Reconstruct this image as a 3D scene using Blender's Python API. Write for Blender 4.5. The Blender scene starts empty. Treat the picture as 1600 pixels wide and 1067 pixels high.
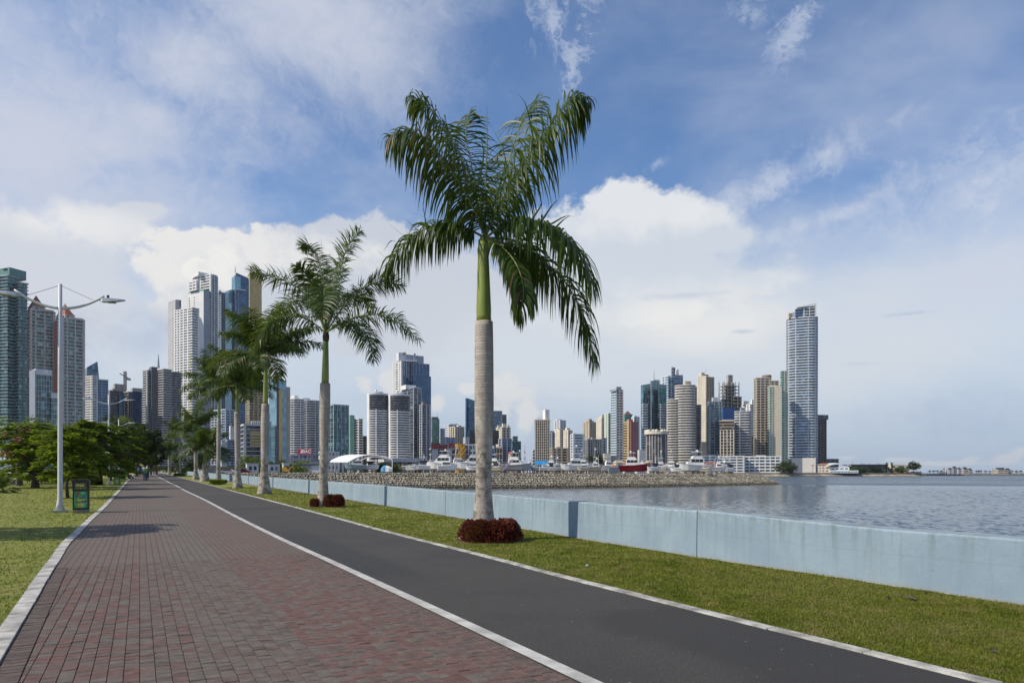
import bpy, bmesh, math, random
import numpy as np
from mathutils import Vector, Matrix
R = math.radians
S = bpy.context.scene
COL = S.collection
random.seed(7)
rng = np.random.default_rng(11)

# ------------------------------------------------------------------ camera
F, HZ, EYE = 1067.0, 738.0, 1.5          # focal length and horizon of the 1600 px wide photograph, eye height in metres
cam = bpy.data.objects.new('camera', bpy.data.cameras.new('camera'))
COL.objects.link(cam)
cam.location = (0, 0, EYE)
cam.rotation_euler = (R(90), 0, 0)
cam.data.sensor_width = 36
cam.data.lens = 36 * F / 1600
cam.data.shift_y = (HZ - 533.5) / 1600
cam.data.clip_start = .1
cam.data.clip_end = 30000
S.camera = cam

# ------------------------------------------------------------------ sun, sky, exposure
SUN_EL, SUN_AZ = R(42), R(-106)           # azimuth from +Y towards +X
sun = bpy.data.objects.new('sun', bpy.data.lights.new('sun', 'SUN'))
COL.objects.link(sun)
sun.data.energy = 4.6
sun.data.angle = R(.55)
sun.data.color = (1.0, .91, .75)
sd = Vector((math.sin(SUN_AZ) * math.cos(SUN_EL), math.cos(SUN_AZ) * math.cos(SUN_EL), math.sin(SUN_EL)))
sun.rotation_euler = sd.to_track_quat('Z', 'Y').to_euler()
S.view_settings.view_transform = 'Standard'
S.view_settings.look = 'None'
S.view_settings.exposure = 0
S.view_settings.gamma = 1
S.view_settings.use_curve_mapping = False

SKY = .10
W = bpy.data.worlds.new('World')
S.world = W
W.use_nodes = True


class G:
    """small helper that writes node graphs as expressions"""
    def __init__(s, tree):
        s.t = tree
        s.n = tree.nodes

    def node(s, typ, **kw):
        x = s.n.new(typ)
        for k, v in kw.items():
            setattr(x, k, v)
        return x

    def put(s, sock, v):
        if isinstance(v, bpy.types.NodeSocket):
            s.t.links.new(v, sock)
        elif v is not None:
            sock.default_value = v

    def m(s, op, a, b=None, c=None, clamp=False):
        x = s.node('ShaderNodeMath', operation=op, use_clamp=clamp)
        s.put(x.inputs[0], a)
        s.put(x.inputs[1], b)
        s.put(x.inputs[2], c)
        return x.outputs[0]

    def vm(s, op, a, b=None):
        x = s.node('ShaderNodeVectorMath', operation=op)
        s.put(x.inputs[0], a)
        s.put(x.inputs[1], b)
        return x.outputs[0]

    def sep(s, v):
        x = s.node('ShaderNodeSeparateXYZ')
        s.put(x.inputs[0], v)
        return x.outputs

    def comb(s, a, b, c):
        x = s.node('ShaderNodeCombineXYZ')
        for i, v in enumerate((a, b, c)):
            s.put(x.inputs[i], v)
        return x.outputs[0]

    def noise(s, vec, scale=5, detail=4, rough=.5, dist=0):
        x = s.node('ShaderNodeTexNoise')
        s.put(x.inputs['Vector'], vec)
        x.inputs['Scale'].default_value = scale
        x.inputs['Detail'].default_value = detail
        x.inputs['Roughness'].default_value = rough
        x.inputs['Distortion'].default_value = dist
        return x.outputs['Fac']

    def white(s, vec):
        x = s.node('ShaderNodeTexWhiteNoise')
        s.put(x.inputs['Vector'], vec)
        return x.outputs['Value']

    def smooth(s, v, lo, hi, a=0., b=1.):
        x = s.node('ShaderNodeMapRange', interpolation_type='SMOOTHSTEP')
        s.put(x.inputs[0], v)
        for i, q in ((1, lo), (2, hi), (3, a), (4, b)):
            s.put(x.inputs[i], q)
        return x.outputs[0]

    def mix(s, f, a, b, mode='MIX'):
        x = s.node('ShaderNodeMix', data_type='RGBA', blend_type=mode)
        s.put(x.inputs['Factor'], f)
        s.put(x.inputs[6], a if not isinstance(a, tuple) else (*a[:3], 1))
        s.put(x.inputs[7], b if not isinstance(b, tuple) else (*b[:3], 1))
        return x.outputs[2]

    def ramp(s, f, stops):
        x = s.node('ShaderNodeValToRGB')
        s.put(x.inputs[0], f)
        e = x.color_ramp.elements
        while len(e) < len(stops):
            e.new(.5)
        for k, (p, c) in enumerate(stops):
            e[k].position = p
            e[k].color = (*c, 1)
        return x.outputs[0]


def build_sky():
    g = G(W.node_tree)
    bg = W.node_tree.nodes['Background']
    sky = g.node('ShaderNodeTexSky', sky_type='NISHITA', sun_disc=False, sun_elevation=SUN_EL, sun_rotation=SUN_AZ % (2 * math.pi))
    sky.air_density, sky.dust_density, sky.ozone_density, sky.altitude = 1.0, .6, 2.2, 0
    d = g.node('ShaderNodeTexCoord').outputs['Generated']
    x, y, z = g.sep(d)
    az, el = g.m('ARCTAN2', x, y), g.m('ARCSINE', z)
    # clouds are placed by azimuth and elevation; the pixel values only give those angles
    big = g.noise(g.vm('MULTIPLY', d, (1, 1, 2.2)), 3.1, 5, .55, .4)
    mid = g.noise(g.vm('MULTIPLY', d, (1, 1, 1.5)), 9.0, 9, .6, .25)
    fine = g.noise(g.vm('MULTIPLY', d, (1, 1, 1.2)), 26.0, 8, .62, .1)
    bigc, midc, finec = (g.m('SUBTRACT', q, .5) for q in (big, mid, fine))

    wv = g.vm('MULTIPLY', g.vm('ADD', d, g.vm('MULTIPLY', g.comb(bigc, midc, finec), (.22, .2, .2))), (1.35, 1, .75))
    stv = g.noise(wv, 15., 9, .68, 1.1)

    def ell(px, py, rx, ry, rot=0.):
        a0 = math.atan((px - 800) / F)
        c = math.cos(a0)
        e0 = math.atan((HZ - py) / F * c)
        ra, re = rx / F * c * c, ry / F * c
        da, de = g.m('SUBTRACT', az, a0), g.m('SUBTRACT', el, e0)
        cr, sr = math.cos(R(rot)), math.sin(R(rot))
        u = g.m('ADD', g.m('MULTIPLY', da, cr / ra), g.m('MULTIPLY', de, sr / ra))
        v = g.m('ADD', g.m('MULTIPLY', da, -sr / re), g.m('MULTIPLY', de, cr / re))
        return g.m('SUBTRACT', 1., g.m('SQRT', g.m('ADD', g.m('MULTIPLY', u, u), g.m('MULTIPLY', v, v))))

    def union(*es):
        r = es[0]
        for e in es[1:]:
            r = g.m('SMOOTH_MAX', r, e, .25)
        return r

    col = g.vm('MULTIPLY', sky.outputs[0], (1.06, 1.27, 1.50))
    k = 1 / SKY

    def layer(col, alpha, rgb, top=1.):
        return g.mix(g.m('MULTIPLY', alpha, top), col, tuple(q * k for q in rgb) if isinstance(rgb, tuple) else rgb)

    def shade(lo, hi, f):
        return g.mix(f, tuple(q * k for q in lo), tuple(q * k for q in hi))
    # overall thin veil, everywhere round the sky
    veil = g.m('ADD', g.m('MULTIPLY', bigc, 1.5), g.m('MULTIPLY', midc, .35))
    col = layer(col, g.smooth(veil, -.25, .5), (.56, .61, .74), .47)
    # pale overcast towards the horizon, all round
    low = g.m('ADD', g.smooth(el, .46, .16), g.m('MULTIPLY', midc, .25))
    col = layer(col, g.smooth(g.m('ADD', low, g.m('MULTIPLY', bigc, .55)), .1, 1.05), (.67, .715, .775), .86)
    col = layer(col, g.smooth(g.m('ADD', el, g.m('MULTIPLY', bigc, .16)), .17, .01), (.36, .49, .66), .72)
    # soft high veils at the upper left
    u1 = union(ell(60, 190, 470, 330), ell(480, 20, 380, 170), ell(300, 90, 300, 130), ell(230, 180, 130, 60))
    col = layer(col, g.smooth(g.m('ADD', u1, g.m('ADD', g.m('MULTIPLY', bigc, 1.1), g.m('ADD', g.m('MULTIPLY', midc, .5), g.m('MULTIPLY', g.m('SUBTRACT', stv, .5), .7)))), -.12, 1.0), (.60, .64, .75), .9)
    # streaks on the right and wisps near the top
    st = union(ell(1230, 275, 200, 40, 18), ell(1320, 330, 130, 24, 8), ell(1500, 300, 330, 90, 10), ell(1560, 420, 300, 110, 8))
    col = layer(col, g.smooth(g.m('ADD', st, g.m('ADD', g.m('MULTIPLY', midc, 2.0), g.m('MULTIPLY', g.m('SUBTRACT', stv, .5), 1.8))), .05, 1.3), (.62, .67, .78), .75)
    wi = union(ell(915, 50, 46, 105, 6), ell(862, 20, 50, 60), ell(1245, 45, 70, 32, 38), ell(1170, 15, 50, 28), ell(893, 105, 30, 80))
    col = layer(col, g.smooth(g.m('ADD', wi, g.m('MULTIPLY', g.m('SUBTRACT', stv, .53), 4.2)), .1, 1.3), (.62, .68, .80), .55)
    col = layer(col, g.smooth(g.m('ADD', ell(1028, 255, 26, 14, 20), g.m('MULTIPLY', finec, 4.2)), .2, 1.3), (.68, .72, .8), .4)
    # cloud bank at the left
    ba = union(ell(60, 440, 230, 118), ell(150, 350, 110, 42), ell(215, 330, 60, 18, 10), ell(20, 370, 90, 50))
    e1 = g.m('ADD', ba, g.m('ADD', g.m('MULTIPLY', midc, 1.0), g.m('MULTIPLY', finec, .8)))
    col = layer(col, g.smooth(e1, .03, .42), shade((.64, .675, .74), (.83, .83, .83), g.smooth(g.m('ADD', ell(110, 345, 160, 50), g.m('MULTIPLY', midc, 1.3)), -.1, .8)), .93)
    bb = union(ell(400, 470, 200, 95), ell(350, 395, 140, 40, 4), ell(480, 385, 120, 38), ell(560, 400, 150, 70), ell(270, 430, 75, 40), ell(640, 470, 220, 110))
    e2 = g.m('ADD', bb, g.m('ADD', g.m('MULTIPLY', midc, .75), g.m('MULTIPLY', finec, .95)))
    sh2 = g.smooth(g.m('ADD', union(ell(370, 385, 190, 45), ell(260, 425, 80, 60)), g.m('ADD', g.m('MULTIPLY', midc, 1.9), g.m('MULTIPLY', finec, 1.5))), -.4, .55)
    col = layer(col, g.smooth(e2, .05, .24), shade((.60, .64, .71), (.84, .83, .81), sh2), .93)
    # billow in front of it
    pf = union(ell(355, 400, 34, 30), ell(372, 430, 50, 30), ell(318, 425, 40, 24))
    col = layer(col, g.smooth(g.m('ADD', pf, g.m('MULTIPLY', finec, .7)), .05, .22), shade((.66, .68, .74), (.88, .87, .84), g.smooth(g.m('ADD', g.m('MULTIPLY', g.m('SUBTRACT', az, math.atan(-430 / F)), -14.), g.m('MULTIPLY', finec, 3.)), -.8, .8)), .9)
    # big bank right of the palm
    bc = union(ell(985, 350, 120, 62), ell(1085, 355, 110, 45, -8), ell(1120, 375, 110, 34, -6), ell(1010, 430, 230, 90), ell(900, 420, 130, 110), ell(1180, 440, 120, 30))
    e3 = g.m('ADD', bc, g.m('ADD', g.m('MULTIPLY', midc, .8), g.m('MULTIPLY', finec, .9)))
    sh3 = g.smooth(g.m('ADD', union(ell(1020, 310, 190, 50), ell(1100, 500, 240, 60)), g.m('ADD', g.m('MULTIPLY', midc, 1.8), g.m('MULTIPLY', finec, 1.2))), -.35, .6)
    col = layer(col, g.smooth(e3, .05, g.smooth(az, .2, .40, .28, .8)), shade((.65, .70, .77), (.83, .84, .85), sh3), .9)
    # broad pale mass over the towers on the right
    bd = union(ell(1120, 520, 330, 120), ell(1350, 560, 300, 70, 4), ell(850, 560, 250, 110))
    col = layer(col, g.smooth(g.m('ADD', bd, g.m('ADD', g.m('MULTIPLY', bigc, .7), g.m('MULTIPLY', midc, .5))), -.05, .75), shade((.66, .71, .77), (.85, .845, .82), g.smooth(g.m('ADD', ell(1110, 500, 190, 60), g.m('MULTIPLY', midc, .8)), -.1, .7)), .75)
    # grey blue slits of cloud shadow
    gs = union(ell(1440, 650, 190, 52), ell(1156, 518, 34, 6), ell(1345, 568, 60, 8, -3), ell(1070, 462, 110, 10), ell(1420, 490, 60, 5), ell(235, 520, 120, 70), ell(95, 560, 120, 90), ell(800, 640, 90, 40))
    col = layer(col, g.smooth(g.m('ADD', gs, g.m('ADD', g.m('MULTIPLY', midc, 1.6), g.m('MULTIPLY', finec, 1.8))), .1, 1.1), (.40, .49, .66), .5)
    # small heaps just above the horizon
    hp = union(ell(792, 610, 36, 34), ell(770, 650, 40, 40), ell(820, 640, 30, 60), ell(612, 590, 40, 34), ell(572, 600, 22, 24), ell(735, 608, 24, 12), ell(683, 632, 16, 18))
    e4 = g.m('ADD', hp, g.m('ADD', g.m('MULTIPLY', midc, 1.9), g.m('MULTIPLY', finec, 1.9)))
    col = layer(col, g.smooth(e4, .15, .75), (.76, .76, .75), .75)
    ho = union(ell(1515, 719, 26, 9, 12), ell(1575, 716, 40, 12, 14), ell(1600, 706, 30, 12), ell(1320, 715, 30, 7), ell(1410, 718, 50, 6), ell(1480, 724, 140, 5), ell(1720, 708, 70, 16))
    col = layer(col, g.smooth(g.m('ADD', ho, g.m('MULTIPLY', finec, 1.5)), .1, .7), (.68, .69, .72), .62)
    g.put(bg.inputs['Color'], col)
    bg.inputs['Strength'].default_value = SKY


build_sky()

# ------------------------------------------------------------------ frame of the promenade
TH = math.atan(.545)
CT, ST = math.cos(TH), math.sin(TH)      # the promenade runs along (-ST, CT); (CT, ST) points from the lawn to the sea


def gz(y):
    return .0075 * (min(max(y, 15), 195) - 15)


def NT(n, t):
    return n * CT - t * ST, n * ST + t * CT


def px(x, y, Z):
    return (x - 800) * Z / F, Z, EYE - (y - HZ) * Z / F


# ------------------------------------------------------------------ mesh helpers
class MB:
    def __init__(s):
        s.v, s.f, s.m = [], [], []

    def add(s, vs, fs, mi=0):
        o = len(s.v)
        s.v += [tuple(q) for q in vs]
        s.f += [tuple(i + o for i in f) for f in fs]
        s.m += [mi] * len(fs)

    def box(s, x0, x1, y0, y1, z0, z1, mi=0):
        s.add([(x0, y0, z0), (x1, y0, z0), (x1, y1, z0), (x0, y1, z0), (x0, y0, z1), (x1, y0, z1), (x1, y1, z1), (x0, y1, z1)],
              [(3, 2, 1, 0), (4, 5, 6, 7), (0, 1, 5, 4), (1, 2, 6, 5), (2, 3, 7, 6), (3, 0, 4, 7)], mi)

    def prism(s, poly, z0, z1, mi=0, top=None):
        n = len(poly)
        tp = top or poly
        zz = z1 if isinstance(z1, (list, tuple)) else [z1] * n
        s.add([(p[0], p[1], z0) for p in poly] + [(p[0], p[1], zz[i]) for i, p in enumerate(tp)],
              [tuple(range(n - 1, -1, -1)), tuple(range(n, 2 * n))] + [(i, (i + 1) % n, n + (i + 1) % n, n + i) for i in range(n)], mi)

    def tube(s, pts, rad, n=6, mi=0, cap=True):
        pts = [Vector(p) for p in pts]
        if not isinstance(rad, (list, tuple)):
            rad = [rad] * len(pts)
        vs, fs = [], []
        ref = None
        for i, p in enumerate(pts):
            t = (pts[min(i + 1, len(pts) - 1)] - pts[max(i - 1, 0)])
            t = t.normalized() if t.length > 1e-9 else Vector((0, 0, 1))
            if ref is None:
                ref = t.orthogonal().normalized()
            ref = (ref - t * ref.dot(t))
            ref = ref.normalized() if ref.length > 1e-6 else t.orthogonal().normalized()
            b = t.cross(ref)
            for k in range(n):
                a = 2 * math.pi * k / n
                vs.append(p + (ref * math.cos(a) + b * math.sin(a)) * rad[i])
        for i in range(len(pts) - 1):
            for k in range(n):
                fs.append((i * n + k, i * n + (k + 1) % n, (i + 1) * n + (k + 1) % n, (i + 1) * n + k))
        if cap:
            fs += [tuple(range(n - 1, -1, -1)), tuple((len(pts) - 1) * n + k for k in range(n))]
        s.add(vs, fs, mi)

    def lathe(s, prof, n=16, mi=0, cx=0, cy=0, wob=0):
        vs, fs = [], []
        for r, z in prof:
            for k in range(n):
                a = 2 * math.pi * k / n
                rr = r * (1 + wob * math.sin(3 * a + z * 2))
                vs.append((cx + rr * math.cos(a), cy + rr * math.sin(a), z))
        for i in range(len(prof) - 1):
            for k in range(n):
                fs.append((i * n + k, i * n + (k + 1) % n, (i + 1) * n + (k + 1) % n, (i + 1) * n + k))
        fs += [tuple(range(n - 1, -1, -1)), tuple((len(prof) - 1) * n + k for k in range(n))]
        s.add(vs, fs, mi)

    def loft(s, rings, mi=0, cap=True):
        n = len(rings[0])
        fs = []
        for i in range(len(rings) - 1):
            for k in range(n):
                fs.append((i * n + k, i * n + (k + 1) % n, (i + 1) * n + (k + 1) % n, (i + 1) * n + k))
        if cap:
            fs += [tuple(range(n - 1, -1, -1)), tuple((len(rings) - 1) * n + k for k in range(n))]
        s.add([p for r in rings for p in r], fs, mi)

    def mesh(s, name, mats, smooth=False):
        me = bpy.data.meshes.new(name)
        me.from_pydata(s.v, [], s.f)
        for q in (mats if isinstance(mats, (list, tuple)) else [mats]):
            me.materials.append(q)
        if any(s.m):
            me.polygons.foreach_set('material_index', s.m)
        if smooth:
            me.polygons.foreach_set('use_smooth', [True] * len(s.f))
        me.update()
        return me


def tag(o, label=None, cat=None, group=None, kind=None):
    if label:
        o['label'] = label
    if cat:
        o['category'] = cat
    if group:
        o['group'] = group
    if kind:
        o['kind'] = kind
    return o


def put(name, me, parent=None, loc=(0, 0, 0), rz=0., **kw):
    o = bpy.data.objects.new(name, me)
    COL.objects.link(o)
    o.location = loc
    o.rotation_euler = (0, 0, rz)
    if parent:
        o.parent = parent
    return tag(o, **kw)


def obj(name, mb, mats, parent=None, smooth=False, loc=(0, 0, 0), rz=0., **kw):
    return put(name, mb.mesh(name, mats, smooth), parent, loc, rz, **kw)


def thing(name, label, cat, loc=(0, 0, 0), rz=0., group=None):
    return put(name, None, None, loc, rz, label=label, cat=cat, group=group)


# ------------------------------------------------------------------ materials
MATS = {}


def mat(name, c, rough=.7, var=.18, scale=6., bump=0., bscale=40., metal=0., spec=.5, c2=None, coord='Object', stretch=(1, 1, 1), trans=0., sheen=0.):
    if name in MATS:
        return MATS[name]
    m = bpy.data.materials.new(name)
    MATS[name] = m
    m.use_nodes = True
    g = G(m.node_tree)
    b = m.node_tree.nodes['Principled BSDF']
    if coord == 'World':
        v = g.node('ShaderNodeNewGeometry').outputs['Position']
    else:
        v = g.node('ShaderNodeTexCoord').outputs[coord]
    if stretch != (1, 1, 1):
        v = g.vm('MULTIPLY', v, stretch)
    f = g.noise(v, scale, 5, .6)
    lo = tuple(max(0, q * (1 - var)) for q in c)
    hi = c2 or tuple(q * (1 + var) for q in c)
    g.put(b.inputs['Base Color'], g.mix(g.smooth(f, .3, .7), lo, hi))
    b.inputs['Roughness'].default_value = rough
    b.inputs['Metallic'].default_value = metal
    b.inputs['Specular IOR Level'].default_value = spec
    if bump:
        bn = g.node('ShaderNodeBump')
        bn.inputs['Strength'].default_value = bump
        bn.inputs['Distance'].default_value = .02
        g.put(bn.inputs['Height'], g.noise(v, bscale, 4, .6))
        g.put(b.inputs['Normal'], bn.outputs[0])
    return m


def leaf_mat(name, c, c2, trans=.35, rough=.42, scale=1.2):
    m = bpy.data.materials.new(name)
    MATS[name] = m
    m.use_nodes = True
    g = G(m.node_tree)
    b = m.node_tree.nodes['Principled BSDF']
    out = m.node_tree.nodes['Material Output']
    v = g.node('ShaderNodeTexCoord').outputs['Object']
    f = g.m('ADD', g.m('MULTIPLY', g.noise(v, scale, 3, .6), .6), g.m('MULTIPLY', g.noise(v, scale * 9, 2, .5), .4))
    col = g.mix(g.smooth(f, .36, .64), c, c2)
    g.put(b.inputs['Base Color'], col)
    b.inputs['Roughness'].default_value = rough
    b.inputs['Specular IOR Level'].default_value = .35
    tr = g.node('ShaderNodeBsdfTranslucent')
    g.put(tr.inputs['Color'], g.mix(.5, col, (.20, .26, .02)))
    mx = g.node('ShaderNodeMixShader')
    mx.inputs[0].default_value = trans
    m.node_tree.links.new(b.outputs[0], mx.inputs[1])
    m.node_tree.links.new(tr.outputs[0], mx.inputs[2])
    m.node_tree.links.new(mx.outputs[0], out.inputs[0])
    return m


def glass(name, c, metal=.35, rough=.12, var=.6, fh=3.3, cw=1.7, light=.12):
    """facade glazing: each pane has its own tint, a few have pale curtains behind"""
    if name in MATS:
        return MATS[name]
    m = bpy.data.materials.new(name)
    MATS[name] = m
    m.use_nodes = True
    g = G(m.node_tree)
    b = m.node_tree.nodes['Principled BSDF']
    x, y, z = g.sep(g.node('ShaderNodeNewGeometry').outputs['Position'])
    cell = g.comb(g.m('FLOOR', g.m('DIVIDE', g.m('ADD', x, g.m('MULTIPLY', y, .61)), cw)), g.m('FLOOR', g.m('DIVIDE', z, fh)), 1.)
    w = g.white(cell)
    col = g.mix(w, tuple(q * (1 - var) for q in c), tuple(q * (1 + var) for q in c))
    col = g.mix(g.smooth(w, 1 - light, 1 - light + .05), col, tuple(min(.45, q * 2 + .10) for q in c))
    g.put(b.inputs['Base Color'], col)
    b.inputs['Metallic'].default_value = metal
    b.inputs['Roughness'].default_value = rough
    return m


WHITE = mat('white_paint', (.72, .71, .69), .55, .08, .15)
CREAM = mat('cream_render', (.62, .56, .46), .8, .10, .12)
GREY = mat('grey_concrete', (.34, .34, .34), .85, .15, .2)
LGREY = mat('light_grey_concrete', (.50, .50, .51), .85, .12, .2)
DGREY = mat('dark_grey_cladding', (.10, .105, .12), .6, .15, .2)
BROWN = mat('brown_facade', (.22, .165, .125), .8, .15, .2)
TAN = mat('tan_facade', (.46, .38, .29), .8, .12, .2)
PINK = mat('pink_beige_facade', (.50, .42, .385), .8, .08, .2)
TERRA = mat('terracotta', (.30, .12, .085), .8, .15, .3)
BLACK = mat('black_metal', (.018, .019, .022), .45, .2, 4)
GL = dict(
    teal=glass('teal_glass', (.045, .115, .13)),
    blue=glass('blue_glass', (.05, .105, .17), .4),
    lblue=glass('light_blue_glass', (.16, .30, .38), .5, .1, .25, light=.03),
    dark=glass('dark_glass', (.022, .026, .034), .2),
    grey=glass('grey_glass', (.07, .085, .105), .3),
    mirror=glass('mirror_glass', (.13, .185, .21), .65, .08, .4, light=.02),
    gold=glass('gold_glass', (.42, .31, .13), .45, .3, .15, light=.0),
    green=glass('green_glass', (.12, .24, .20), .35, .15, .4),
    brown=glass('brown_glass', (.05, .036, .03), .2),
    deep=glass('deep_blue_glass', (.03, .085, .17), .5, .08, .4, light=.02))

# ================================================================== GROUND
def interp(tab):
    a = np.array(tab)
    return lambda t: float(np.interp(t, a[:, 0], a[:, 1]))


kli = interp([(-8, -.5), (4, -.86), (6.3, -.95), (10.2, -1.08), (12.1, -1.15), (17, -1.29), (24, -1.27), (33, -1.19), (60, -1.18), (120, -1.2), (260, -1.2)])
klo = lambda t: kli(t) - .165
cl0 = lambda t: 2.74 + .03 * math.sin(t * .21) - .0004 * min(t, 120)
cl1 = lambda t: cl0(t) + .135
kr0 = interp([(-8, 5.24), (5, 5.26), (8, 5.27), (11, 5.36), (14, 5.40), (17, 5.37), (22, 5.42), (30, 5.45), (60, 5.48), (260, 5.55)])
kr1 = lambda t: kr0(t) + .125
wl0 = interp([(-8, 8.72), (5, 8.74), (9, 8.66), (13, 8.74), (17, 8.85), (25, 9.05), (35, 9.14), (55, 9.2), (200, 9.2)])
TS = [-8 + .5 * k for k in range(110)] + [47 + 3 * k for k in range(72)]


def P3(n, t, dz=0.):
    X, Y = NT(n, t)
    return (X, Y, gz(Y) + dz)


def strip(name, na, nb, ts, dz, m, div=1, parent=None, **kw):
    """a sheet between two edge curves, with (across, along) metres as its UV"""
    mb = MB()
    uv = []
    for t in ts:
        a, b = (q(t) if callable(q) else q for q in (na, nb))
        for k in range(div + 1):
            n = a + (b - a) * k / div
            mb.v.append(P3(n, t, dz))
            uv.append((n, t))
    w = div + 1
    for i in range(len(ts) - 1):
        for k in range(div):
            mb.f.append((i * w + k, i * w + k + 1, (i + 1) * w + k + 1, (i + 1) * w + k))
            mb.m.append(0)
    me = mb.mesh(name, m)
    L = me.uv_layers.new(name='UVMap')
    idx = np.empty(len(me.loops), dtype=np.int32)
    me.loops.foreach_get('vertex_index', idx)
    L.data.foreach_set('uv', np.array(uv, dtype=np.float32)[idx].ravel())
    return put(name, me, parent, **kw)


def grass_material(name, blade=False):
    m = bpy.data.materials.new(name)
    m.use_nodes = True
    g = G(m.node_tree)
    b = m.node_tree.nodes['Principled BSDF']
    p = g.node('ShaderNodeNewGeometry').outputs['Position']
    a = g.noise(p, .35, 4, .6)
    c = g.noise(g.vm('MULTIPLY', p, (1, 1, 0)), 1.7, 6, .65, .3)
    d = g.noise(p, 60, 3, .6)
    col = g.mix(g.smooth(c, .36, .64), (.135, .168, .018), (.245, .258, .042))
    col = g.mix(g.smooth(a, .42, .66), col, (.25, .26, .06))
    e = g.noise(p, 2.6, 7, .7, .5)
    col = g.mix(g.m('MULTIPLY', g.smooth(e, .49, .66), .85), col, (.34, .285, .115))
    col = g.mix(g.smooth(d, .3, .75, .0, .45), col, (.065, .095, .014))
    if not blade:
        uv = g.sep(g.node('ShaderNodeUVMap').outputs[0])
        nn = g.m('ADD', uv[0], g.m('MULTIPLY', g.m('SUBTRACT', g.noise(p, 3.0, 5, .7), .5), .5))
        col = g.mix(g.m('MULTIPLY', g.smooth(nn, 8.62, 8.70), g.smooth(uv[0], 9.6, 9.3)), col, (.20, .17, .09))
    g.put(b.inputs['Base Color'], col)
    b.inputs['Roughness'].default_value = .75
    if blade:
        tr = g.node('ShaderNodeBsdfTranslucent')
        g.put(tr.inputs['Color'], col)
        mx = g.node('ShaderNodeMixShader')
        mx.inputs[0].default_value = .45
        m.node_tree.links.new(b.outputs[0], mx.inputs[1])
        m.node_tree.links.new(tr.outputs[0], mx.inputs[2])
        m.node_tree.links.new(mx.outputs[0], m.node_tree.nodes['Material Output'].inputs[0])
    b.inputs['Specular IOR Level'].default_value = .2
    if not blade:
        bn = g.node('ShaderNodeBump')
        bn.inputs['Strength'].default_value = .9
        bn.inputs['Distance'].default_value = .03
        g.put(bn.inputs['Height'], g.noise(p, 34, 5, .7))
        g.put(b.inputs['Normal'], bn.outputs[0])
    return m


LAWN = grass_material('lawn')
BLADE = grass_material('grass_blade', True)
strip('lawn', -420, lambda t: klo(t) + .02, TS, 0, LAWN, 30, kind='structure')
strip('grass_verge', lambda t: kr1(t) - .02, lambda t: wl0(t) + .12, TS, 0, LAWN, 10, kind='structure')
def edge(t):
    return wl0(t) - .045 - .05 * abs(math.sin(t * 1.9) * math.sin(t * .83 + 1)) - .02 * math.sin(t * 7.1)


strip('dirt_edge', edge, lambda t: wl0(t) + .02, [-2 + .2 * k for k in range(300)], .012, mat('dry_soil', (.30, .245, .165), .95, .3, 9, .6, 60, coord='World', c2=(.46, .40, .30)), 1, kind='structure')
SAND = mat('joint_sand', (.085, .072, .058), .95, .3, 8, .4, 120)
strip('path_bed', lambda t: klo(t) - .0, lambda t: kr1(t) + .0, TS, -.009, SAND, 1, kind='structure')

# ---- asphalt lane
m = bpy.data.materials.new('asphalt')
m.use_nodes = True
g = G(m.node_tree)
b = m.node_tree.nodes['Principled BSDF']
p = g.node('ShaderNodeNewGeometry').outputs['Position']
uv = g.sep(g.node('ShaderNodeUVMap').outputs[0])
c = g.mix(g.smooth(g.m('ADD', g.m('MULTIPLY', g.noise(p, 150, 4, .75), .55), g.m('MULTIPLY', g.noise(p, 42, 3, .8), .45)), .38, .64), (.020, .018, .0162), (.078, .071, .063))
c = g.mix(g.smooth(g.noise(p, .55, 6, .68), .42, .62, 0, .6), c, (.034, .031, .029))
c = g.mix(g.smooth(g.noise(g.vm('MULTIPLY', p, (1, 1, 0)), 2.3, 6, .75), .6, .72, 0, .4), c, (.095, .088, .078))
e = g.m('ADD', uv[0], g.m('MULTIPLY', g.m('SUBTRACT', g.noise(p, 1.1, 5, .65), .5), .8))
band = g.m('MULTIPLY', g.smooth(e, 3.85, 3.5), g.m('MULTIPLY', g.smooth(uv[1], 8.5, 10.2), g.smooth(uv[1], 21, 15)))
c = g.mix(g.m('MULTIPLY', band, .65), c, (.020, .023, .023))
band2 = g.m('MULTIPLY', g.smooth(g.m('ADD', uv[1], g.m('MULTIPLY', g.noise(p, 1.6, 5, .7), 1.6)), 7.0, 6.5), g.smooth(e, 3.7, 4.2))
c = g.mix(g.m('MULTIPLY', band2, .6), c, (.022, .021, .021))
pl = g.m('MULTIPLY', g.smooth(g.m('ABSOLUTE', g.m('SUBTRACT', uv[1], 45.2)), .16, .1), g.smooth(e, 2.9, 3.1))
c = g.mix(g.m('MULTIPLY', pl, .45), c, (.2, .2, .2))
c = g.mix(g.smooth(g.noise(p, 22, 2, .5), .735, .75), c, (.30, .27, .2))
g.put(b.inputs['Base Color'], c)
b.inputs['Roughness'].default_value = .85
bn = g.node('ShaderNodeBump')
bn.inputs['Strength'].default_value = .8
bn.inputs['Distance'].default_value = .012
g.put(bn.inputs['Height'], g.noise(p, 70, 4, .75))
g.put(b.inputs['Normal'], bn.outputs[0])
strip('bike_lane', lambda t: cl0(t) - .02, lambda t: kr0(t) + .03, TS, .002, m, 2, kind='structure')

# ---- white marking and kerbs
LINE = mat('worn_white_line', (.40, .385, .36), .8, .2, 3.0, .3, 90, coord='World', c2=(.55, .53, .50))
strip('road_marking', cl0, cl1, TS, .007, LINE, 1, kind='structure')
KERB = mat('kerb_concrete', (.33, .315, .29), .85, .4, 3.0, .6, 60, coord='World', c2=(.56, .54, .50))


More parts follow.
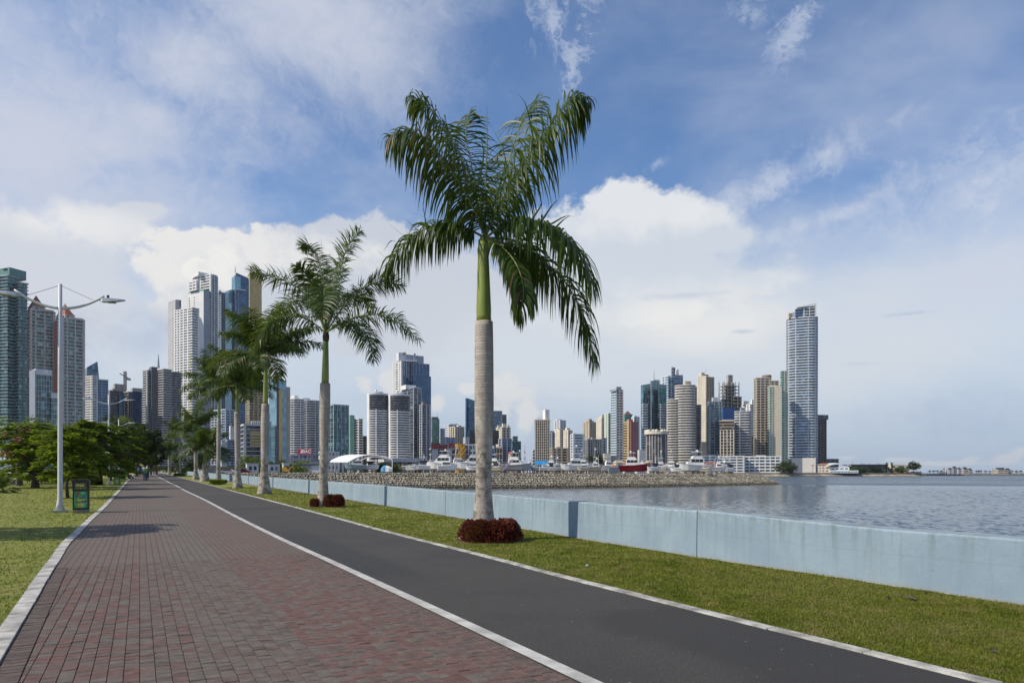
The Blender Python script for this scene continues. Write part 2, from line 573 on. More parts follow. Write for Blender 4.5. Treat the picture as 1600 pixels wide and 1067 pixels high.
def kerb(name, a, b, t0, t1, t2, h):
    root = thing(name, None, None, P3(a(10), 10))
    root['kind'] = 'structure'
    t = t0
    k = 0
    while t < t1:
        L = 1.0 if k % 3 else .98
        mb = MB()
        q = []
        j = random.uniform(-.006, .006)
        for tt in (t + .004, t + L - .006):
            for n in (a(tt) + j, b(tt) + j):
                q.append(P3(n, tt))
        hh = h + random.uniform(-.003, .003)
        bot = [Vector(q[i]) - root.location for i in (0, 1, 3, 2)]
        cen = sum(bot, Vector()) / 4
        top = [cen + (v - cen) * .985 + Vector((0, 0, hh)) for v in bot]
        mid = [v + Vector((0, 0, hh - .005)) for v in bot]
        bot = [v - Vector((0, 0, .05)) for v in bot]
        mb.add(bot + mid + top, [(0, 1, 5, 4), (1, 2, 6, 5), (2, 3, 7, 6), (3, 0, 4, 7), (4, 5, 9, 8), (5, 6, 10, 9), (6, 7, 11, 10), (7, 4, 8, 11), (8, 9, 10, 11)])
        obj('kerb_stone', mb, KERB, root)
        t += L
        k += 1
    far = strip(name + '_far', a, b, [t1 + 2 * i for i in range(int((t2 - t1) / 2))], h, KERB, 1)
    far.name = 'kerb_run'
    far.parent = root
    far.matrix_parent_inverse = Matrix.Translation(-root.location)
    far['kind'] = 'stuff'


kerb('left_kerb', klo, kli, 3.5, 52, 200, .022)
kerb('right_kerb', kr0, kr1, .6, 52, 240, .018)

# ---- brick paving
BW, BL = .105, .112
BR = [mat('brick_' + nm, c, .88, .22, 9, .6, 90, coord='World') for nm, c in (
    ('red', (.126, .069, .057)), ('brown', (.114, .079, .066)), ('grey', (.119, .097, .082)), ('dark', (.090, .068, .058)))]
T_NEAR, T_END = 3.6, 12.75


def zone_pick(n, r):
    if n < 0:
        return 0 if r < .36 else 1 if r < .62 else 2 if r < .93 else 3
    if n < .45:
        return 0 if r < .14 else 1 if r < .45 else 2 if r < .92 else 3
    if n < 1.25:
        return 2 if r < .72 else 1 if r < .95 else 3
    if n < 2.35:
        return 0 if r < .5 else 2 if r < .76 else 1
    return 1 if r < .7 else 3 if r < .85 else 0


path = strip('brick_path', lambda t: kli(t) - .03, lambda t: cl0(t) + .03, [T_END + .0] + [t for t in TS if t > T_END + .2], .004, None, 1, kind='structure')
at_ = path.data.attributes.new('from_kerb', 'FLOAT', 'POINT')
at_.data.foreach_set('value', [v_ for t in [T_END + .0] + [t for t in TS if t > T_END + .2] for v_ in (0., cl0(t) + .03 - kli(t) + .03)])
m = bpy.data.materials.new('brick_paving')
m.use_nodes = True
path.data.materials.clear()
path.data.materials.append(m)
g = G(m.node_tree)
b = m.node_tree.nodes['Principled BSDF']
p = g.node('ShaderNodeNewGeometry').outputs['Position']
uv = g.sep(g.node('ShaderNodeUVMap').outputs[0])
ci = g.m('FLOOR', g.m('DIVIDE', uv[0], BW))
row = g.m('ADD', g.m('DIVIDE', uv[1], BL), g.m('MULTIPLY', g.white(g.comb(ci, 7., 3.)), 1.))
ri = g.m('FLOOR', row)
w = g.white(g.comb(ci, ri, 1.))


def cram(stops):
    x = g.node('ShaderNodeValToRGB')
    x.color_ramp.interpolation = 'CONSTANT'
    g.put(x.inputs[0], w)
    e = x.color_ramp.elements
    while len(e) < len(stops):
        e.new(.5)
    for k, (q, cc) in enumerate(stops):
        e[k].position = q
        e[k].color = (*cc, 1)
    return x.outputs[0]


rd, brn, gr, dk = (.126, .069, .057), (.114, .079, .066), (.119, .097, .082), (.090, .068, .058)
za = cram([(0, rd), (.3, brn), (.62, gr), (.93, dk)])
zb = cram([(0, gr), (.72, brn), (.95, dk)])
zc = cram([(0, rd), (.5, gr), (.76, brn)])
nz = g.m('ADD', uv[0], g.m('MULTIPLY', g.m('SUBTRACT', g.noise(p, .5, 3), .5), .25))
c = g.mix(g.smooth(nz, .3, .5), za, zb)
c = g.mix(g.smooth(nz, 1.2, 1.3), c, zc)
c = g.mix(g.smooth(nz, 2.35, 2.4), c, brn)
c = g.mix(g.smooth(uv[1], 14, 40, 0, .75), c, (.114, .086, .073))
fx, fy = g.m('FRACT', g.m('DIVIDE', uv[0], BW)), g.m('FRACT', row)
jx = g.m('MINIMUM', fx, g.m('SUBTRACT', 1., fx))
jy = g.m('MINIMUM', fy, g.m('SUBTRACT', 1., fy))
rel_ = g.node('ShaderNodeAttribute', attribute_name='from_kerb').outputs['Fac']
sold = g.smooth(rel_, .215, .205)
c = g.mix(sold, c, g.mix(g.white(g.comb(g.m('FLOOR', g.m('DIVIDE', uv[1], .052)), 2., 5.)), brn, dk))
joint = g.m('MAXIMUM', g.smooth(jx, .075, .045), g.m('MULTIPLY', g.smooth(jy, .035, .02), .8))
c = g.mix(g.m('MULTIPLY', joint, .95), c, (.022, .018, .016))
c = g.mix(g.smooth(g.noise(p, 70, 4, .7), .3, .8, 0, .35), c, (.16, .14, .115))
c = g.mix(g.smooth(g.noise(p, .9, 6, .7), .5, .72, 0, .45), c, (.062, .052, .044))
g.put(b.inputs['Base Color'], c)
b.inputs['Roughness'].default_value = .88
bn = g.node('ShaderNodeBump')
bn.inputs['Strength'].default_value = .5
bn.inputs['Distance'].default_value = .008
g.put(bn.inputs['Height'], g.m('SUBTRACT', g.noise(p, 90, 3, .7), joint))
g.put(b.inputs['Normal'], bn.outputs[0])

bricks = []
for ic in range(-13, 27):
    n0 = ic * BW
    off = random.random() * BL
    t = T_NEAR - off
    while t < T_END:
        nc = n0 + BW / 2
        tc = t + BL / 2
        e0, e1 = kli(tc) + .18, cl0(tc) - .015
        a_, b_ = max(n0, e0), min(n0 + BW, e1)
        if b_ - a_ > .012:
            bricks.append(((a_ + b_) / 2, tc, BW if b_ - a_ > BW - .004 else b_ - a_, BL, zone_pick(nc, random.random())))
        t += BL
t = T_NEAR
while t < T_END:                          # soldier course along the kerb
    bricks.append((kli(t) + .092, t, .17, .052, 1 if random.random() < .5 else 3))
    t += .052


def scr(nc, tc):
    X, Y = NT(nc, tc)
    return 800 + X * F / Y, HZ + F * EYE / Y


def brick_quads(mb, w, l, z, mi=0, cx=0., cy=0., rot=0., dz=(0, 0)):
    c, s = math.cos(rot), math.sin(rot)
    h = []
    for sc, zz in ((1, -.03), (1, z - .004), (.955, z)):
        for a, b_ in ((-1, -1), (1, -1), (1, 1), (-1, 1)):
            x, y = a * w / 2 * sc, b_ * l / 2 * sc
            h.append((cx + x * c - y * s, cy + x * s + y * c, zz + dz[0] * a + dz[1] * b_))
    mb.add(h, [(0, 1, 5, 4), (1, 2, 6, 5), (2, 3, 7, 6), (3, 0, 4, 7), (4, 5, 9, 8), (5, 6, 10, 9), (6, 7, 11, 10), (7, 4, 8, 11), (8, 9, 10, 11)], mi)


vis = []
for bk in bricks:
    sx, sy = scr(bk[0], bk[1])
    if -10 < sx < 1000 and sy < 1075 and bk[2] == BW:
        vis.append((-sy, bk))
vis.sort(key=lambda q: q[0])
own = set(id(q[1]) for q in vis[:300])
BM = []
for k in range(4):
    mb = MB()
    brick_quads(mb, BW - .004, BL - .004, .004)
    BM.append(mb.mesh('brick', BR[k]))
rest = MB()
cx0 = Vector(P3(1, 8))
brick_root = path
for bk in bricks:
    X, Y = NT(bk[0], bk[1])
    dz = random.gauss(0, .0012)
    if id(bk) in own:
        o = put('brick', BM[bk[4]], path, (X, Y, gz(Y) + dz), TH)
        o.rotation_euler = (random.gauss(0, .012), random.gauss(0, .012), TH + random.gauss(0, .006))
    else:
        brick_quads(rest, bk[2] - .004, bk[3] - (.004 if bk[3] == BL else .004), gz(Y) + dz + .004, bk[4], X, Y, TH + random.gauss(0, .006), (random.gauss(0, .0006), random.gauss(0, .0006)))
obj('brick_course', rest, BR, path, kind='stuff')

# ---- grass blades on the near lawns


def blades(name, n0, n1, t0, t1, N, seed):
    r = np.random.default_rng(seed)
    u = r.random(N)
    t = (t0 ** -.9 + u * (t1 ** -.9 - t0 ** -.9)) ** (-1 / .9)
    na = np.array([n0(q) for q in np.linspace(t0, t1, 200)])
    nb = np.array([n1(q) for q in np.linspace(t0, t1, 200)])
    tt = np.linspace(t0, t1, 200)
    a, b_ = np.interp(t, tt, na), np.interp(t, tt, nb)
    n = a + r.random(N) * (b_ - a)
    X, Y = n * CT - t * ST, n * ST + t * CT
    ok = (Y > 3) & (np.abs(X / Y) < .80)
    X, Y = X[ok], Y[ok]
    M = len(X)
    z = .0075 * (np.clip(Y, 15, 195) - 15)
    h = r.uniform(.010, .030, M) * (1 + Y / 60)
    w = r.uniform(.003, .006, M) * (1 + Y / 9)
    a = r.uniform(0, 2 * np.pi, M)
    le = r.uniform(0, 2 * np.pi, M)
    ll = r.uniform(.2, 1.1, M) * h
    V = np.empty((M, 3, 3), np.float32)
    V[:, 0] = np.stack([X - w * np.cos(a), Y - w * np.sin(a), z], 1)
    V[:, 1] = np.stack([X + w * np.cos(a), Y + w * np.sin(a), z], 1)
    V[:, 2] = np.stack([X + ll * np.cos(le), Y + ll * np.sin(le), z + h], 1)
    me = bpy.data.meshes.new(name)
    me.vertices.add(M * 3)
    me.loops.add(M * 3)
    me.polygons.add(M)
    me.vertices.foreach_set('co', V.ravel())
    me.loops.foreach_set('vertex_index', np.arange(M * 3, dtype=np.int32))
    me.polygons.foreach_set('loop_start', np.arange(0, M * 3, 3, dtype=np.int32))
    me.polygons.foreach_set('loop_total', np.full(M, 3, np.int32))
    me.materials.append(BLADE)
    me.update()
    me.validate()
    put(name, me, None, kind='stuff')


blades('grass', lambda t: kr1(t) - .035 * abs(math.sin(t * 2.3) * math.sin(t * 5.1)), lambda t: wl0(t) - .03 - .05 * math.sin(t * 3.7) * math.sin(t * 1.3), .9, 60, 480000, 1)
blades('grass', lambda t: -26, lambda t: klo(t) + .04 * abs(math.sin(t * 2.9) * math.sin(t * 4.3)), 5, 110, 240000, 2)

# ---- sea wall of separate concrete panels
m = bpy.data.materials.new('pale_blue_painted_concrete')
m.use_nodes = True
WALLM = m
g = G(m.node_tree)
b = m.node_tree.nodes['Principled BSDF']
p = g.node('ShaderNodeNewGeometry').outputs['Position']
o = g.node('ShaderNodeTexCoord').outputs['Object']
oz = g.sep(o)[2]
c = g.mix(g.smooth(g.noise(p, .8, 5, .6), .3, .7), (.198, .270, .340), (.250, .325, .392))
st = g.noise(g.vm('MULTIPLY', p, (5, 5, .35)), 1.6, 6, .65)
c = g.mix(g.m('MULTIPLY', g.smooth(st, .46, .70), g.smooth(oz, .2, .85, .35, 1)), c, (.155, .21, .24))
c = g.mix(g.smooth(g.noise(g.vm('MULTIPLY', p, (9, 9, 1.2)), 1.7, 4, .7), .66, .74, 0, .5), c, (.36, .43, .47))
c = g.mix(g.smooth(g.m('ABSOLUTE', g.m('SUBTRACT', oz, g.m('ADD', .38, g.m('MULTIPLY', g.noise(p, .7, 3), .09)))), .010, .003, 0, .2), c, (.14, .19, .22))
c = g.mix(g.smooth(g.noise(p, 5, 7, .8), .655, .69, 0, .75), c, (.10, .125, .13))
c = g.mix(g.m('MULTIPLY', g.smooth(g.noise(p, 11, 5, .7), .5, .6), g.smooth(oz, .6, .8, 0, .5)), c, (.33, .38, .40))
c = g.mix(g.m('MULTIPLY', g.smooth(g.m('ADD', oz, g.m('MULTIPLY', g.noise(p, 4, 4), .12)), .14, .05), .8), c, (.22, .235, .21))
c = g.mix(g.smooth(g.sep(g.node('ShaderNodeNewGeometry').outputs['Normal'])[2], .6, .9), c, g.mix(g.smooth(g.noise(p, 2.2, 6, .7), .42, .6), (.25, .31, .345), (.17, .20, .21)))
g.put(b.inputs['Base Color'], c)
b.inputs['Roughness'].default_value = .8
bn = g.node('ShaderNodeBump')
bn.inputs['Strength'].default_value = .35
bn.inputs['Distance'].default_value = .02
g.put(bn.inputs['Height'], g.noise(p, 9, 7, .7))
g.put(b.inputs['Normal'], bn.outputs[0])
root = thing('sea_wall', 'low pale blue painted concrete wall along the water', 'wall', P3(wl0(10), 10))
HW = .83
wh = interp([(3, .74), (6.3, .755), (7.6, .805), (9, .83), (12, .83), (200, .83)])
t = 3.04 - 6
k = 0
while t < 170:
    L = 6.0
    mb = MB()
    ts_ = np.linspace(t + .007, t + L - .009, 13)
    rings = []
    jit = random.uniform(-.004, .004)
    o0 = Vector(P3(wl0(t), t))
    for tt in ts_:
        f0 = wl0(tt) + jit
        hh = wh(tt) + .005 * math.sin(tt * 3.1) + .004 * math.sin(tt * 9.7) + jit
        if tt > 35:
            hh -= min(.1, (tt - 35) * .002)
        rg = [P3(f0 - .02, tt, -.3), P3(f0, tt, hh - .025), P3(f0 + .02, tt, hh), P3(f0 + .36, tt, hh + .004), P3(f0 + .38, tt, hh - .02), P3(f0 + .38, tt, -4.2)]
        rings.append([Vector(q) - o0 for q in rg])
    mb.loft(rings)
    q = obj('wall_panel', mb, WALLM, root)
    q.location = o0 - root.location
    t += L
    k += 1

# ---- water
m = bpy.data.materials.new('sea_water')
m.use_nodes = True
g = G(m.node_tree)
b = m.node_tree.nodes['Principled BSDF']
p = g.node('ShaderNodeNewGeometry').outputs['Position']
b.inputs['Base Color'].default_value = (.085, .120, .155, 1)
b.inputs['Roughness'].default_value = .05
b.inputs['IOR'].default_value = 1.33
pr = g.node('ShaderNodeVectorRotate')
g.put(pr.inputs[0], p)
pr.inputs['Angle'].default_value = R(18)
q = g.vm('MULTIPLY', pr.outputs[0], (.55, 1.0, 1.0))
h = g.m('ADD', g.m('MULTIPLY', g.noise(q, .30, 4, .62, .5), 1.2), g.m('ADD', g.m('MULTIPLY', g.noise(q, 1.1, 3, .6, .3), .5), g.m('MULTIPLY', g.noise(q, .07, 2, .5), 1.5)))
g.put(b.inputs['Roughness'], g.smooth(g.noise(g.vm('MULTIPLY', p, (.35, 1, 1)), .02, 4, .6), .35, .65, .16, .34))
bn = g.node('ShaderNodeBump')
bn.inputs['Strength'].default_value = 1.0
bn.inputs['Distance'].default_value = 2.4
g.put(bn.inputs['Height'], h)
g.put(b.inputs['Normal'], bn.outputs[0])
mb = MB()
mb.add([(-700, -80, -3.14), (9000, -80, -3.14), (9000, 12000, -3.14), (-700, 12000, -3.14)], [(0, 1, 2, 3)])
obj('sea', mb, m, kind='structure')
# the nearer water has real waves
NR, NC = 720, 430
rad = 14 * (270 / 14) ** (np.arange(NR) / (NR - 1))
ang = np.linspace(math.atan(-.36), math.atan(.86), NC)
RR_, AA = np.meshgrid(rad, ang, indexing='ij')
Xw, Yw = RR_ * np.sin(AA), RR_ * np.cos(AA)
Zw = np.zeros_like(Xw)
r_ = np.random.default_rng(4)
for lam, amp, num in ((4.2, .010, 5), (2.2, .016, 9), (1.2, .017, 14), (.7, .010, 14)):
    for _ in range(num):
        th = r_.normal(math.radians(-115), .55)
        k_ = 2 * np.pi / (lam * r_.uniform(.75, 1.3))
        ph = k_ * (Xw * math.cos(th) + Yw * math.sin(th)) + r_.uniform(0, 6.28)
        Zw += amp * 1.45 * (1 - 2 * np.abs(np.sin(ph / 2)) ** 1.3) / math.sqrt(num) * 1.6
gust = .75 + .45 * np.sin(Xw * .045 + .6 * np.sin(Yw * .03)) * np.sin(Yw * .028 + 1)
Zw = -3 + Zw * gust * np.clip((270 - RR_) / 40, 0, 1)
mesh = bpy.data.meshes.new('sea')
idx = np.arange(NR * NC).reshape(NR, NC)
quads = np.stack([idx[:-1, :-1], idx[:-1, 1:], idx[1:, 1:], idx[1:, :-1]], -1).reshape(-1, 4)[:, ::-1]
mesh.vertices.add(NR * NC)
mesh.vertices.foreach_set('co', np.stack([Xw, Yw, Zw], -1).astype(np.float32).ravel())
mesh.loops.add(len(quads) * 4)
mesh.loops.foreach_set('vertex_index', quads.astype(np.int32).ravel())
mesh.polygons.add(len(quads))
mesh.polygons.foreach_set('loop_start', np.arange(0, len(quads) * 4, 4, dtype=np.int32))
mesh.polygons.foreach_set('loop_total', np.full(len(quads), 4, np.int32))
mesh.polygons.foreach_set('use_smooth', np.ones(len(quads), bool))
m2 = bpy.data.materials.new('sea_water_near')
m2.use_nodes = True
b2 = m2.node_tree.nodes['Principled BSDF']
b2.inputs['Base Color'].default_value = (.085, .118, .150, 1)
b2.inputs['Roughness'].default_value = .15
b2.inputs['IOR'].default_value = 1.33
mesh.materials.append(m2)
mesh.update()
put('sea', mesh, kind='structure')

# ---- breakwater of concrete blocks
BK = [(-82, 184), (-62, 191), (-45, 193), (-7, 191), (39, 209), (95, 252), (101, 259), (103, 267), (99, 275)]
seg = [Vector(q) for q in BK]
cum = [0]
for a, b_ in zip(seg, seg[1:]):
    cum.append(cum[-1] + (b_ - a).length)


def bk_at(s):
    for i in range(len(seg) - 1):
        if s <= cum[i + 1] or i == len(seg) - 2:
            f = (s - cum[i]) / (cum[i + 1] - cum[i])
            d = (seg[i + 1] - seg[i]).normalized()
            # blend direction towards the neighbours so that rows do not break
            j = min(max(i + (1 if f > .5 else -1), 0), len(seg) - 2)
            d2 = (seg[j + 1] - seg[j]).normalized()
            w_ = abs(f - .5)
            d = (d * (1 - w_) + d2 * w_).normalized()
            return seg[i].lerp(seg[i + 1], f), Vector((-d.y, d.x))


def crest(s):
    return 1.35 - .75 * (s / cum[-1]) ** 1.5


ROCK = mat('weathered_breakwater_concrete', (.33, .29, .225), .9, .35, .5, .4, 3, coord='World', c2=(.45, .405, .32))
g = G(ROCK.node_tree)
b = ROCK.node_tree.nodes['Principled BSDF']
src = b.inputs['Base Color'].links[0].from_socket
pz = g.sep(g.node('ShaderNodeNewGeometry').outputs['Position'])[2]
g.put(b.inputs['Base Color'], g.mix(g.smooth(g.m('ADD', pz, g.m('MULTIPLY', g.noise(g.node('ShaderNodeNewGeometry').outputs['Position'], .6, 4), 1.2)), -1.1, -2.0), src, (.105, .095, .065)))
ROCKD = mat('gap_shade_concrete', (.07, .06, .048), .9, .3, .4, coord='World')  # core coloured dark, so the gaps between blocks look shaded
root = thing('breakwater', 'long breakwater of interlocking tan concrete blocks across the inlet', 'breakwater', (-7, 191, -3))
mb = MB()
rings = []
for s in np.linspace(0, cum[-1], 40):
    c, nrm = bk_at(s)
    rings.append([Vector((*(c + nrm * q), z)) - root.location for q, z in ((.6, -4.5), (.6, -3.4), (6.6, crest(s) - .45), (11, crest(s) - .45), (11, -4.5))])
mb.loft(rings)
obj('core', mb, ROCKD, root)
mb = MB()
rings = []
for s in np.linspace(0, cum[-3] - 8, 40):
    c, nrm = bk_at(s)
    z1 = crest(s) + .22
    rings.append([Vector((*(c + nrm * q), z)) - root.location for q, z in ((8.0, -1), (8.0, z1), (9.2, z1 + .003), (9.2, -1))])
mb.loft(rings)
obj('cap_wall', mb, mat('dark_cap_concrete', (.115, .105, .095), .9, .25, .3, coord='World'), root)
mb = MB()
td = [Vector(q).normalized() for q in ((1, 1, 1), (1, -1, -1), (-1, 1, -1), (-1, -1, 1))]
for d in td:
    mb.tube([d * -.05, d * .28, d * .66], [.30, .30, .19], 6)
TET = mb.mesh('concrete_block', ROCK)
tv = [v.co.copy() for v in TET.vertices]
tf = [tuple(q.vertices) for q in TET.polygons]
spots = []
rows = 9
for r_ in range(rows):
    s = random.random()
    while s < cum[-1]:
        f = (r_ + .5 + random.uniform(-.12, .12)) / rows
        c, nrm = bk_at(s)
        pos = c + nrm * (-.4 + 7.2 * f)
        z = -3.25 + f * (crest(s) + 3.25)
        spots.append((Vector((pos.x, pos.y, z)), random.uniform(.80, .98)))
        s += 1.04 * random.uniform(.93, 1.07)
spots.sort(key=lambda q: q[0].y)
big = MB()
for i, (pos, sc) in enumerate(spots):
    e = Matrix.Rotation(random.uniform(0, 6.28), 3, 'Z') @ Matrix.Rotation(R(35) + random.uniform(-.3, .3), 3, 'X') @ Matrix.Rotation(R(45) + random.uniform(-.3, .3), 3, 'Y')
    vis_ = 480 / 1600 < .5 + F / 1600 * pos.x / pos.y
    if i % 4 == 0 and vis_ and len([1 for _ in ()]) == 0 and spots[i][0].x > -60 and TET.users <= 300:
        o = put('concrete_block', TET, root, pos - root.location)
        o.rotation_euler = e.to_euler()
        o.scale = (sc,) * 3
    else:
        big.add([e @ v * sc + pos - root.location for v in tv], tf)
obj('block_slope', big, ROCK, root, kind='stuff')

# ---- land under the city and the far shore
CITYG = mat('city_ground', (.13, .125, .115), .9, .3, .02, coord='World')
COAST = [(-60, 201), (-45, 203), (-7, 200), (36, 218), (88, 259), (97, 266), (98, 275), (92, 300), (140, 470), (200, 770), (330, 784), (385, 858), (420, 862), (505, 856), (528, 880), (500, 990), (520, 1400), (900, 3600), (-3500, 3600), (-3500, 150), (-170, 150), (-150, 200), (-112, 222)]
mb = MB()
mb.prism(COAST, -6, .95)
obj('city_ground', mb, CITYG, kind='structure')
SANDM = mat('beach_rock', (.33, .27, .20), .95, .35, .12, coord='World')
mb = MB()
co = [(130, 430), (202, 764), (332, 776), (387, 851), (420, 856), (506, 850), (534, 878), (506, 985)]
ci_ = [(112, 440), (192, 780), (328, 792), (383, 868), (420, 874), (500, 868), (512, 884), (480, 985)]
rings = []
for (a, b_), (c, d) in zip(co, ci_):
    rings.append([(a, b_, -4), (a, b_, -2.6), ((a + c) / 2, (b_ + d) / 2, -.2 + random.uniform(-.4, .4)), (c, d, 1.4), (c, d, -4)])
mb.loft(rings)
obj('shore', mb, SANDM, kind='structure')
# island with villas far out on the right
ISL = [(-60, 990), (560, 980), (760, 1010), (900, 1005), (1100, 1060), (1100, 1150), (560, 1120)]
mb = MB()
mb.prism([(575, 1000), (600, 985), (790, 985), (830, 1000), (900, 1010), (900, 1060), (590, 1060)], -5, -.6, 0, top=[(580, 1006), (604, 994), (788, 994), (826, 1008), (894, 1016), (894, 1056), (596, 1056)])
obj('island', mb, mat('island_rock', (.10, .088, .078), .95, .3, .1, coord='World'), kind='structure')

# ================================================================== PALMS
FROND = leaf_mat('palm_leaf', (.021, .050, .006), (.064, .108, .014), .32, .45, 1.4)
FROND2 = leaf_mat('palm_leaf_dry_tips', (.085, .050, .022), (.16, .085, .045), .25, .5, 3)
FROND3 = leaf_mat('palm_leaf_young', (.10, .19, .015), (.16, .26, .03), .4, .35, 2)
RACH = mat('palm_rachis', (.16, .19, .05), .5, .25, 3)
m = bpy.data.materials.new('palm_trunk')
m.use_nodes = True
TRUNK = m
g = G(m.node_tree)
b = m.node_tree.nodes['Principled BSDF']
o = g.node('ShaderNodeTexCoord').outputs['Object']
x, y, z = g.sep(o)
nz_ = g.noise(g.vm('MULTIPLY', o, (1, 1, .6)), 2.2, 5, .65)
zz = g.m('ADD', g.m('MULTIPLY', z, 17.), g.m('MULTIPLY', g.noise(g.vm('MULTIPLY', o, (.7, .7, 3)), 1.5, 3), 1.6))
fr = g.m('FRACT', zz)
ring = g.smooth(g.m('ABSOLUTE', g.m('SUBTRACT', fr, .5)), .33, .5)
rw = g.white(g.comb(g.m('FLOOR', zz), 1., 1.))
c = g.mix(g.smooth(nz_, .35, .65), (.35, .305, .260), (.50, .455, .40))
c = g.mix(g.m('MULTIPLY', rw, .38), c, (.22, .185, .15))
c = g.mix(g.smooth(g.noise(g.vm('MULTIPLY', o, (1, 1, .45)), 4.2, 6, .7), .5, .66, 0, .45), c, (.20, .17, .135))
c = g.mix(g.m('MULTIPLY', ring, g.smooth(z, 2.0, 4.2, .12, .6)), c, (.16, .13, .105))
c = g.mix(g.m('MULTIPLY', g.smooth(g.noise(o, 3.4, 6, .7), .46, .6), g.smooth(z, 4.2, 1.4, .06, .9)), c, (.115, .10, .082))
c = g.mix(g.m('MULTIPLY', g.smooth(g.noise(o, 15, 5, .7), .6, .68), g.smooth(z, 2.2, .4)), c, (.48, .45, .40))
g.put(b.inputs['Base Color'], c)
b.inputs['Roughness'].default_value = .85
bn = g.node('ShaderNodeBump')
bn.inputs['Strength'].default_value = .5
bn.inputs['Distance'].default_value = .02
g.put(bn.inputs['Height'], g.m('SUBTRACT', g.noise(g.vm('MULTIPLY', o, (1, 1, 2.5)), 12, 5, .65), g.m('MULTIPLY', ring, g.smooth(z, 1.2, 4.0, .1, .6))))
g.put(b.inputs['Normal'], bn.outputs[0])
SHAFT = mat('crownshaft_green', (.165, .235, .030), .38, .28, .9, stretch=(1.5, 1.5, .7), c2=(.26, .30, .055))
SHEATH = mat('dry_sheath', (.10, .075, .04), .8, .35, 5)


def catmull(pts, n):
    pts = [Vector(p) for p in pts]
    P = [pts[0] * 2 - pts[1]] + pts + [pts[-1] * 2 - pts[-2]]
    out = []
    for i in range(n):
        u = i / (n - 1) * (len(pts) - 1)
        k = min(int(u), len(pts) - 2)
        f = u - k
        a, b_, c_, d = P[k:k + 4]
        out.append(.5 * ((2 * b_) + (c_ - a) * f + (2 * a - 5 * b_ + 4 * c_ - d) * f * f + (3 * b_ - a - 3 * c_ + d) * f ** 3))
    return out


def frond_mesh(pts, nl, L, w, droop, plume=.35, start=.1, dry=0., seg=4, rr=.028, fwd=.55, young=False, rnd=None):
    q = rnd or random
    C = catmull(pts, 42)
    mb = MB()
    mb.tube(C, [rr * (1 - .93 * i / 41) for i in range(42)], 5, 1)
    up = Vector((0, 0, 1))
    for i in range(nl):
        s = start + (1 - start) * (i + .3 + q.random() * .5) / nl
        u = min(s, .999) * 41
        k = int(u)
        p = C[k].lerp(C[min(k + 1, 41)], u - k)
        T = (C[min(k + 2, 41)] - C[max(k - 1, 0)]).normalized()
        B = T.cross(up)
        B = B.normalized() if B.length > .15 else T.cross(Vector((.3, 1, 0))).normalized()
        N = B.cross(T)
        prof = (.42 + .58 * min(1, (s - start) / .22)) * (1 if s < .72 else 1 - .55 * (s - .72) / .28)
        for sd_ in (-1, 1):
            d = (B * sd_ + T * (fwd + .5 * max(0, s - .6)) + N * (q.uniform(-plume, plume * 1.3))).normalized()
            ln = L * prof * q.uniform(.82, 1.12)
            ww = w * (.75 + .25 * prof) * q.uniform(.8, 1.15)
            wd = (T - d * T.dot(d))
            wd = wd.normalized() if wd.length > .1 else N
            tw = q.uniform(-.5, .5)
            wd = (wd * math.cos(tw) + d.cross(wd) * math.sin(tw)).normalized()
            pp = p.copy()
            vs = []
            dr = droop * q.uniform(.75, 1.25)
            for j in range(seg + 1):
                f = j / seg
                hw = ww * (.55 + .9 * f if f < .5 else 1.0 - .95 * (f - .5) * 2) * .5
                vs += [pp - wd * hw, pp + wd * hw]
                d = (d + Vector((0, 0, -1)) * dr * (.25 + .9 * f) * (4 / seg)).normalized()
                wd = (wd - d * wd.dot(d)).normalized()
                pp = pp + d * (ln / seg)
            isdry = dry and q.random() < dry and s > .45
            mb.add(vs, [(2 * j, 2 * j + 1, 2 * j + 3, 2 * j + 2) for j in range(seg)], 2 if isdry else 0)
    me = mb.mesh('frond', [FROND3 if young else FROND, RACH, FROND2], True)
    return me


def palm(label, X, Y, prof, z_shaft0, z_shaft1, r_shaft, lean=(0, 0), seed=1, sway=0.):
    """trunk profile is (radius, height) from the ground; returns the root"""
    z0 = gz(Y)
    root = thing('royal_palm', label, 'palm tree', (X, Y, z0), 0, 'royal palms in a row on the grass verge')
    a = np.array(prof)
    zs = np.linspace(-.05, z_shaft0, 40)
    mb = MB()
    rr = [float(np.interp(q, a[:, 1], a[:, 0])) for q in zs]
    k = np.convolve(np.pad(rr, 3, mode='edge'), np.ones(7) / 7, 'valid')
    off = lambda q: (lean[0] * (q / z_shaft1) + sway * math.sin(q / z_shaft1 * 3.1), lean[1] * q / z_shaft1)
    n = 20
    rings = []
    for q, r in zip(zs, k):
        ox, oy = off(q)
        rings.append([(ox + r * math.cos(2 * math.pi * i / n), oy + r * math.sin(2 * math.pi * i / n), q) for i in range(n)])
    mb.loft(rings)
    obj('trunk', mb, TRUNK, root, True)
    mb = MB()
    rings = []
    r0 = r_shaft
    for f in np.linspace(0, 1, 14):
        q = z_shaft0 - .02 + (z_shaft1 - z_shaft0 + .25) * f
        r = r0 * (1.0 - .04 * math.sin(min(f * 9, 3.1))) if f < .15 else r0 * (1.02 - .42 * (f - .1))
        ox, oy = off(q)
        rings.append([(ox + r * math.cos(2 * math.pi * i / n), oy + r * math.sin(2 * math.pi * i / n), q) for i in range(n)])
    mb.loft(rings)
    obj('crownshaft', mb, SHAFT, root, True)
    return root


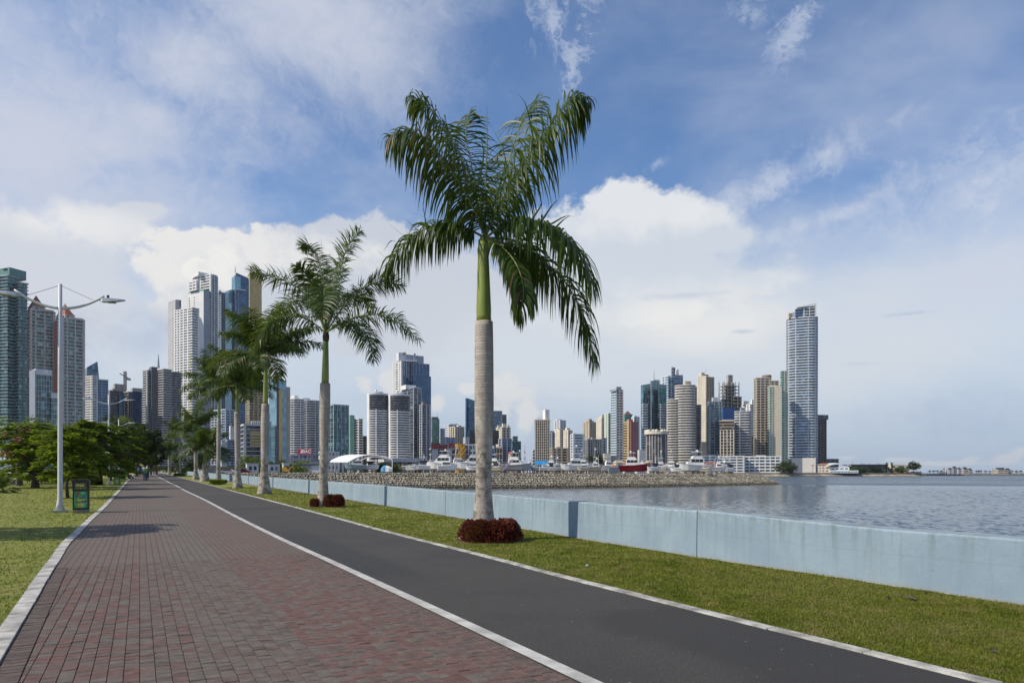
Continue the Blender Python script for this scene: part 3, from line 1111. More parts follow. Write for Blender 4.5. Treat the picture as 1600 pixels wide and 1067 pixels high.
def gen_frond(az, elev, L, curl, n=7):
    """a frond that leaves the crown at an elevation and curls down towards its tip"""
    p = Vector((0, 0, 0))
    d = Vector((math.cos(az) * math.cos(elev), math.sin(az) * math.cos(elev), math.sin(elev)))
    out = [p.copy()]
    for i in range(n):
        p = p + d * (L / n)
        out.append(p.copy())
        d = (d + Vector((0, 0, -1)) * curl * (.5 + i / n)).normalized()
    return out


# ---- nearest palm, frond by frond: (x, y) angles of the photograph plus a depth offset in metres
PY = 15.1
PX = (755 - 800) * PY / F
R1 = palm('tallest and nearest royal palm with ringed grey trunk rising out of a round red bush', PX, PY,
          [(.34, -.1), (.30, .12), (.235, .45), (.205, .8), (.165, 1.25), (.162, 1.5), (.186, 2.0), (.210, 2.5), (.214, 3.0), (.209, 3.6), (.208, 4.2), (.203, 4.7), (.185, 4.95)],
          4.83, 6.4, .166, (.0, 0), sway=.02)
base = Vector((PX, PY, 0))


def rel(x, y, dd):
    q = Vector(px(x, y, PY + dd))
    return q - base


c0 = (758, 372, 0)
FR = [
    ([c0, (745, 318, .10), (728, 262, .25), (700, 208, .35), (670, 168, .4), (643, 156, .4)], 54, .95, .8, 0, .04),
    ([c0, (742, 330, -.25), (716, 282, -.5), (683, 238, -.7), (645, 207, -.8), (608, 214, -.8)], 62, 1.15, 1.15, .26, .03),
    ([c0, (776, 330, -.15), (806, 272, -.3), (848, 212, -.45), (888, 160, -.5), (912, 158, -.5)], 80, 1.15, 1.05, 0, .02),
    ([c0, (735, 360, .1), (702, 349, .2), (660, 360, .3), (622, 392, .3), (600, 432, .3)], 76, .95, 1.0, 0, .12),
    ([c0, (790, 352, -.3), (832, 346, -.7), (874, 362, -1.0), (908, 400, -1.2), (927, 448, -1.25)], 84, 1.1, .95, .02, .12),
    ([c0, (795, 384, .2), (838, 402, .4), (884, 442, .55), (914, 500, .6), (929, 566, .6)], 84, 1.05, 1.05, .04, .12),
    ([c0, (784, 386, -.5), (806, 412, -1.0), (818, 452, -1.3), (812, 500, -1.3)], 70, .62, 1.6, .02, .15),
    ([c0, (750, 318, .5), (737, 262, 1.0), (728, 205, 1.3), (733, 180, 1.4)], 40, .7, .45, 0, .12),
    ([c0, (778, 316, .6), (796, 250, 1.2), (815, 190, 1.6), (838, 158, 1.8)], 56, .9, .5, 0, .10),
    ([c0, (780, 372, .8), (806, 378, 1.5), (832, 398, 2.0), (846, 430, 2.2)], 50, .75, .95, 0, .1),
]
rq = random.Random(5)
for pts, nl, L, dr, dry, st in FR:
    put('frond', frond_mesh([rel(*p) for p in pts], int(nl * 1.75), L * 1.12, .050, dr * 1.15, .42, st + .04, dry, 6, .030, .42, rnd=rq), R1, (0, 0, 0))
    # frond meshes are built about the palm's own foot
for o in R1.children:
    if o.name.startswith('frond'):
        o.location = (0, 0, -gz(PY))
# stray stiff leaflets above the two level fronds, and the spear leaf
mb = MB()
for a_, b_, c_ in (((830, 345), (846, 318), (838, 296)), ((845, 348), (862, 322), (872, 312)), ((862, 350), (884, 338), (902, 340)), ((822, 346), (815, 322), (806, 306)), ((868, 356), (880, 344), (893, 336)),
                   ((668, 362), (664, 340), (660, 315)), ((680, 354), (660, 338), (642, 332)), ((655, 362), (640, 348), (628, 338)), ((640, 374), (622, 362), (606, 348)), ((630, 384), (612, 376), (600, 392)), ((618, 400), (602, 402), (588, 388)),
                   ((795, 285), (805, 240), (790, 200)), ((834, 220), (820, 160), (793, 138)), ((850, 208), (846, 180), (848, 165)), ((862, 195), (856, 172), (860, 166)),
                   ((768, 330), (790, 250), (768, 198)), ((745, 300), (756, 235), (738, 190)), ((898, 158), (916, 166), (924, 186)), ((662, 166), (648, 152), (638, 153))):
    C = catmull([rel(*a_, -.3), rel(*b_, -.35), rel(*c_, -.3)], 7)
    vs = []
    for i, p in enumerate(C):
        w_ = .022 * (1 - i / 6.3)
        vs += [p + Vector((-w_, 0, w_ * .5)), p + Vector((w_, 0, -w_ * .5))]
    mb.add(vs, [(2 * i, 2 * i + 1, 2 * i + 3, 2 * i + 2) for i in range(6)])
obj('loose_leaflets', mb, FROND, R1, kind='stuff')
mb = MB()
mb.tube([rel(758, 372, 0), rel(758, 300, 0), rel(761, 225, .02), rel(761, 166, .02)], [.03, .022, .014, .003], 6)
obj('spear_leaf', mb, mat('spear_green', (.12, .16, .05), .5), R1)
mb = MB()
rq = random.Random(9)
for k in range(9):
    a_ = k * 2.4
    r_ = .075
    C = [Vector((r_ * math.cos(a_), r_ * math.sin(a_), 6.15)), Vector((r_ * 1.35 * math.cos(a_), r_ * 1.35 * math.sin(a_), 6.4)), Vector((.6 * r_ * math.cos(a_), .6 * r_ * math.sin(a_), 6.72))]
    mb.tube(C, [.03, .032, .02], 6)
obj('leaf_base', mb, RACH, R1, True)

# ---- second palm: fuller, stiff feathery fronds
P2Y = 28.0
P2X = -7.75
R2 = palm('second royal palm of the row, stiff feathery fronds, small red bush at its foot', P2X, P2Y,
          [(.30, -.1), (.25, .2), (.195, .7), (.165, 1.4), (.175, 2.6), (.21, 3.8), (.222, 4.5), (.20, 5.0), (.18, 5.25)], 5.05, 6.75, .15, (.12, 0))
b2 = Vector((P2X, P2Y, gz(P2Y)))


def rel2(x, y, dd):
    return Vector(px(x, y, P2Y + dd)) - b2


c0 = (509, 520, 0)
FR2 = [
    ([c0, (490, 475, .1), (462, 448, .3), (425, 432, .4), (392, 424, .4)], .80, .33), ([c0, (478, 498, -.2), (446, 496, -.4), (418, 508, -.5), (396, 545, -.5)], .80, .6),
    ([c0, (505, 465, .5), (500, 415, .9), (486, 386, 1.1), (471, 384, 1.2)], .62, .3), ([c0, (520, 470, .1), (532, 420, .2), (544, 385, .25), (562, 360, .3)], .75, .25),
    ([c0, (538, 478, .3), (570, 450, .7), (600, 440, .9), (630, 448, 1.0)], .80, .35), ([c0, (540, 502, -.2), (578, 492, -.4), (618, 498, -.5), (655, 532, -.6)], .82, .5),
    ([c0, (530, 506, -.8), (556, 508, -1.4), (574, 530, -1.8), (584, 562, -1.9)], .72, .7), ([c0, (508, 468, -1.0), (507, 450, -1.9), (506, 468, -2.8), (504, 495, -3.2)], .75, .45),
    ([c0, (490, 480, 1.0), (462, 472, 2.0), (440, 490, 2.7)], .7, .45), ([c0, (530, 470, 1.0), (556, 462, 2.0), (580, 480, 2.7)], .7, .45),
    ([c0, (496, 470, -.8), (480, 432, -1.4), (462, 415, -1.8)], .6, .35), ([c0, (512, 470, 1.2), (516, 430, 2.2), (520, 420, 2.9)], .65, .3),
]
for pts, L, dr in FR2:
    put('frond', frond_mesh([rel2(*p) for p in pts], 140, L * 1.2, .046, dr * .8, .8, .13, .02, 4, .036, .5), R2, (0, 0, 0))
mb = MB()
mb.tube([rel2(509, 520, 0), rel2(507, 450, 0), rel2(502, 375, 0)], [.04, .025, .004], 6)
obj('spear_leaf', mb, MATS['spear_green'], R2)
mb = MB()
mb.lathe([(.09, 6.7), (.135, 6.85), (.14, 7.0), (.09, 7.25), (.04, 7.5)], 10, 0, .12, 0)
obj('leaf_base', mb, SHEATH, R2, True)

# ---- the rest of the row shares eighteen frond shapes
VAR = []
rq = random.Random(21)
for k in range(18):
    el = R((70, 55, 42, 28, 15, 0)[k // 3] + rq.uniform(-6, 6))
    pts = gen_frond(0, el, 3.3 * rq.uniform(.9, 1.08), (.12, .17, .22, .24, .24, .22)[k // 3] * rq.uniform(.85, 1.2))
    VAR.append(frond_mesh(pts, 84, .88, .065, .6, .7, .12, .02 if k < 12 else .08, 3, .04, .45, rnd=rq))
YOUNG = frond_mesh(gen_frond(0, R(68), 3.2, .05), 40, .55, .05, .3, .4, .2, 0, 3, .04, .7, young=True, rnd=rq)
for i, (x_, Y, zc, zs, r, sc, lab) in enumerate((
        (413, 41.4, 8.1, 5.45, .30, 1.08, 'third royal palm of the row with thick bulging trunk and dense drooping crown'),
        (371.5, 53.0, 7.75, 5.9, .27, 1.05, 'fourth royal palm of the row with pale trunk and drooping dark crown'),
        (341, 65.0, 9.3, 6.2, .25, 1.12, 'fifth royal palm of the row behind the clipped green hedge'),
        (320, 78.6, 3.6, 2.1, .40, 1.0, 'short stout royal palm with swollen trunk base and a bright young frond'),
        (306, 91.0, 6.6, 4.6, .32, 1.15, 'pale trunked royal palm just beyond the short stout one'),
        (281, 126, 7.6, 5.5, .26, 1.15, 'thin trunked royal palm near the far end of the blue wall'),
        (264.6, 160, 5.2, 3.4, .34, 1.1, 'small far royal palm in front of the distant hedge'))):
    X = (x_ - 800) * Y / F
    rt = palm(lab, X, Y, [(r * 1.6, -.1), (r * 1.3, .25), (r * .92, .8), (r * .72, 1.5), (r * .76, zs * .55), (r * .86, zs * .8), (r * .72, zs)], zs, zc, r * .52, (random.uniform(-.15, .15), 0))
    q = random.Random(40 + i)
    for k in range(20):
        v = VAR[(k * 5 + i * 3) % 18] if k > 3 else VAR[k % 3 + 3]
        o = put('frond', v, rt, (0, 0, zc + .1 + q.uniform(-.05, .12)), k * 2.399 + q.uniform(-.25, .25))
        o.scale = (sc * q.uniform(.88, 1.08),) * 3
    if i in (3,):
        o = put('frond', YOUNG, rt, (0, 0, zc + .1), R(25))
        o['label'] = 'bright yellow green young frond standing upright'
    mb = MB()
    mb.tube([(0, 0, zc), (0, 0, zc + 1.2), (.05, 0, zc + 2.6 * sc)], [.05, .03, .006], 5)
    obj('spear_leaf', mb, MATS['spear_green'], rt)

# ================================================================== TREES, BUSHES, LAMPS, BINS
BARK = mat('bark', (.085, .068, .055), .9, .35, 6, .6, 20)
BARKP = mat('pale_bark', (.19, .165, .14), .9, .3, 6, .5, 20)
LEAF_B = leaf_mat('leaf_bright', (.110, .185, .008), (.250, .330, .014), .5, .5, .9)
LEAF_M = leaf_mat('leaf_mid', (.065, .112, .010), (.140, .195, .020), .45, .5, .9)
LEAF_D = leaf_mat('leaf_dark', (.012, .030, .008), (.035, .062, .012), .22, .45, .7)
LEAF_R = leaf_mat('leaf_dark_red', (.085, .011, .014), (.190, .022, .028), .2, .4, 6)
LEAF_Y = leaf_mat('leaf_olive', (.070, .082, .025), (.13, .135, .04), .3, .5, 1.5)
PINKF = mat('pink_blossom', (.55, .16, .20), .7, .25, 4)


def leaves(mb, pts, size, q, mi=0, flat=.0, per=1):
    for p in pts:
        for _ in range(per):
            a = q.uniform(0, 6.283)
            t = q.uniform(-1, 1) * (1 - flat) * 1.2
            u = Vector((math.cos(a), math.sin(a), q.uniform(-.3, .3) * (1 - flat)))
            w = Vector((-math.sin(a) * math.cos(t), math.cos(a) * math.cos(t), math.sin(t)))
            s = size * q.uniform(.6, 1.3)
            c = Vector(p)
            mb.add([c - u * s, c + w * s * .42, c + u * s, c - w * s * .42], [(0, 1, 2, 3)], mi)


def limbs(mb, root, height, spread, q, n=7, r0=.16, tips=None, zf=.35):
    top = Vector((q.uniform(-.2, .2), q.uniform(-.2, .2), height * zf))
    mb.tube([(0, 0, -.1), (q.uniform(-.05, .05), q.uniform(-.05, .05), height * zf * .5), top], [r0 * 1.35, r0, r0 * .85], 8)
    for k in range(n):
        a = k * 2.399 + q.uniform(-.4, .4)
        e = q.uniform(.25, 1.1)
        L = spread * q.uniform(.55, 1.0)
        m1 = top + Vector((math.cos(a) * L * .45, math.sin(a) * L * .45, (height * (1 - zf)) * e * .45))
        m2 = top + Vector((math.cos(a) * L, math.sin(a) * L, (height * (1 - zf)) * e * .85))
        mb.tube([top - Vector((0, 0, .1)), m1, m2], [r0 * .5, r0 * .3, r0 * .1], 5)
        if tips is not None:
            tips += [m1, m2]


def tree(name, label, X, Y, H, Rr, seed, kind, leaf=.16, n=5200, flowers=0, group=None, bark=None, zf=.3, r0=.16):
    q = random.Random(seed)
    root = thing(name, label, 'tree', (X, Y, gz(Y)), 0, group)
    mb = MB()
    tips = []
    limbs(mb, root, H, Rr, q, 9, r0, tips, zf)
    obj('trunk', mb, bark or BARK, root, True)
    mb = MB()
    if kind == 'layered':                # flat sprays of fine leaves in tiers, outer ones coloured brighter to look sunlit
        nsp = 46
        for k in range(nsp):
            f = (k + .5) / nsp
            z = H * (zf * .55 + (1 - zf * .55) * f)
            rad = Rr * math.sqrt(max(.05, 1 - ((f - .25) / .8) ** 2)) * q.uniform(.35, 1.02)
            a = k * 2.399 + q.uniform(-.3, .3)
            c = Vector((math.cos(a) * rad, math.sin(a) * rad, z))
            rx, ry = q.uniform(.55, 1.05) * Rr * .36, q.uniform(.4, .7) * Rr * .36
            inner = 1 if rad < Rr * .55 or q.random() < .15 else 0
            pts = []
            for _ in range(int(n / nsp)):
                r_ = math.sqrt(q.random())
                b_ = q.uniform(0, 6.283)
                dx, dy = r_ * math.cos(b_) * rx, r_ * math.sin(b_) * ry
                ca, sa = math.cos(a), math.sin(a)
                pts.append(c + Vector((dx * ca - dy * sa, dx * sa + dy * ca, q.gauss(0, .07) - .25 * (dx / rx) * abs(dx))))
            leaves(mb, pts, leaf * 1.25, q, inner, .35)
        pts = []
        for _ in range(int(n * .22)):
            v = Vector((q.gauss(0, 1), q.gauss(0, 1), q.gauss(0, .9))).normalized() * (q.random() ** .5)
            pts.append(Vector((v.x * Rr * .75, v.y * Rr * .75, H * (zf + .12) + (v.z * .5 + .5) * H * (1 - zf) * .72)))
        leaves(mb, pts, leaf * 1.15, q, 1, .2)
    else:                                # clumped crown
        clumps = []
        for k in range(60 if kind == 'dense' else 34):
            v = Vector((q.gauss(0, 1), q.gauss(0, 1), q.gauss(0, 1))).normalized() * (q.uniform(.35, 1.0) ** .6)
            clumps.append((Vector((v.x * Rr, v.y * Rr, H * (.5 + zf * .5) + v.z * H * (.5 - zf * .5))), q.uniform(.16, .34) * Rr, q.random()))
        for c, rc, w in clumps:
            pts = []
            for _ in range(int(n / len(clumps))):
                v = Vector((q.gauss(0, 1), q.gauss(0, 1), q.gauss(0, .75)))
                v = v.normalized() * q.uniform(.3, 1.0) ** .5
                pts.append(c + v * rc)
            leaves(mb, pts, leaf, q, 0 if w < .4 else 1 if w < .75 else 2, .25)
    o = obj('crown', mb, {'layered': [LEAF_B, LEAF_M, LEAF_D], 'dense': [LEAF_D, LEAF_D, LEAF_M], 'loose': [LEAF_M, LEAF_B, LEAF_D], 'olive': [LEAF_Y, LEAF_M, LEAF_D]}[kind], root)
    for k in range(flowers):
        mb = MB()
        a = q.uniform(2.6, 5.4) if flowers < 12 else q.uniform(0, 6.28)
        z = H * q.uniform(.5, .9)
        c = Vector((math.cos(a) * Rr * q.uniform(.45, .85), math.sin(a) * Rr * q.uniform(.5, .85), z))
        for j in range(26):
            leaves(mb, [c + Vector((q.gauss(0, .26), q.gauss(0, .14), q.gauss(0, .12) + .1 * j / 26))], .10, q, 0, 0)
        obj('blossom', mb, PINKF, root, kind='stuff')
    return root


def at(x, y=None, Y=None):
    """ground point seen at pixel x at distance Y"""
    return (x - 800) * Y / F, Y


for x_, Y, H, Rr, sd, kind, lab, kw in (
        (55, 54, 5.0, 3.0, 1, 'layered', 'low spreading tree in tiers of bright feathery leaves with pink blossom behind the first lamp', dict(flowers=11, n=7000, zf=.22, r0=.24, name='flame_tree')),
        (106, 36, 3.7, 1.75, 2, 'layered', 'young slender feathery tree standing just behind the first litter bin', dict(n=6000, zf=.42, r0=.07, leaf=.1, name='flame_tree')),
        (134, 50, 4.9, 2.3, 3, 'layered', 'feathery tree with grey trunk seen past the first litter bin', dict(n=6500, zf=.36, r0=.11, flowers=3, bark='p', name='flame_tree')),
        (158, 63, 5.4, 2.7, 4, 'layered', 'feathery bright green tree right beside the second lamp', dict(n=7000, zf=.3, r0=.14, name='flame_tree')),
        (172, 82, 6.6, 3.4, 5, 'layered', 'feathery tree reaching over the path by the third lamp', dict(n=7000, zf=.28, r0=.16, leaf=.2, name='flame_tree')),
        (20, 66, 6.2, 3.6, 6, 'loose', 'loose mid green tree at the far left behind the pink blossom tree', dict(n=5000, leaf=.2, name='broadleaf_tree')),
        (118, 92, 6.0, 4.0, 7, 'dense', 'dark tree in the shade behind the feathery trees left of the second lamp', dict(n=6000, leaf=.24, name='broadleaf_tree')),
        (183, 118, 10.5, 4.6, 8, 'dense', 'tall dark dense tree left of the two farther lamps', dict(n=9000, leaf=.27, zf=.22, name='broadleaf_tree')),
        (214, 124, 9.6, 4.2, 9, 'dense', 'big dark round tree overhanging the far end of the brick path', dict(n=10000, leaf=.27, zf=.2, name='broadleaf_tree')),
        (236, 150, 8.0, 3.2, 10, 'dense', 'dark tree at the bend of the path beside the far plain lamp pole', dict(n=6000, leaf=.3, zf=.18, name='broadleaf_tree')),
        (300, 185, 6.5, 5.0, 11, 'dense', 'dark rounded tree behind the white hoarding between the palms', dict(n=6000, leaf=.3, zf=.12, name='broadleaf_tree')),
        (395, 240, 5.5, 6.5, 12, 'loose', 'green tree in front of the office with gold bands', dict(n=5000, leaf=.36, zf=.1, name='broadleaf_tree')),
        (432, 250, 5.0, 5.0, 13, 'olive', 'olive green tree at the foot of the blue tower with a gold stripe', dict(n=4000, leaf=.36, zf=.1, name='broadleaf_tree')),
        (475, 262, 4.6, 6.5, 14, 'loose', 'wide green tree below the red rooftop sign', dict(n=4500, leaf=.36, zf=.1, name='broadleaf_tree')),
        (603, 330, 4.2, 5.5, 15, 'dense', 'dark tree under the round banded twin towers', dict(n=4000, leaf=.4, zf=.1, name='broadleaf_tree')),
        (650, 340, 5.2, 4.6, 27, 'dense', 'small dark tree between the twin towers and the boats', dict(n=3000, leaf=.4, zf=.1, name='broadleaf_tree')),
        (930, 520, 14, 8, 16, 'dense', 'dark tree behind the cream work boat', dict(n=3000, leaf=.7, zf=.1, name='broadleaf_tree')),
        (955, 540, 9, 10, 17, 'dense', 'dark low tree left of the beige marina houses', dict(n=3000, leaf=.7, zf=.1, name='broadleaf_tree')),
        (1229, 780, 12, 12, 18, 'dense', 'dark trees clump at the foot of the grey podium by the shore', dict(n=3000, leaf=1., zf=.1, name='broadleaf_tree')),
        (1427, 862, 13.5, 7.5, 19, 'dense', 'umbrella shaped dark tree at the tip of the headland', dict(n=3500, leaf=.8, zf=.3, r0=.4, name='broadleaf_tree')),
        (1407, 866, 6.5, 9, 20, 'loose', 'green bushy tree below the cream house on the headland', dict(n=2500, leaf=.9, zf=.1, name='broadleaf_tree')),
        (1340, 868, 6, 12, 21, 'dense', 'low dark trees before the long black house on the headland', dict(n=2500, leaf=.9, zf=.1, name='broadleaf_tree')),
        (1368, 868, 6.5, 9, 26, 'dense', 'low dark tree beside the long black house on the headland', dict(n=2500, leaf=.9, zf=.1, name='broadleaf_tree')),
        (-175, 16.2, 4.6, 2.0, 22, 'loose', 'tree beyond the left edge whose shade falls across lawn and path', dict(n=5000, leaf=.12, zf=.4, r0=.1, name='broadleaf_tree'))):
    nm = kw.pop('name')
    if kw.get('bark'):
        kw['bark'] = BARKP
    X, Y_ = at(x_, None, Y)
    t_ = tree(nm, lab, X, Y_, H, Rr, sd, kind, group='trees on the lawn' if Y < 160 else 'trees at the foot of the city', **kw)
    if Y > 200:
        t_.location.z = .95
# two slim cypresses on the headland
for x_ in (1385.5, 1393.5):
    Y = 858
    q = random.Random(x_)
    root = thing('cypress', 'slim dark cypress ' + ('left' if x_ < 1390 else 'right') + ' of the pair before the cream house', 'tree', ((x_ - 800) * Y / F, Y, .9), 0, 'cypresses on the headland')
    mb = MB()
    mb.tube([(0, 0, -.5), (0, 0, 11)], [.3, .1], 6)
    obj('trunk', mb, BARK, root)
    mb = MB()
    leaves(mb, [Vector((q.gauss(0, .55), q.gauss(0, .55), q.uniform(1, 13))) for _ in range(700)], .6, q, 0, .1)
    obj('crown', mb, LEAF_D, root)


# ---- bushes
def bush(name, label, X, Y, rx, ry, h, n, leaf, mats, seed, group=None, boxy=False, hole=0.):
    q = random.Random(seed)
    root = thing(name, label, 'bush', (X, Y, gz(Y) if Y < 200 else .95), -TH * 0, group)
    mb = MB()
    for _ in range(n):
        a = q.uniform(0, 6.283)
        if boxy:
            x, y, z = q.uniform(-1, 1), q.uniform(-1, 1), q.random() ** .5
            v = Vector((x * rx, y * ry, z * h))
        else:
            r_ = q.random() ** .35
            e = q.random() ** .7
            rr = r_ * (1 - .28 * e ** 3) * (1 + .08 * math.sin(5 * a) + .05 * math.sin(11 * a + e * 4))
            if hole and rr * rx < hole:
                continue
            v = Vector((math.cos(a) * rr * rx, math.sin(a) * rr * ry, e * h * (1 + .04 * math.sin(3 * a + 1) + .06 * math.sin(9 * a + e))))
        up = Vector((v.x / rx * .8, v.y / ry * .8, 1)).normalized()
        s = leaf * q.uniform(.6, 1.3)
        w = up.cross(Vector((q.gauss(0, 1), q.gauss(0, 1), q.gauss(0, 1)))).normalized()
        d = (up + w * q.uniform(-.2, 1.0)).normalized()
        k = d.cross(Vector((q.gauss(0, 1), q.gauss(0, 1), q.gauss(0, 1)))).normalized()
        mb.add([v, v + d * s * .5 + k * s * .3, v + d * s, v + d * s * .5 - k * s * .3], [(0, 1, 2, 3)], 0 if q.random() < .8 else 1)
    obj('foliage', mb, mats, root)
    mb = MB()
    for k in range(34):
        a = k * 2.399
        f = (k + 1) / 34
        r_ = math.sqrt(f) * .8
        mb.tube([(math.cos(a) * rx * r_ * .8, math.sin(a) * ry * r_ * .8, -.03), (math.cos(a) * rx * r_, math.sin(a) * ry * r_, h * .7)], [.012, .006], 4)
    obj('stem', mb, BARK, root)
    if name == 'red_bush':
        mb = MB()
        n_ = 26
        mb.add([(0, 0, .014)] + [((rx + q.uniform(.03, .20)) * math.cos(6.283 * k / n_), (ry + q.uniform(.03, .16)) * math.sin(6.283 * k / n_), .006) for k in range(n_)], [(0, 1 + k, 1 + (k + 1) % n_) for k in range(n_)])
        obj('bare_soil', mb, mat('bare_soil', (.13, .095, .06), .95, .35, 14, .6, 50), root)
    return root


q1 = Vector(px(766, 845, 14.95))
bush('red_bush', 'clipped dark red bush in a thick ring round the foot of the nearest palm', q1.x, 14.95, .66, .62, .43, 16000, .058, [LEAF_R, LEAF_R], 3, 'dark red bushes at palm feet', hole=.2)
bush('red_bush', 'small dark red bush growing beside the foot of the second palm', -7.30, 27.9, .42, .40, .44, 5000, .07, [LEAF_R, LEAF_R], 4, 'dark red bushes at palm feet')
bush('red_bush', 'tiny dark red tuft hugging the other side of the second palm foot', -8.02, 27.75, .18, .2, .30, 1200, .06, [LEAF_R, LEAF_R], 5, 'dark red bushes at palm feet')
X_, Y_ = at(341, None, 63.2)
bush('green_hedge', 'short clipped green hedge block in front of the fifth palm', X_, Y_, .62, .5, .42, 3500, .10, [LEAF_M, LEAF_B], 6, None, True)
X_, Y_ = at(280.5, None, 124)
bush('green_bush', 'low green clump round the foot of the thin far palm', X_, Y_, 1.1, .8, .45, 1200, .16, [LEAF_M, LEAF_B], 7)
for x_, Y, rx, h, sd, lab in ((250, 195, 4.2, 1.6, 8, 'long dark hedge across the bend of the path'), (277, 190, 3.2, 1.35, 9, 'dark hedge behind the small far palm'), (291, 176, 1.7, 1.15, 10, 'rounded hedge at the end of the blue wall'), (212, 205, 6, 1.5, 12, 'dark hedge behind the walkers under the trees')):
    X_, Y_ = at(x_, None, Y)
    bush('green_hedge', lab, X_, Y_, rx, 1.2, h, 3500, .22, [LEAF_D, LEAF_M], sd, 'hedges at the bend of the path')
for x_, Y, rx, h, sd, lab, mt in ((133, 84, 1.8, 1.1, 13, 'dark red leaved shrub on the lawn behind the first bin', [LEAF_R, LEAF_D]), (72, 70, 1.7, 1.2, 14, 'pale olive shrub beside the pink blossom tree trunk', [LEAF_Y, LEAF_M]), (146, 62, .6, .4, 15, 'low dark shrub on the lawn right of the first bin', [LEAF_D, LEAF_M])):
    X_, Y_ = at(x_, None, Y)
    bush('garden_shrub', lab, X_, Y_, rx, rx * .8, h, 2500, .16, mt, sd, 'shrubs on the left lawn')
for x_, lab in ((405, 'low green bushes left along the harbour road'), (455, 'low green bushes below the red sign'), (358, 'low green bushes along the road behind the palms')):
    X_, Y_ = at(x_, None, 232)
    bush('green_bush', lab, X_, Y_, 6, 2, 2.2, 2000, .4, [LEAF_M, LEAF_D], int(x_), 'bushes along the harbour road')
X_, Y_ = at(607, None, 262)
bush('green_bush', 'rounded dark green bush on the breakwater top by the white canopy', X_, Y_, 5.2, 3, 3.4, 3500, .38, [LEAF_D, LEAF_M], 77)


# ---- small spiky palm and date palms on the left lawn
def spiky(name, label, X, Y, h, L, n, seed, trunk=True):
    q = random.Random(seed)
    root = thing(name, label, 'palm tree', (X, Y, gz(Y)), 0, 'bushy palms on the left lawn')
    if trunk:
        mb = MB()
        mb.tube([(0, 0, -.1), (0, 0, h * .5), (0, 0, h)], [.28, .24, .22], 8)
        obj('trunk', mb, BARK, root)
    for k in range(n):
        el = R(q.uniform(-15, 78))
        pts = gen_frond(0, el, L * q.uniform(.8, 1.1), q.uniform(.1, .2))
        o = put('frond', frond_mesh(pts, 22, L * .30, .055, .3, .5, .2, 0, 3, .02, .8, rnd=q), root, (0, 0, h), k * 2.399)
    return root


X_, Y_ = at(5, None, 43)
spiky('date_palm', 'small stemless spiky palm on the lawn cut by the left edge', X_, Y_, .15, 1.15, 16, 3, False)
X_, Y_ = at(30, None, 60)
spiky('date_palm', 'drooping date palm behind the leftmost lamp pole', X_, Y_, 2.6, 2.6, 18, 4)
X_, Y_ = at(64, None, 74)
spiky('date_palm', 'upright bushy date palm rising above the pink blossom tree', X_, Y_, 4.1, 2.9, 18, 5)
for x_, Y, h, L, lab in ((1057, 268, 3.9, 1.9, 'young palm with ragged crown among the boats'), (1142, 640, 6, 3.4, 'small palm in front of the white apartment block'), (1217, 820, 6, 4, 'small palm at the right end of the white apartment block'), (1238, 815, 7, 3.5, 'small palm beside the pale podium'), (1270, 835, 8, 3.5, 'small palm at the right corner of the pale podium')):
    X_, Y_ = at(x_, None, Y)
    o = spiky('date_palm', lab, X_, Y_, h, L, 12, int(x_))
    o['group'] = 'palms along the far shore'
    o.location.z = .95

# ---- lamps
LAMP = mat('lamp_white_paint', (.56, .57, .58), .4, .06, 2)
LAMPG = mat('lamp_grey_underside', (.30, .30, .29), .5, .1, 4)


def lamp(label, X, Y, H, seed=0, group='white twin arm street lamps along the path'):
    z0 = gz(Y)
    root = thing('street_lamp', label, 'street lamp', (X, Y, z0), R(18), group)
    mb = MB()
    mb.tube([(0, 0, .06), (0, 0, .32), (0, 0, .5), (0, 0, H * .6), (0, 0, H)], [.15, .11, .082, .072, .062], 12)
    obj('pole', mb, LAMP, root, True)
    mb = MB()
    mb.box(-.22, .22, -.22, .22, -.05, .07)
    obj('base_plate', mb, LAMPG, root)
    ja = H - .9
    for s in (-1, 1):
        mb = MB()
        pts = [(s * u * 1.40, 0, ja + .55 * (u ** 2) + .03) for u in np.linspace(0, 1, 10)]
        mb.tube(pts, [.055 - .002 * i for i in range(10)], 8)
        arm = obj('arm', mb, LAMP, root, True)
        mb = MB()
        mb.tube([(0, 0, H - .04), (s * 1.12, 0, ja + .37)], .010, 4)
        obj('stay_wire', mb, LAMPG, root)
        hx, hz = s * 1.30, ja + .40
        mb = MB()
        rings = []
        for u, w, hh, dz in ((0, .07, .10, 0), (.06, .11, .16, .01), (.30, .125, .15, .03), (.56, .11, .09, .05), (.76, .06, .045, .07), (.79, .02, .03, .075)):
            x = hx + s * u
            zc = hz + dz
            rings.append([(x, -w, zc - hh * .35), (x, w, zc - hh * .35), (x, w * .8, zc + hh * .5), (x, -w * .8, zc + hh * .5)])
        mb.loft(rings)
        head = obj('lamp_head', mb, LAMP, root)
        mb = MB()
        mb.box(hx + s * .2 - .28 * (s < 0), hx + s * .2 + .28 * (s > 0), -.08, .08, hz - .055, hz - .03)
        obj('lens', mb, LAMPG, head)
        mb = MB()
        mb.tube([(hx + s * .22, 0, hz + .09), (hx + s * .22, 0, hz + .22)], .045, 8)
        obj('photocell', mb, BLACK, head)
        mb = MB()
        mb.tube([(s * 1.2, 0, ja + .42), (hx + s * .05, 0, hz + .03)], .03, 6)
        obj('bracket', mb, LAMP, arm)
    return root


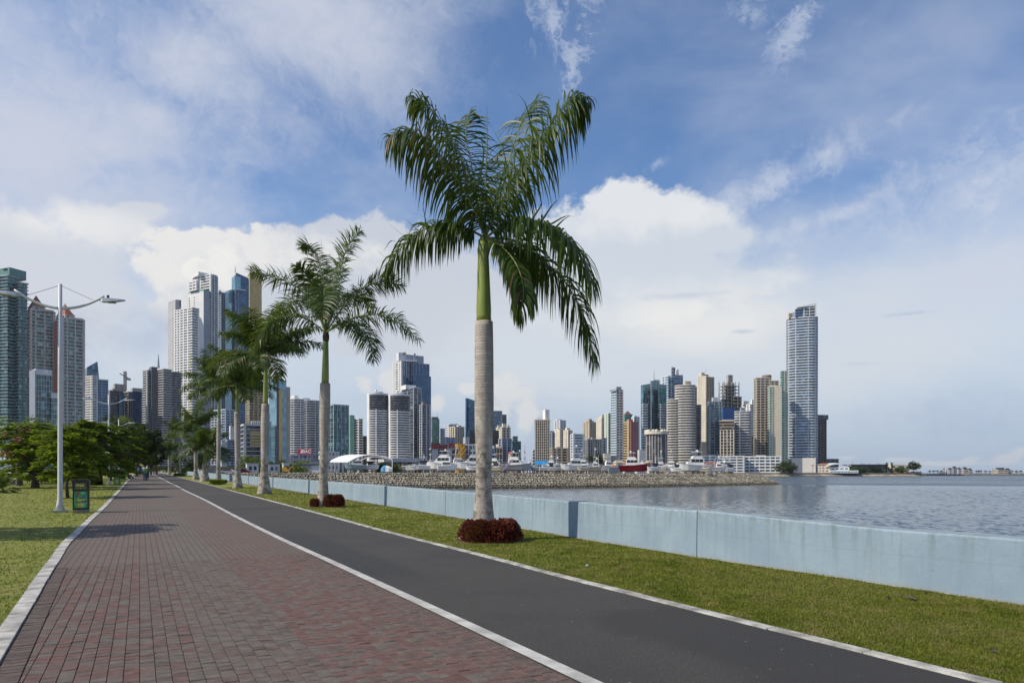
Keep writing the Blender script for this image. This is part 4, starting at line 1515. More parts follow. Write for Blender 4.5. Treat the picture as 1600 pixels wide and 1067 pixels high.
for x_, Y, top, lab in ((94, 24.6, 444, 'nearest tall white twin arm lamp by the first litter bin'), (170, 61, 616, 'second white twin arm lamp in front of the feathery trees'), (185.5, 94, 655, 'third white twin arm lamp half hidden in the trees'), (193, 121, 671, 'fourth white lamp farther along, just right of the third'), (4, 78, 668, 'white lamp half out of the left edge before the date palm'), (241, 210, 699, 'plain far lamp pole at the bend of the path')):
    X, Y_ = at(x_, None, Y)
    H = EYE + (HZ - top) * Y / F - gz(Y)
    lamp(lab, X, Y_, H)

# ---- litter bins
BINB = mat('bin_black', (.016, .017, .018), .45, .2, 5)
BASE = mat('bin_concrete_base', (.25, .235, .21), .9, .2, 8)
m = bpy.data.materials.new('bin_poster')
m.use_nodes = True
POST = m
g = G(m.node_tree)
b = m.node_tree.nodes['Principled BSDF']
o = g.sep(g.node('ShaderNodeTexCoord').outputs['Object'])
u = g.m('DIVIDE', o[0], .42)
v = g.m('DIVIDE', g.m('SUBTRACT', o[2], .55), .5)
rr = g.m('SQRT', g.m('ADD', g.m('MULTIPLY', u, u), g.m('MULTIPLY', g.m('ADD', v, .3), g.m('ADD', v, .3))))
g.put(b.inputs['Base Color'], g.mix(g.smooth(rr, .05, .55), (.62, .70, .02), (.008, .28, .09)))
b.inputs['Roughness'].default_value = .4


def text(body, size, x, z, y, m_, parent, name='lettering', tilt=0., ext=.002):
    cu = bpy.data.curves.new('txt', 'FONT')
    cu.body = body
    cu.size = size
    cu.align_x = 'CENTER'
    cu.align_y = 'CENTER'
    cu.extrude = ext
    cu.resolution_u = 3
    cu.offset = size * .03
    o = bpy.data.objects.new('txt', cu)
    COL.objects.link(o)
    bpy.context.view_layer.update()
    me = bpy.data.meshes.new_from_object(o.evaluated_get(bpy.context.evaluated_depsgraph_get()))
    bpy.data.objects.remove(o)
    me.materials.clear()
    me.materials.append(m_)
    t = put(name, me, parent, (x, y, z))
    t.rotation_euler = (R(90), tilt, 0)
    return t


NAVY = mat('print_navy', (.012, .03, .20), .4, .02)
PWHITE = mat('print_white', (.75, .75, .75), .5, .02)
PRED = mat('print_red', (.5, .03, .03), .5, .02)
PORG = mat('print_orange', (.75, .25, .02), .5, .02)
PSKY = mat('print_sky', (.2, .5, .75), .5, .02)


def litter_bin(label, X, Y, sc=1., full=True):
    root = thing('litter_bin', label, 'litter bin', (X, Y, gz(Y)), math.atan2(X, Y) * -.88, 'black litter bins with green posters')
    root.scale = (sc,) * 3
    mb = MB()
    mb.box(-.235, .25, -.2, .25, -.05, .12)
    obj('concrete_base', mb, BASE, root)
    mb = MB()
    mb.box(-.245, .245, -.22, .22, .12, .82)
    obj('body', mb, BINB, root)
    mb = MB()
    mb.box(-.20, .20, -.232, -.2195, .18, .77)
    po = obj('poster', mb, POST, root)
    if full:
        for nm, body, s_, x, z, mm, tl in (('lettering', 'Tuai', .17, -.02, .545, NAVY, R(-6)), ('lettering', 'bote', .19, .01, .40, NAVY, R(-5))):
            text(body, s_, x, z, -.2345, mm, po, tilt=tl)
            text(body, s_ * 1.03, x, z - .004, -.2335, PWHITE, po, tilt=tl, ext=.0008)
        mb = MB()
        mb.lathe([(.0, 0), (.05, .0), (.05, .004), (0, .004)], 14)
        lo = obj('emblem', mb, PRED, po, loc=(-.075, -.2325, .70))
        lo.rotation_euler = (R(90), 0, 0)
        text('BAC', .07, .07, .70, -.2335, PWHITE, po)
        for x, mm in ((-.04, PORG), (.07, PSKY)):
            mb = MB()
            mb.box(x - .045, x + .045, -.2345, -.2325, .215, .265)
            obj('emblem', mb, mm, po)
    for s in (-1, 1):
        mb = MB()
        mb.box(s * .22 - .035, s * .22 + .035, -.2, .2, .8215, 1.06)
        obj('lid_post', mb, BINB, root)
    mb = MB()
    mb.loft([[(x * w, y, z) for x, y in ((-1, -.22), (1, -.22), (1, .22), (-1, .22))] for w, z in ((.262, 1.06), (.262, 1.12), (.23, 1.165), (.15, 1.185))])
    obj('lid', mb, BINB, root)
    mb = MB()
    mb.box(-.235, .235, -.21, .21, .8205, .85)
    obj('rim', mb, BINB, root)
    return root


for x_, Y, lab, full in ((127, 24.3, 'nearest black litter bin with a green poster on a concrete block', True), (183, 60.5, 'second black litter bin beside the second lamp', True), (193.5, 92, 'third litter bin, green front beside the seated people', False), (199, 110, 'fourth litter bin, farthest of the green fronted ones', False)):
    X, Y_ = at(x_, None, Y)
    litter_bin(lab, X, Y_, 1.0 if Y < 90 else .92, full)

# ================================================================== CITY
GZC = .95                                  # level of the city ground


def corner(xl, xm, xr, Z, a):
    """plan of a box whose nearest corner is seen at xm and whose side corners are seen at xl and xr;
    the yaw of its right face stays near a degrees while the two sides keep sensible proportions"""
    tl, tm, tr = ((q - 800) / F for q in (xl, xm, xr))
    N = Vector((tm * Z, Z))
    best = None
    for k in range(-100, 161):
        g_ = R(k * .5)
        c, s_ = math.cos(g_), math.sin(g_)
        d1, d2 = s_ + tl * c, c - tr * s_
        if d1 < .004 or d2 < .004:
            continue
        w1, w2 = (N.x - tl * Z) / d1, (tr * Z - N.x) / d2
        if w1 < .3 or w2 < .3:
            continue
        cost = (math.log(w1 / w2)) ** 2 * .8 + ((k * .5 - a) / 25) ** 2
        if best is None or cost < best[0]:
            best = (cost, w1, w2, c, s_)
    if best is None:
        raise ValueError((xl, xm, xr))
    _, w1, w2, c, s_ = best
    ur, ul = Vector((c, s_)), Vector((-s_, c))
    return [N, N + ur * w2, N + ur * w2 + ul * w1, N + ul * w1]


def roundp(xl, xr, Z, dep=.9, n=22, pw=2.6):
    c = (xl + xr) / 2
    w = (xr - xl) / 2 * Z / F
    D = Z + w * dep
    w *= D / Z
    C = Vector(((c - 800) * D / F, D))
    yaw = math.atan2(-(c - 800) / F, 1)
    out = []
    for k in range(n):
        t = 2 * math.pi * k / n
        x = math.copysign(abs(math.cos(t)) ** (2 / pw), math.cos(t)) * w
        y = math.copysign(abs(math.sin(t)) ** (2 / pw), math.sin(t)) * w * dep
        out.append(C + Vector((x * math.cos(yaw) - y * math.sin(yaw), x * math.sin(yaw) + y * math.cos(yaw))))
    return out


def offset(poly, d):
    n = len(poly)
    out = []
    for i in range(n):
        p0, p1, p2 = poly[i - 1], poly[i], poly[(i + 1) % n]
        e1, e2 = (p1 - p0).normalized(), (p2 - p1).normalized()
        n1, n2 = Vector((e1.y, -e1.x)), Vector((e2.y, -e2.x))
        bs = n1 + n2
        out.append(p1 + bs * (d / max(.3, 1 + n1.dot(n2))))
    return out


class Tower:
    def __init__(s, name, label, cat, Z, x, group=None):
        s.o = Vector(((x - 800) * Z / F, Z, GZC))
        s.root = thing(name, label, cat, s.o, 0, group)
        s.Z = Z

    def loc(s, poly):
        return [Vector((p[0] - s.o.x, p[1] - s.o.y)) for p in poly]

    def z(s, y, Z=None):
        return EYE - (y - HZ) * (Z or s.Z) / F - GZC

    def block(s, poly, yt, yb=None, fh=3.4, glass='dark', band=None, hb=.3, d=.35, piers=(0, 0), pw=.6, pm=None, par=1.0, pd=.16, name='glass_body', bname='floor_band', inset=0., single=False, pz=None, endp=True):
        """glazed core, one slab or spandrel per storey, and upright piers on the two faces towards us"""
        P = s.loc(poly)
        z0 = 0 if yb is None else s.z(yb)
        z1 = s.z(yt)
        mb = MB()
        mb.prism(P, z0 - (.5 if yb is None else 0), z1)
        core = obj(name, mb, GL[glass] if isinstance(glass, str) else glass, s.root)
        n = max(1, int(round((z1 - z0) / fh)))
        f = (z1 - z0) / n
        if band:
            Q = offset(P, d)
            wide = (f * F / s.Z) >= 3.95 and not single
            if wide:
                mb = MB()
                mb.prism(Q, 0, f * hb)
                me = mb.mesh(bname, band)
                for k in range(n):
                    put(bname, me, s.root, (0, 0, z0 + k * f + f * .02))
            else:
                mb = MB()
                for k in range(n):
                    mb.prism(Q, z0 + k * f + f * .02, z0 + k * f + f * (hb + .02))
                obj(bname, mb, band, s.root, kind='stuff')
            if par:
                mb = MB()
                mb.prism(offset(P, d + .05), z1 - .3, z1 + par)
                obj('parapet', mb, band, s.root)
        pm = pm or band
        if piers != (0, 0) and pm:
            dd = d + pd
            rows = []
            if len(P) == 4:
                N, RR, K, L = P
                for (A, B_), cnt in (((L, N), piers[0]), ((N, RR), piers[1])):
                    cl = cnt if isinstance(cnt, (list, tuple)) else ([i / (cnt - 1) if cnt > 1 else .5 for i in range(cnt)])
                    for fr_ in cl:
                        rows.append((A, B_, fr_))
            else:
                m_ = len(P)
                for k in range(piers[0]):
                    i = int(m_ / 2 + (k + .5) / piers[0] * m_ / 2) % m_
                    rows.append((P[i], P[(i + 1) % m_], .5))
            zt = z1 + (par * .8 if par else 0) if pz is None else s.z(pz)
            for A, B_, fr_ in rows:
                e = (B_ - A)
                L_ = e.length
                e = e.normalized()
                nn = Vector((e.y, -e.x))
                c = A + e * min(max(fr_ * L_, pw / 2 - .05), L_ - pw / 2 + .05)
                mb = MB()
                mb.prism([c - e * pw / 2 + nn * dd, c + e * pw / 2 + nn * dd, c + e * pw / 2 - nn * .3, c - e * pw / 2 - nn * .3], z0 - .2, zt)
                obj('pier', mb, pm, s.root)
        return s

    def box(s, poly, yt, yb, m_, name='penthouse', sl=None):
        P = s.loc(poly)
        z1 = s.z(yt) if sl is None else [s.z(q) for q in sl]
        mb = MB()
        mb.prism(P, s.z(yb) if yb is not None else -.5, z1)
        obj(name, mb, m_, s.root)
        return s

    def mast(s, x, yt, yb, r=.4, Zo=6, m_=None):
        X = (x - 800) * (s.Z + Zo) / F - s.o.x
        mb = MB()
        zb, zt = s.z(yb, s.Z + Zo), s.z(yt, s.Z + Zo)
        mb.tube([(X, Zo, zb), (X, Zo, zb + (zt - zb) * .5), (X, Zo, zt)], [r, r * .6, r * .15], 6)
        obj('mast', mb, m_ or GREY, s.root)
        return s


PIT = lambda pxs, Z: pxs * Z / F            # storey height from its height in the photograph
AP, OF = ('apartment_tower', 'tower'), ('office_tower', 'tower')
GRP = 'towers of the skyline'


def T(kind, label, Z, x):
    return Tower(kind[0], label, kind[1], Z, x, GRP)


TEALP = mat('teal_panel', (.09, .20, .19), .5, .15, .2)
GREENP = mat('green_panel', (.16, .33, .27), .6, .1, .2)
BLUEG = mat('blue_grey_wall', (.27, .30, .36), .7, .08, .1)
BWHITE = mat('cool_white_render', (.58, .60, .63), .6, .08, .1)
LILAC = mat('pale_grey_wall', (.42, .41, .42), .8, .08, .1)
NET = mat('blue_netting', (.01, .06, .22), .7, .15, .3)
CONC = mat('raw_concrete', (.36, .33, .30), .9, .2, .3)
ROOFR = mat('red_tile_roof', (.30, .10, .06), .8, .15, .5)
YEL = mat('lime_yellow_panel', (.45, .48, .08), .6, .1, .3)
RAIL = mat('balcony_white', (.50, .53, .54), .6, .1, .3)
RAILD = mat('balcony_grey_teal', (.30, .36, .37), .6, .1, .3)
MAST = mat('mast_steel', (.16, .17, .19), .5, .1, 1)

# ---------------- left group
Z = 650
t = T(AP, 'dark teal balcony tower cut by the left edge of the photo', Z, 12)
t.block(corner(-48, 12, 27, Z, 44), 431, None, PIT(5.2, Z), 'teal', RAILD, .2, .9, ([0, .2, .4, .6, .8], [1]), 1.2, TEALP, bname='balcony')
t.block(corner(22, 29, 42.5, Z + 4, 40), 440, None, PIT(5.2, Z), 'teal', RAILD, .2, .9, ([], [.5]), .6, TEALP, bname='balcony')
t.box(corner(-44, 15, 41, Z + 2, 42), 416.5, 431, TEALP, 'crown')
t.box(corner(4, 8, 12, Z - 3, 44), 420.5, 423, BLACK, 'vent')
t.block(corner(-60, 18, 20, Z - 12, 25), 668, None, 6, 'lblue', BWHITE, .45, .3, par=1)
for xl, xm, xr, yt, zz, lab, ap in ((40, 48, 86.5, 484, 660, 'pink beige tower with red pyramid roof, left one of the twins', 462), (84, 98, 132.5, 497, 652, 'pink beige tower with red pyramid roof, right one of the twins', 475)):
    t = T(AP, lab, zz, xm)
    P = corner(xl, xm, xr, zz, 24)
    t.block(P, yt, None, PIT(5.6, zz), 'teal', PINK, .28, .3, ([0, .35, .65, 1], [0, .2, .56, .92, 1]), 1.1, PINK)
    if xl > 80:
        N, RR, K, L = t.loc(P)
        e = (N - L).normalized()
        nn = Vector((e.y, -e.x))
        mb = MB()
        mb.prism([L + nn * .7, L + e * (N - L).length * .45 + nn * .7, L + e * (N - L).length * .45 - nn * .2, L - nn * .2], -.5, t.z(yt - 1))
        obj('terracotta_strip', mb, TERRA, t.root)
    t.block(corner(xl + 4, xm + 4, xr - 16, zz + 4, 24), yt - 7, yt, PIT(5, zz), 'teal', PINK, .4, .3, ([0, 1], [0, .5, 1]), 1.3, PINK)
    Pp = t.loc(corner(xl + 3, xm + 4, xr - 17, zz + 3, 24))
    c = sum(Pp, Vector((0, 0))) / 4
    mb = MB()
    zb = t.z(yt - 8)
    mb.add([(*p, zb) for p in Pp] + [(*c, t.z(ap, zz + 14))], [(3, 2, 1, 0), (0, 1, 4), (1, 2, 4), (2, 3, 4), (3, 0, 4)])
    obj('pyramid_roof', mb, ROOFR, t.root)
    t.box(corner(xl + 20, xl + 24, xr - 2, zz + 3, 24), yt - 3, yt, PINK, 'roof_frame')
Z = 520
t = T(OF, 'glass office block with pale blank side wall below the pink towers', Z, 55)
t.block(corner(46, 56, 81, Z, 22), 585, None, PIT(8.4, Z), 'teal', LGREY, .1, .12, ([], [0, .17, .33, .5, .67, .83, 1]), .22, LGREY, 0)
t.box(corner(45.7, 55.9, 81.3, Z - .4, 22), 576, 585, BWHITE, 'white_crown')
t.box(corner(45.8, 54.8, 55.8, Z - .5, 18), 578, None, BLUEG, 'side_wall')
t.block(corner(79, 81, 92, Z + 3, 22), 621, None, PIT(8.4, Z), 'teal', LGREY, .1, .12, ([], [0, .33, .67, 1]), .22, LGREY, 0)
t.box(corner(78.8, 80.8, 92.3, Z + 2.6, 22), 613, 621, BWHITE, 'white_crown')
mb = MB()
mb.lathe([(.0, 0), (1.3, 0), (1.3, .2), (0, .2)], 14)
N = Vector(px(73, 580.5, Z - 1)) - t.o
o = obj('roundel', mb, GREY, t.root, loc=N)
o.rotation_euler = (R(90), 0, 0)
Z = 720
t = T(OF, 'white and blue tower with a slanted glass blade on its roof', Z, 146)
t.block(corner(131, 145, 152, Z, 35), 588, None, PIT(3.9, Z), 'blue', WHITE, .5, .4, ([0, .85], [1]), 1.2, WHITE)
t.block(corner(145, 149, 169, Z + 6, 30), 592, None, PIT(4.4, Z), 'deep', RAIL, .14, .25, ([], [.5, 1]), .5, RAIL)
P = t.loc(corner(131, 136, 155, Z + 8, 25))
mb = MB()
mb.prism([P[3], P[0], P[1], P[2]], t.z(590), [t.z(574), t.z(572), t.z(561), t.z(562)], 0, [P[3], P[0], P[1] * .86 + P[0] * .14, P[2]])
obj('glass_blade', mb, GL['blue'], t.root)
Z = 820
t = T(('building_under_construction', 'tower'), 'unfinished dark tower with blue glazing and a crane on top', Z, 192)
t.block(corner(169, 172, 190, Z, 28), 611, None, PIT(4.2, Z), 'dark', DGREY, .3, .2, ([], [0, .3, .6]), .8, DGREY)
t.block(corner(186, 187, 193, Z - 3, 30), 612, None, PIT(4, Z), 'deep', None, 0)
t.block(corner(190, 200, 208, Z + 5, 40), 612, None, PIT(4.6, Z), 'dark', CONC, .18, .5, ([0, .5], [0, .5, 1]), .9, CONC)
t.block(corner(204, 207, 224, Z + 2, 28), 611, None, PIT(4, Z), 'deep', None, 0)
t.box(corner(204, 207, 224, Z + 2.2, 28), 605.5, 611.2, CONC, 'raw_top')
t.box(corner(170, 176, 197, Z + 6, 30), 606, 611, CONC, 'raw_top')
t.box(corner(176, 179, 197, Z + 8, 30), 598, 606, CONC, 'core')
c = Tower('tower_crane', 'dark tower crane standing above the unfinished tower', 'crane', Z + 12, 195.5)
c.o.z = GZC
z0, z1 = c.z(610), c.z(580)
mb = MB()
for sx in (-1, 1):
    for sy in (-1, 1):
        mb.box(sx * 1.1 - .3, sx * 1.1 + .3, sy * 1.1 - .3, sy * 1.1 + .3, z0, z1)
k = z0
while k < z1 - 2.5:
    for sx in (-1, 1):
        mb.tube([(sx * 1.1, -1.1, k), (sx * 1.1, 1.1, k + 2.5)], .22, 4)
        mb.tube([(-1.1, sx * 1.1, k), (1.1, sx * 1.1, k + 2.5)], .22, 4)
    k += 2.5
obj('tower_mast', mb, MAST, c.root)
mb = MB()
a0, a1 = Vector(px(187, 583.5, Z + 12)) - c.o, Vector(px(202.5, 592, Z + 12)) - c.o
mb.tube([a0, a1], .75, 4)
mb.box(a1.x - 2.4, a1.x + .6, -1.6, 1.6, a1.z - 1.6, a1.z + .8)
obj('jib', mb, MAST, c.root)
Z = 760
t = T(AP, 'dark tower with white balcony bands and a thin spire', Z, 237)
t.block(corner(223.5, 231, 240, Z, 44), 579, None, PIT(3.75, Z), 'dark', LGREY, .32, .9, ([.95], []), 1.1, LGREY, bname='balcony')
t.box(corner(233, 237, 246, Z - 1, 30), 573, None, DGREY, 'dark_shaft')
t.block(corner(243, 256, 267, Z - 4, 42), 578, None, PIT(3.75, Z), 'dark', LGREY, .32, .9, ([.02], []), 1.0, LGREY, bname='balcony')
t.block(corner(262, 266, 283, Z + 8, 34), 580, None, PIT(3.75, Z), 'dark', BLUEG, .26, .9, ([], []), 1, LGREY, bname='balcony')
t.box(corner(250, 254, 268, Z + 8, 40), 574.5, 578, GREY, 'penthouse')
t.mast(247.5, 553, 575, 1.4, 8, BLUEG)
Z = 930
t = T(AP, 'narrow grey beige slab tower at the left of the white high-rises', Z, 277)
t.block(corner(262.5, 274, 283, Z, 30), 468.5, None, PIT(4.3, Z), LILAC, None, 0, name='wall')
P = t.loc(corner(262.5, 274, 283, Z, 30))
wm = MB()
e = (P[0] - P[3]).normalized()
nn = Vector((e.y, -e.x))
cc = P[3] + (P[0] - P[3]) * .55
wm.prism([cc - e * 1.7 + nn * .25, cc + e * 1.7 + nn * .25, cc + e * 1.7 - nn * .3, cc - e * 1.7 - nn * .3], 0, 1.9)
wmesh = wm.mesh('window', RAIL)
k = 4
while k < t.z(474):
    put('window', wmesh, t.root, (0, 0, k))
    k += PIT(4.5, Z)
t.box(corner(274, 275, 283, Z + 2, 40), 467.5, 478, mat('dark_brown_cladding', (.13, .10, .10), .7, .1, .2), 'stair_head')
Z = 850
t = T(AP, 'bright white tower with dark windows and lime panels, lit on its left face', Z, 300)
t.block(corner(272.5, 300.5, 311, Z, 34), 481, None, PIT(4.15, Z), 'grey', WHITE, .46, .3, ([0, .17, .33, .52, .76], [1]), 1.9, WHITE)
q = random.Random(8)
P = t.loc(corner(272.5, 300.5, 311, Z, 34))
e = (P[0] - P[3]).normalized()
nn = Vector((e.y, -e.x))
mb = MB()
cc = P[3] + (P[0] - P[3]) * .93
mb.prism([cc - e * 1.0 + nn * .55, cc + e * 1.0 + nn * .55, cc + e * 1.0 - nn * .2, cc - e * 1.0 - nn * .2], 0, 1.6)
ym = mb.mesh('lime_panel', YEL)
for k in range(6, 46):
    if q.random() < .5:
        put('lime_panel', ym, t.root, (0, 0, k * PIT(4.15, Z)))
Z = 940
t = T(AP, 'tallest white high-rise with stepped top on the left', Z, 327)
W2 = mat('white_render_tall', (.66, .65, .63), .7, .06, .1)
t.block(corner(294, 318, 327, Z, 32), 454, None, PIT(4.1, Z), W2, None, 0, name='wall')
wm = MB()
P = t.loc(corner(294, 318, 327, Z, 32))
e = (P[0] - P[3]).normalized()
nn = Vector((e.y, -e.x))
for fr_ in (.08, .40):
    cc = P[3] + (P[0] - P[3]) * fr_
    wm.prism([cc - e * .8 + nn * .2, cc + e * .8 + nn * .2, cc + e * .8 - nn * .3, cc - e * .8 - nn * .3], 0, 1.8)
wmesh = wm.mesh('window', GL['dark'])
for k in range(int(t.z(456) / PIT(4.1, Z))):
    put('window', wmesh, t.root, (0, 0, k * PIT(4.1, Z) + 1))
t.box(corner(293.8, 318, 328, Z - .5, 32), 452, 454.2, GREENP, 'green_cornice')
t.block(corner(295, 307, 312, Z + 4, 32), 438, 452, PIT(4.1, Z), 'grey', W2, .55, .2, ([0, .5, 1], [0, 1]), 1.8, W2)
t.block(corner(300, 330, 339.5, Z + 9, 34), 426, 452, PIT(4.1, Z), 'grey', W2, .5, .25, ([0, .3, .45, .95], [0, 1]), 2.2, W2)
t.block(corner(326, 330, 340.5, Z + 7, 30), 430, None, PIT(4.1, Z), 'teal', BLUEG, .4, .4, ([0, 1], [0, .5, 1]), 1.4, LGREY, bname='balcony')
t.box(corner(301, 310, 326, Z + 12, 34), 420.5, 426, W2, 'crown')
t.box(corner(317, 318.5, 327.5, Z - .8, 30), 455, None, BLUEG, 'shaded_return')  # blue grey colour puts the shade into this side of the white tower
Z = 990
t = T(AP, 'blue grey tower behind the tallest white high-rise', Z, 345)
t.block(corner(339, 345.5, 353.5, Z, 34), 457.5, None, PIT(3.8, Z), 'deep', BLUEG, .36, .3, ([0, .5], [0, .5, 1]), 1.5, BLUEG)
t.block(corner(350, 353, 364, Z + 5, 32), 465, None, PIT(3.8, Z), 'deep', BLUEG, .36, .3, ([0], [.5, 1]), 1.5, BLUEG)
t.box(corner(339.5, 342, 346, Z - 1, 34), 454, 457.6, LGREY, 'stair_head')
Z = 960
t = T(OF, 'blue mirror glass tower with pointed top beside the gold slab', Z, 368)
t.block(corner(352, 362, 370, Z + 6, 36), 450.5, None, PIT(3.6, Z), 'lblue', MATS['blue_grey_wall'], .12, .1, ([], []), par=0)
t.block(corner(361.5, 368, 384, Z, 30), 452, None, PIT(3.6, Z), 'deep', MATS['blue_grey_wall'], .1, .08, ([0, 1], [.3]), .5, BLUEG, 0)
t.block(corner(362, 367, 376, Z + 3, 30), 430, 452, PIT(3.6, Z), 'lblue', None, 0)
t.block(corner(371, 373.5, 389, Z + 8, 30), 432, None, PIT(3.6, Z), 'deep', None, 0)
P = t.loc(corner(366, 369, 388, Z + 6, 28))
mb = MB()
mb.prism(P, t.z(432), [t.z(424), t.z(430), t.z(430), t.z(424)])
obj('sloping_top', mb, GL['deep'], t.root)
t.box(corner(366, 367, 384, Z - 2, 28), 451.5, 453, BWHITE, 'white_ledge')
t.mast(367.6, 414, 426, .7, 6)
Z = 1010
t = T(OF, 'tall gold mirror glass slab behind the second palm', Z, 392)
t.block(corner(387.5, 390, 409, Z, 30), 424.5, None, PIT(4.5, Z), 'gold', None, 0)
# lower buildings between the palms
Z = 480
t = T(('office_building', 'building'), 'mid-rise office with dark glass and gold spandrel bands behind the palms', Z, 381)
t.block(corner(376, 381, 410, Z, 20), 664, None, PIT(7.0, Z), 'dark', LGREY, .16, .3, ([0], [.02, 1]), 1.6, LGREY)
GOLDP = mat('gold_panel', (.46, .34, .17), .5, .1, .3)
P = t.loc(corner(376, 381, 410, Z, 20))
e = (P[1] - P[0]).normalized()
nn = Vector((e.y, -e.x))
L_ = (P[1] - P[0]).length
for k in range(2, 8):
    zz = t.z(664) - PIT(7.0, Z) * (k * .62) - 1.5
    mb = MB()
    A, B_ = P[0] + e * L_ * .33, P[0] + e * L_ * .99
    mb.prism([A + nn * .55, B_ + nn * .55, B_ - nn * .2, A - nn * .2], zz, zz + 1.45)
    obj('gold_band', mb, GOLDP, t.root)
for k in range(5):
    cc = P[0] + e * L_ * (.45 + .11 * k) - nn * 3
    mb = MB()
    mb.lathe([(.45, 0), (.45, 2.2), (.7, 2.4), (.7, 2.8)], 8, 0, cc.x, cc.y)
    obj('roof_vent', mb, BWHITE, t.root, loc=(0, 0, t.z(664) + .6))
Z = 520
t = T(('office_building', 'building'), 'low grey office with dark window bands left of the gold banded office', Z, 356)
t.box(corner(343, 346, 357, Z, 18), 690, None, LGREY, 'blank_wall')
t.block(corner(354, 355.5, 372, Z + 1, 18), 688, None, PIT(4.4, Z), 'blue', BLUEG, .3, .2)
t.block(corner(358, 360, 377, Z + 6, 18), 664, None, PIT(5, Z), LGREY, None, 0, name='wall')
t.box(corner(361, 362, 378, Z + 5, 18), 661, 664, DGREY, 'plant_screen')
Z = 900
t = T(AP, 'blue glass flats low behind the fourth palm trunk', Z, 350)
t.block(corner(330, 352, 366, Z, 34), 640, None, PIT(4.2, Z), 'deep', BWHITE, .22, .4, ([0, .25, .5, .75], [0, .5, 1]), 1.1, BWHITE)
t.block(corner(384, 390, 412, Z + 10, 34), 600, None, PIT(4.2, Z), 'brown', MATS['gold_panel'], .3, .3, ([0, 1], [.3, .6, 1]), 1.5, GOLDP)
Z = 470
t = T(OF, 'slim light blue glass tower with a gold vertical stripe', Z, 432)
t.block(corner(420.5, 432.5, 447.5, Z, 30), 594, None, PIT(13, Z), 'lblue', BLUEG, .03, .06, par=.5)
P = t.loc(corner(420.5, 432.5, 447.5, Z, 30))
e = (P[1] - P[0]).normalized()
nn = Vector((e.y, -e.x))
L_ = (P[1] - P[0]).length
for a_, b_, mm, dz in ((-.02, .2, DGREY, .12), (.2, .58, GL['gold'], .3)):
    A, B_ = P[0] + e * L_ * a_, P[0] + e * L_ * b_
    mb = MB()
    mb.prism([A + nn * dz, B_ + nn * dz, B_ - nn * .2, A - nn * .2], -.3, t.z(607 if dz > .2 else 594))
    obj('vertical_stripe', mb, mm, t.root)
t.block(corner(417.5, 419, 424, Z - 2, 30), 660, None, PIT(13, Z), 'lblue', BLUEG, .03, .06, par=.5)
t.box(corner(445, 446.5, 453.5, Z + 8, 30), 602, None, PINK, 'side_wall')
Z = 760
t = T(AP, 'white banded curved tower with a white roof box behind the red sign', Z, 470)
t.block(roundp(453.5, 480, Z, .8, 20), 624, None, PIT(3.75, Z), 'dark', WHITE, .38, .7, (5, 0), .5, WHITE, bname='balcony')
t.block(roundp(474, 497.5, Z + 2, .8, 20), 626, None, PIT(3.75, Z), 'dark', LGREY, .38, .7, (4, 0), .5, LGREY, bname='balcony')
t.box(corner(453.5, 460, 466, Z + 10, 44), 616, 624, WHITE, 'penthouse')
t.box(roundp(470, 484, Z + 4, .8, 14), 621, 626, BWHITE, 'penthouse')
t = T(AP, 'narrow dark and white tower just left of the second palm trunk', Z + 30, 500)
t.block(corner(494, 498, 515, Z + 30, 34), 627, None, PIT(4, Z), 'dark', BWHITE, .3, .4, ([0, 1], [0, .5, 1]), 1.4, BWHITE)
Z = 640
t = T(OF, 'teal glass block with a white square grid right of the second palm trunk', Z, 522)
t.block(corner(509, 521, 545, Z, 30), 633, None, PIT(6.8, Z), 'teal', BLUEG, .07, .2, ([0, .33, .66], [0, .25, .5, .75, 1]), .32, LGREY)
Z = 740
t = T(AP, 'white and dark banded tower with a green end strip', Z, 556)
t.block(corner(545, 560, 566.5, Z, 38), 655, None, PIT(3.9, Z), 'dark', WHITE, .42, .4, ([.16], [.03]), .6, WHITE, bname='balcony')
t.box(corner(544, 547, 554, Z - 1, 30), 648.5, None, GREENP, 'green_strip')
t = T(('brown_block', 'building'), 'small dark brown block beside the green striped tower', 900, 569)
t.block(corner(565, 567, 576, 900, 30), 682, None, PIT(4, 900), 'brown', DGREY, .3, .2, ([0], [0, .5, 1]), 1, DGREY)
Z = 720
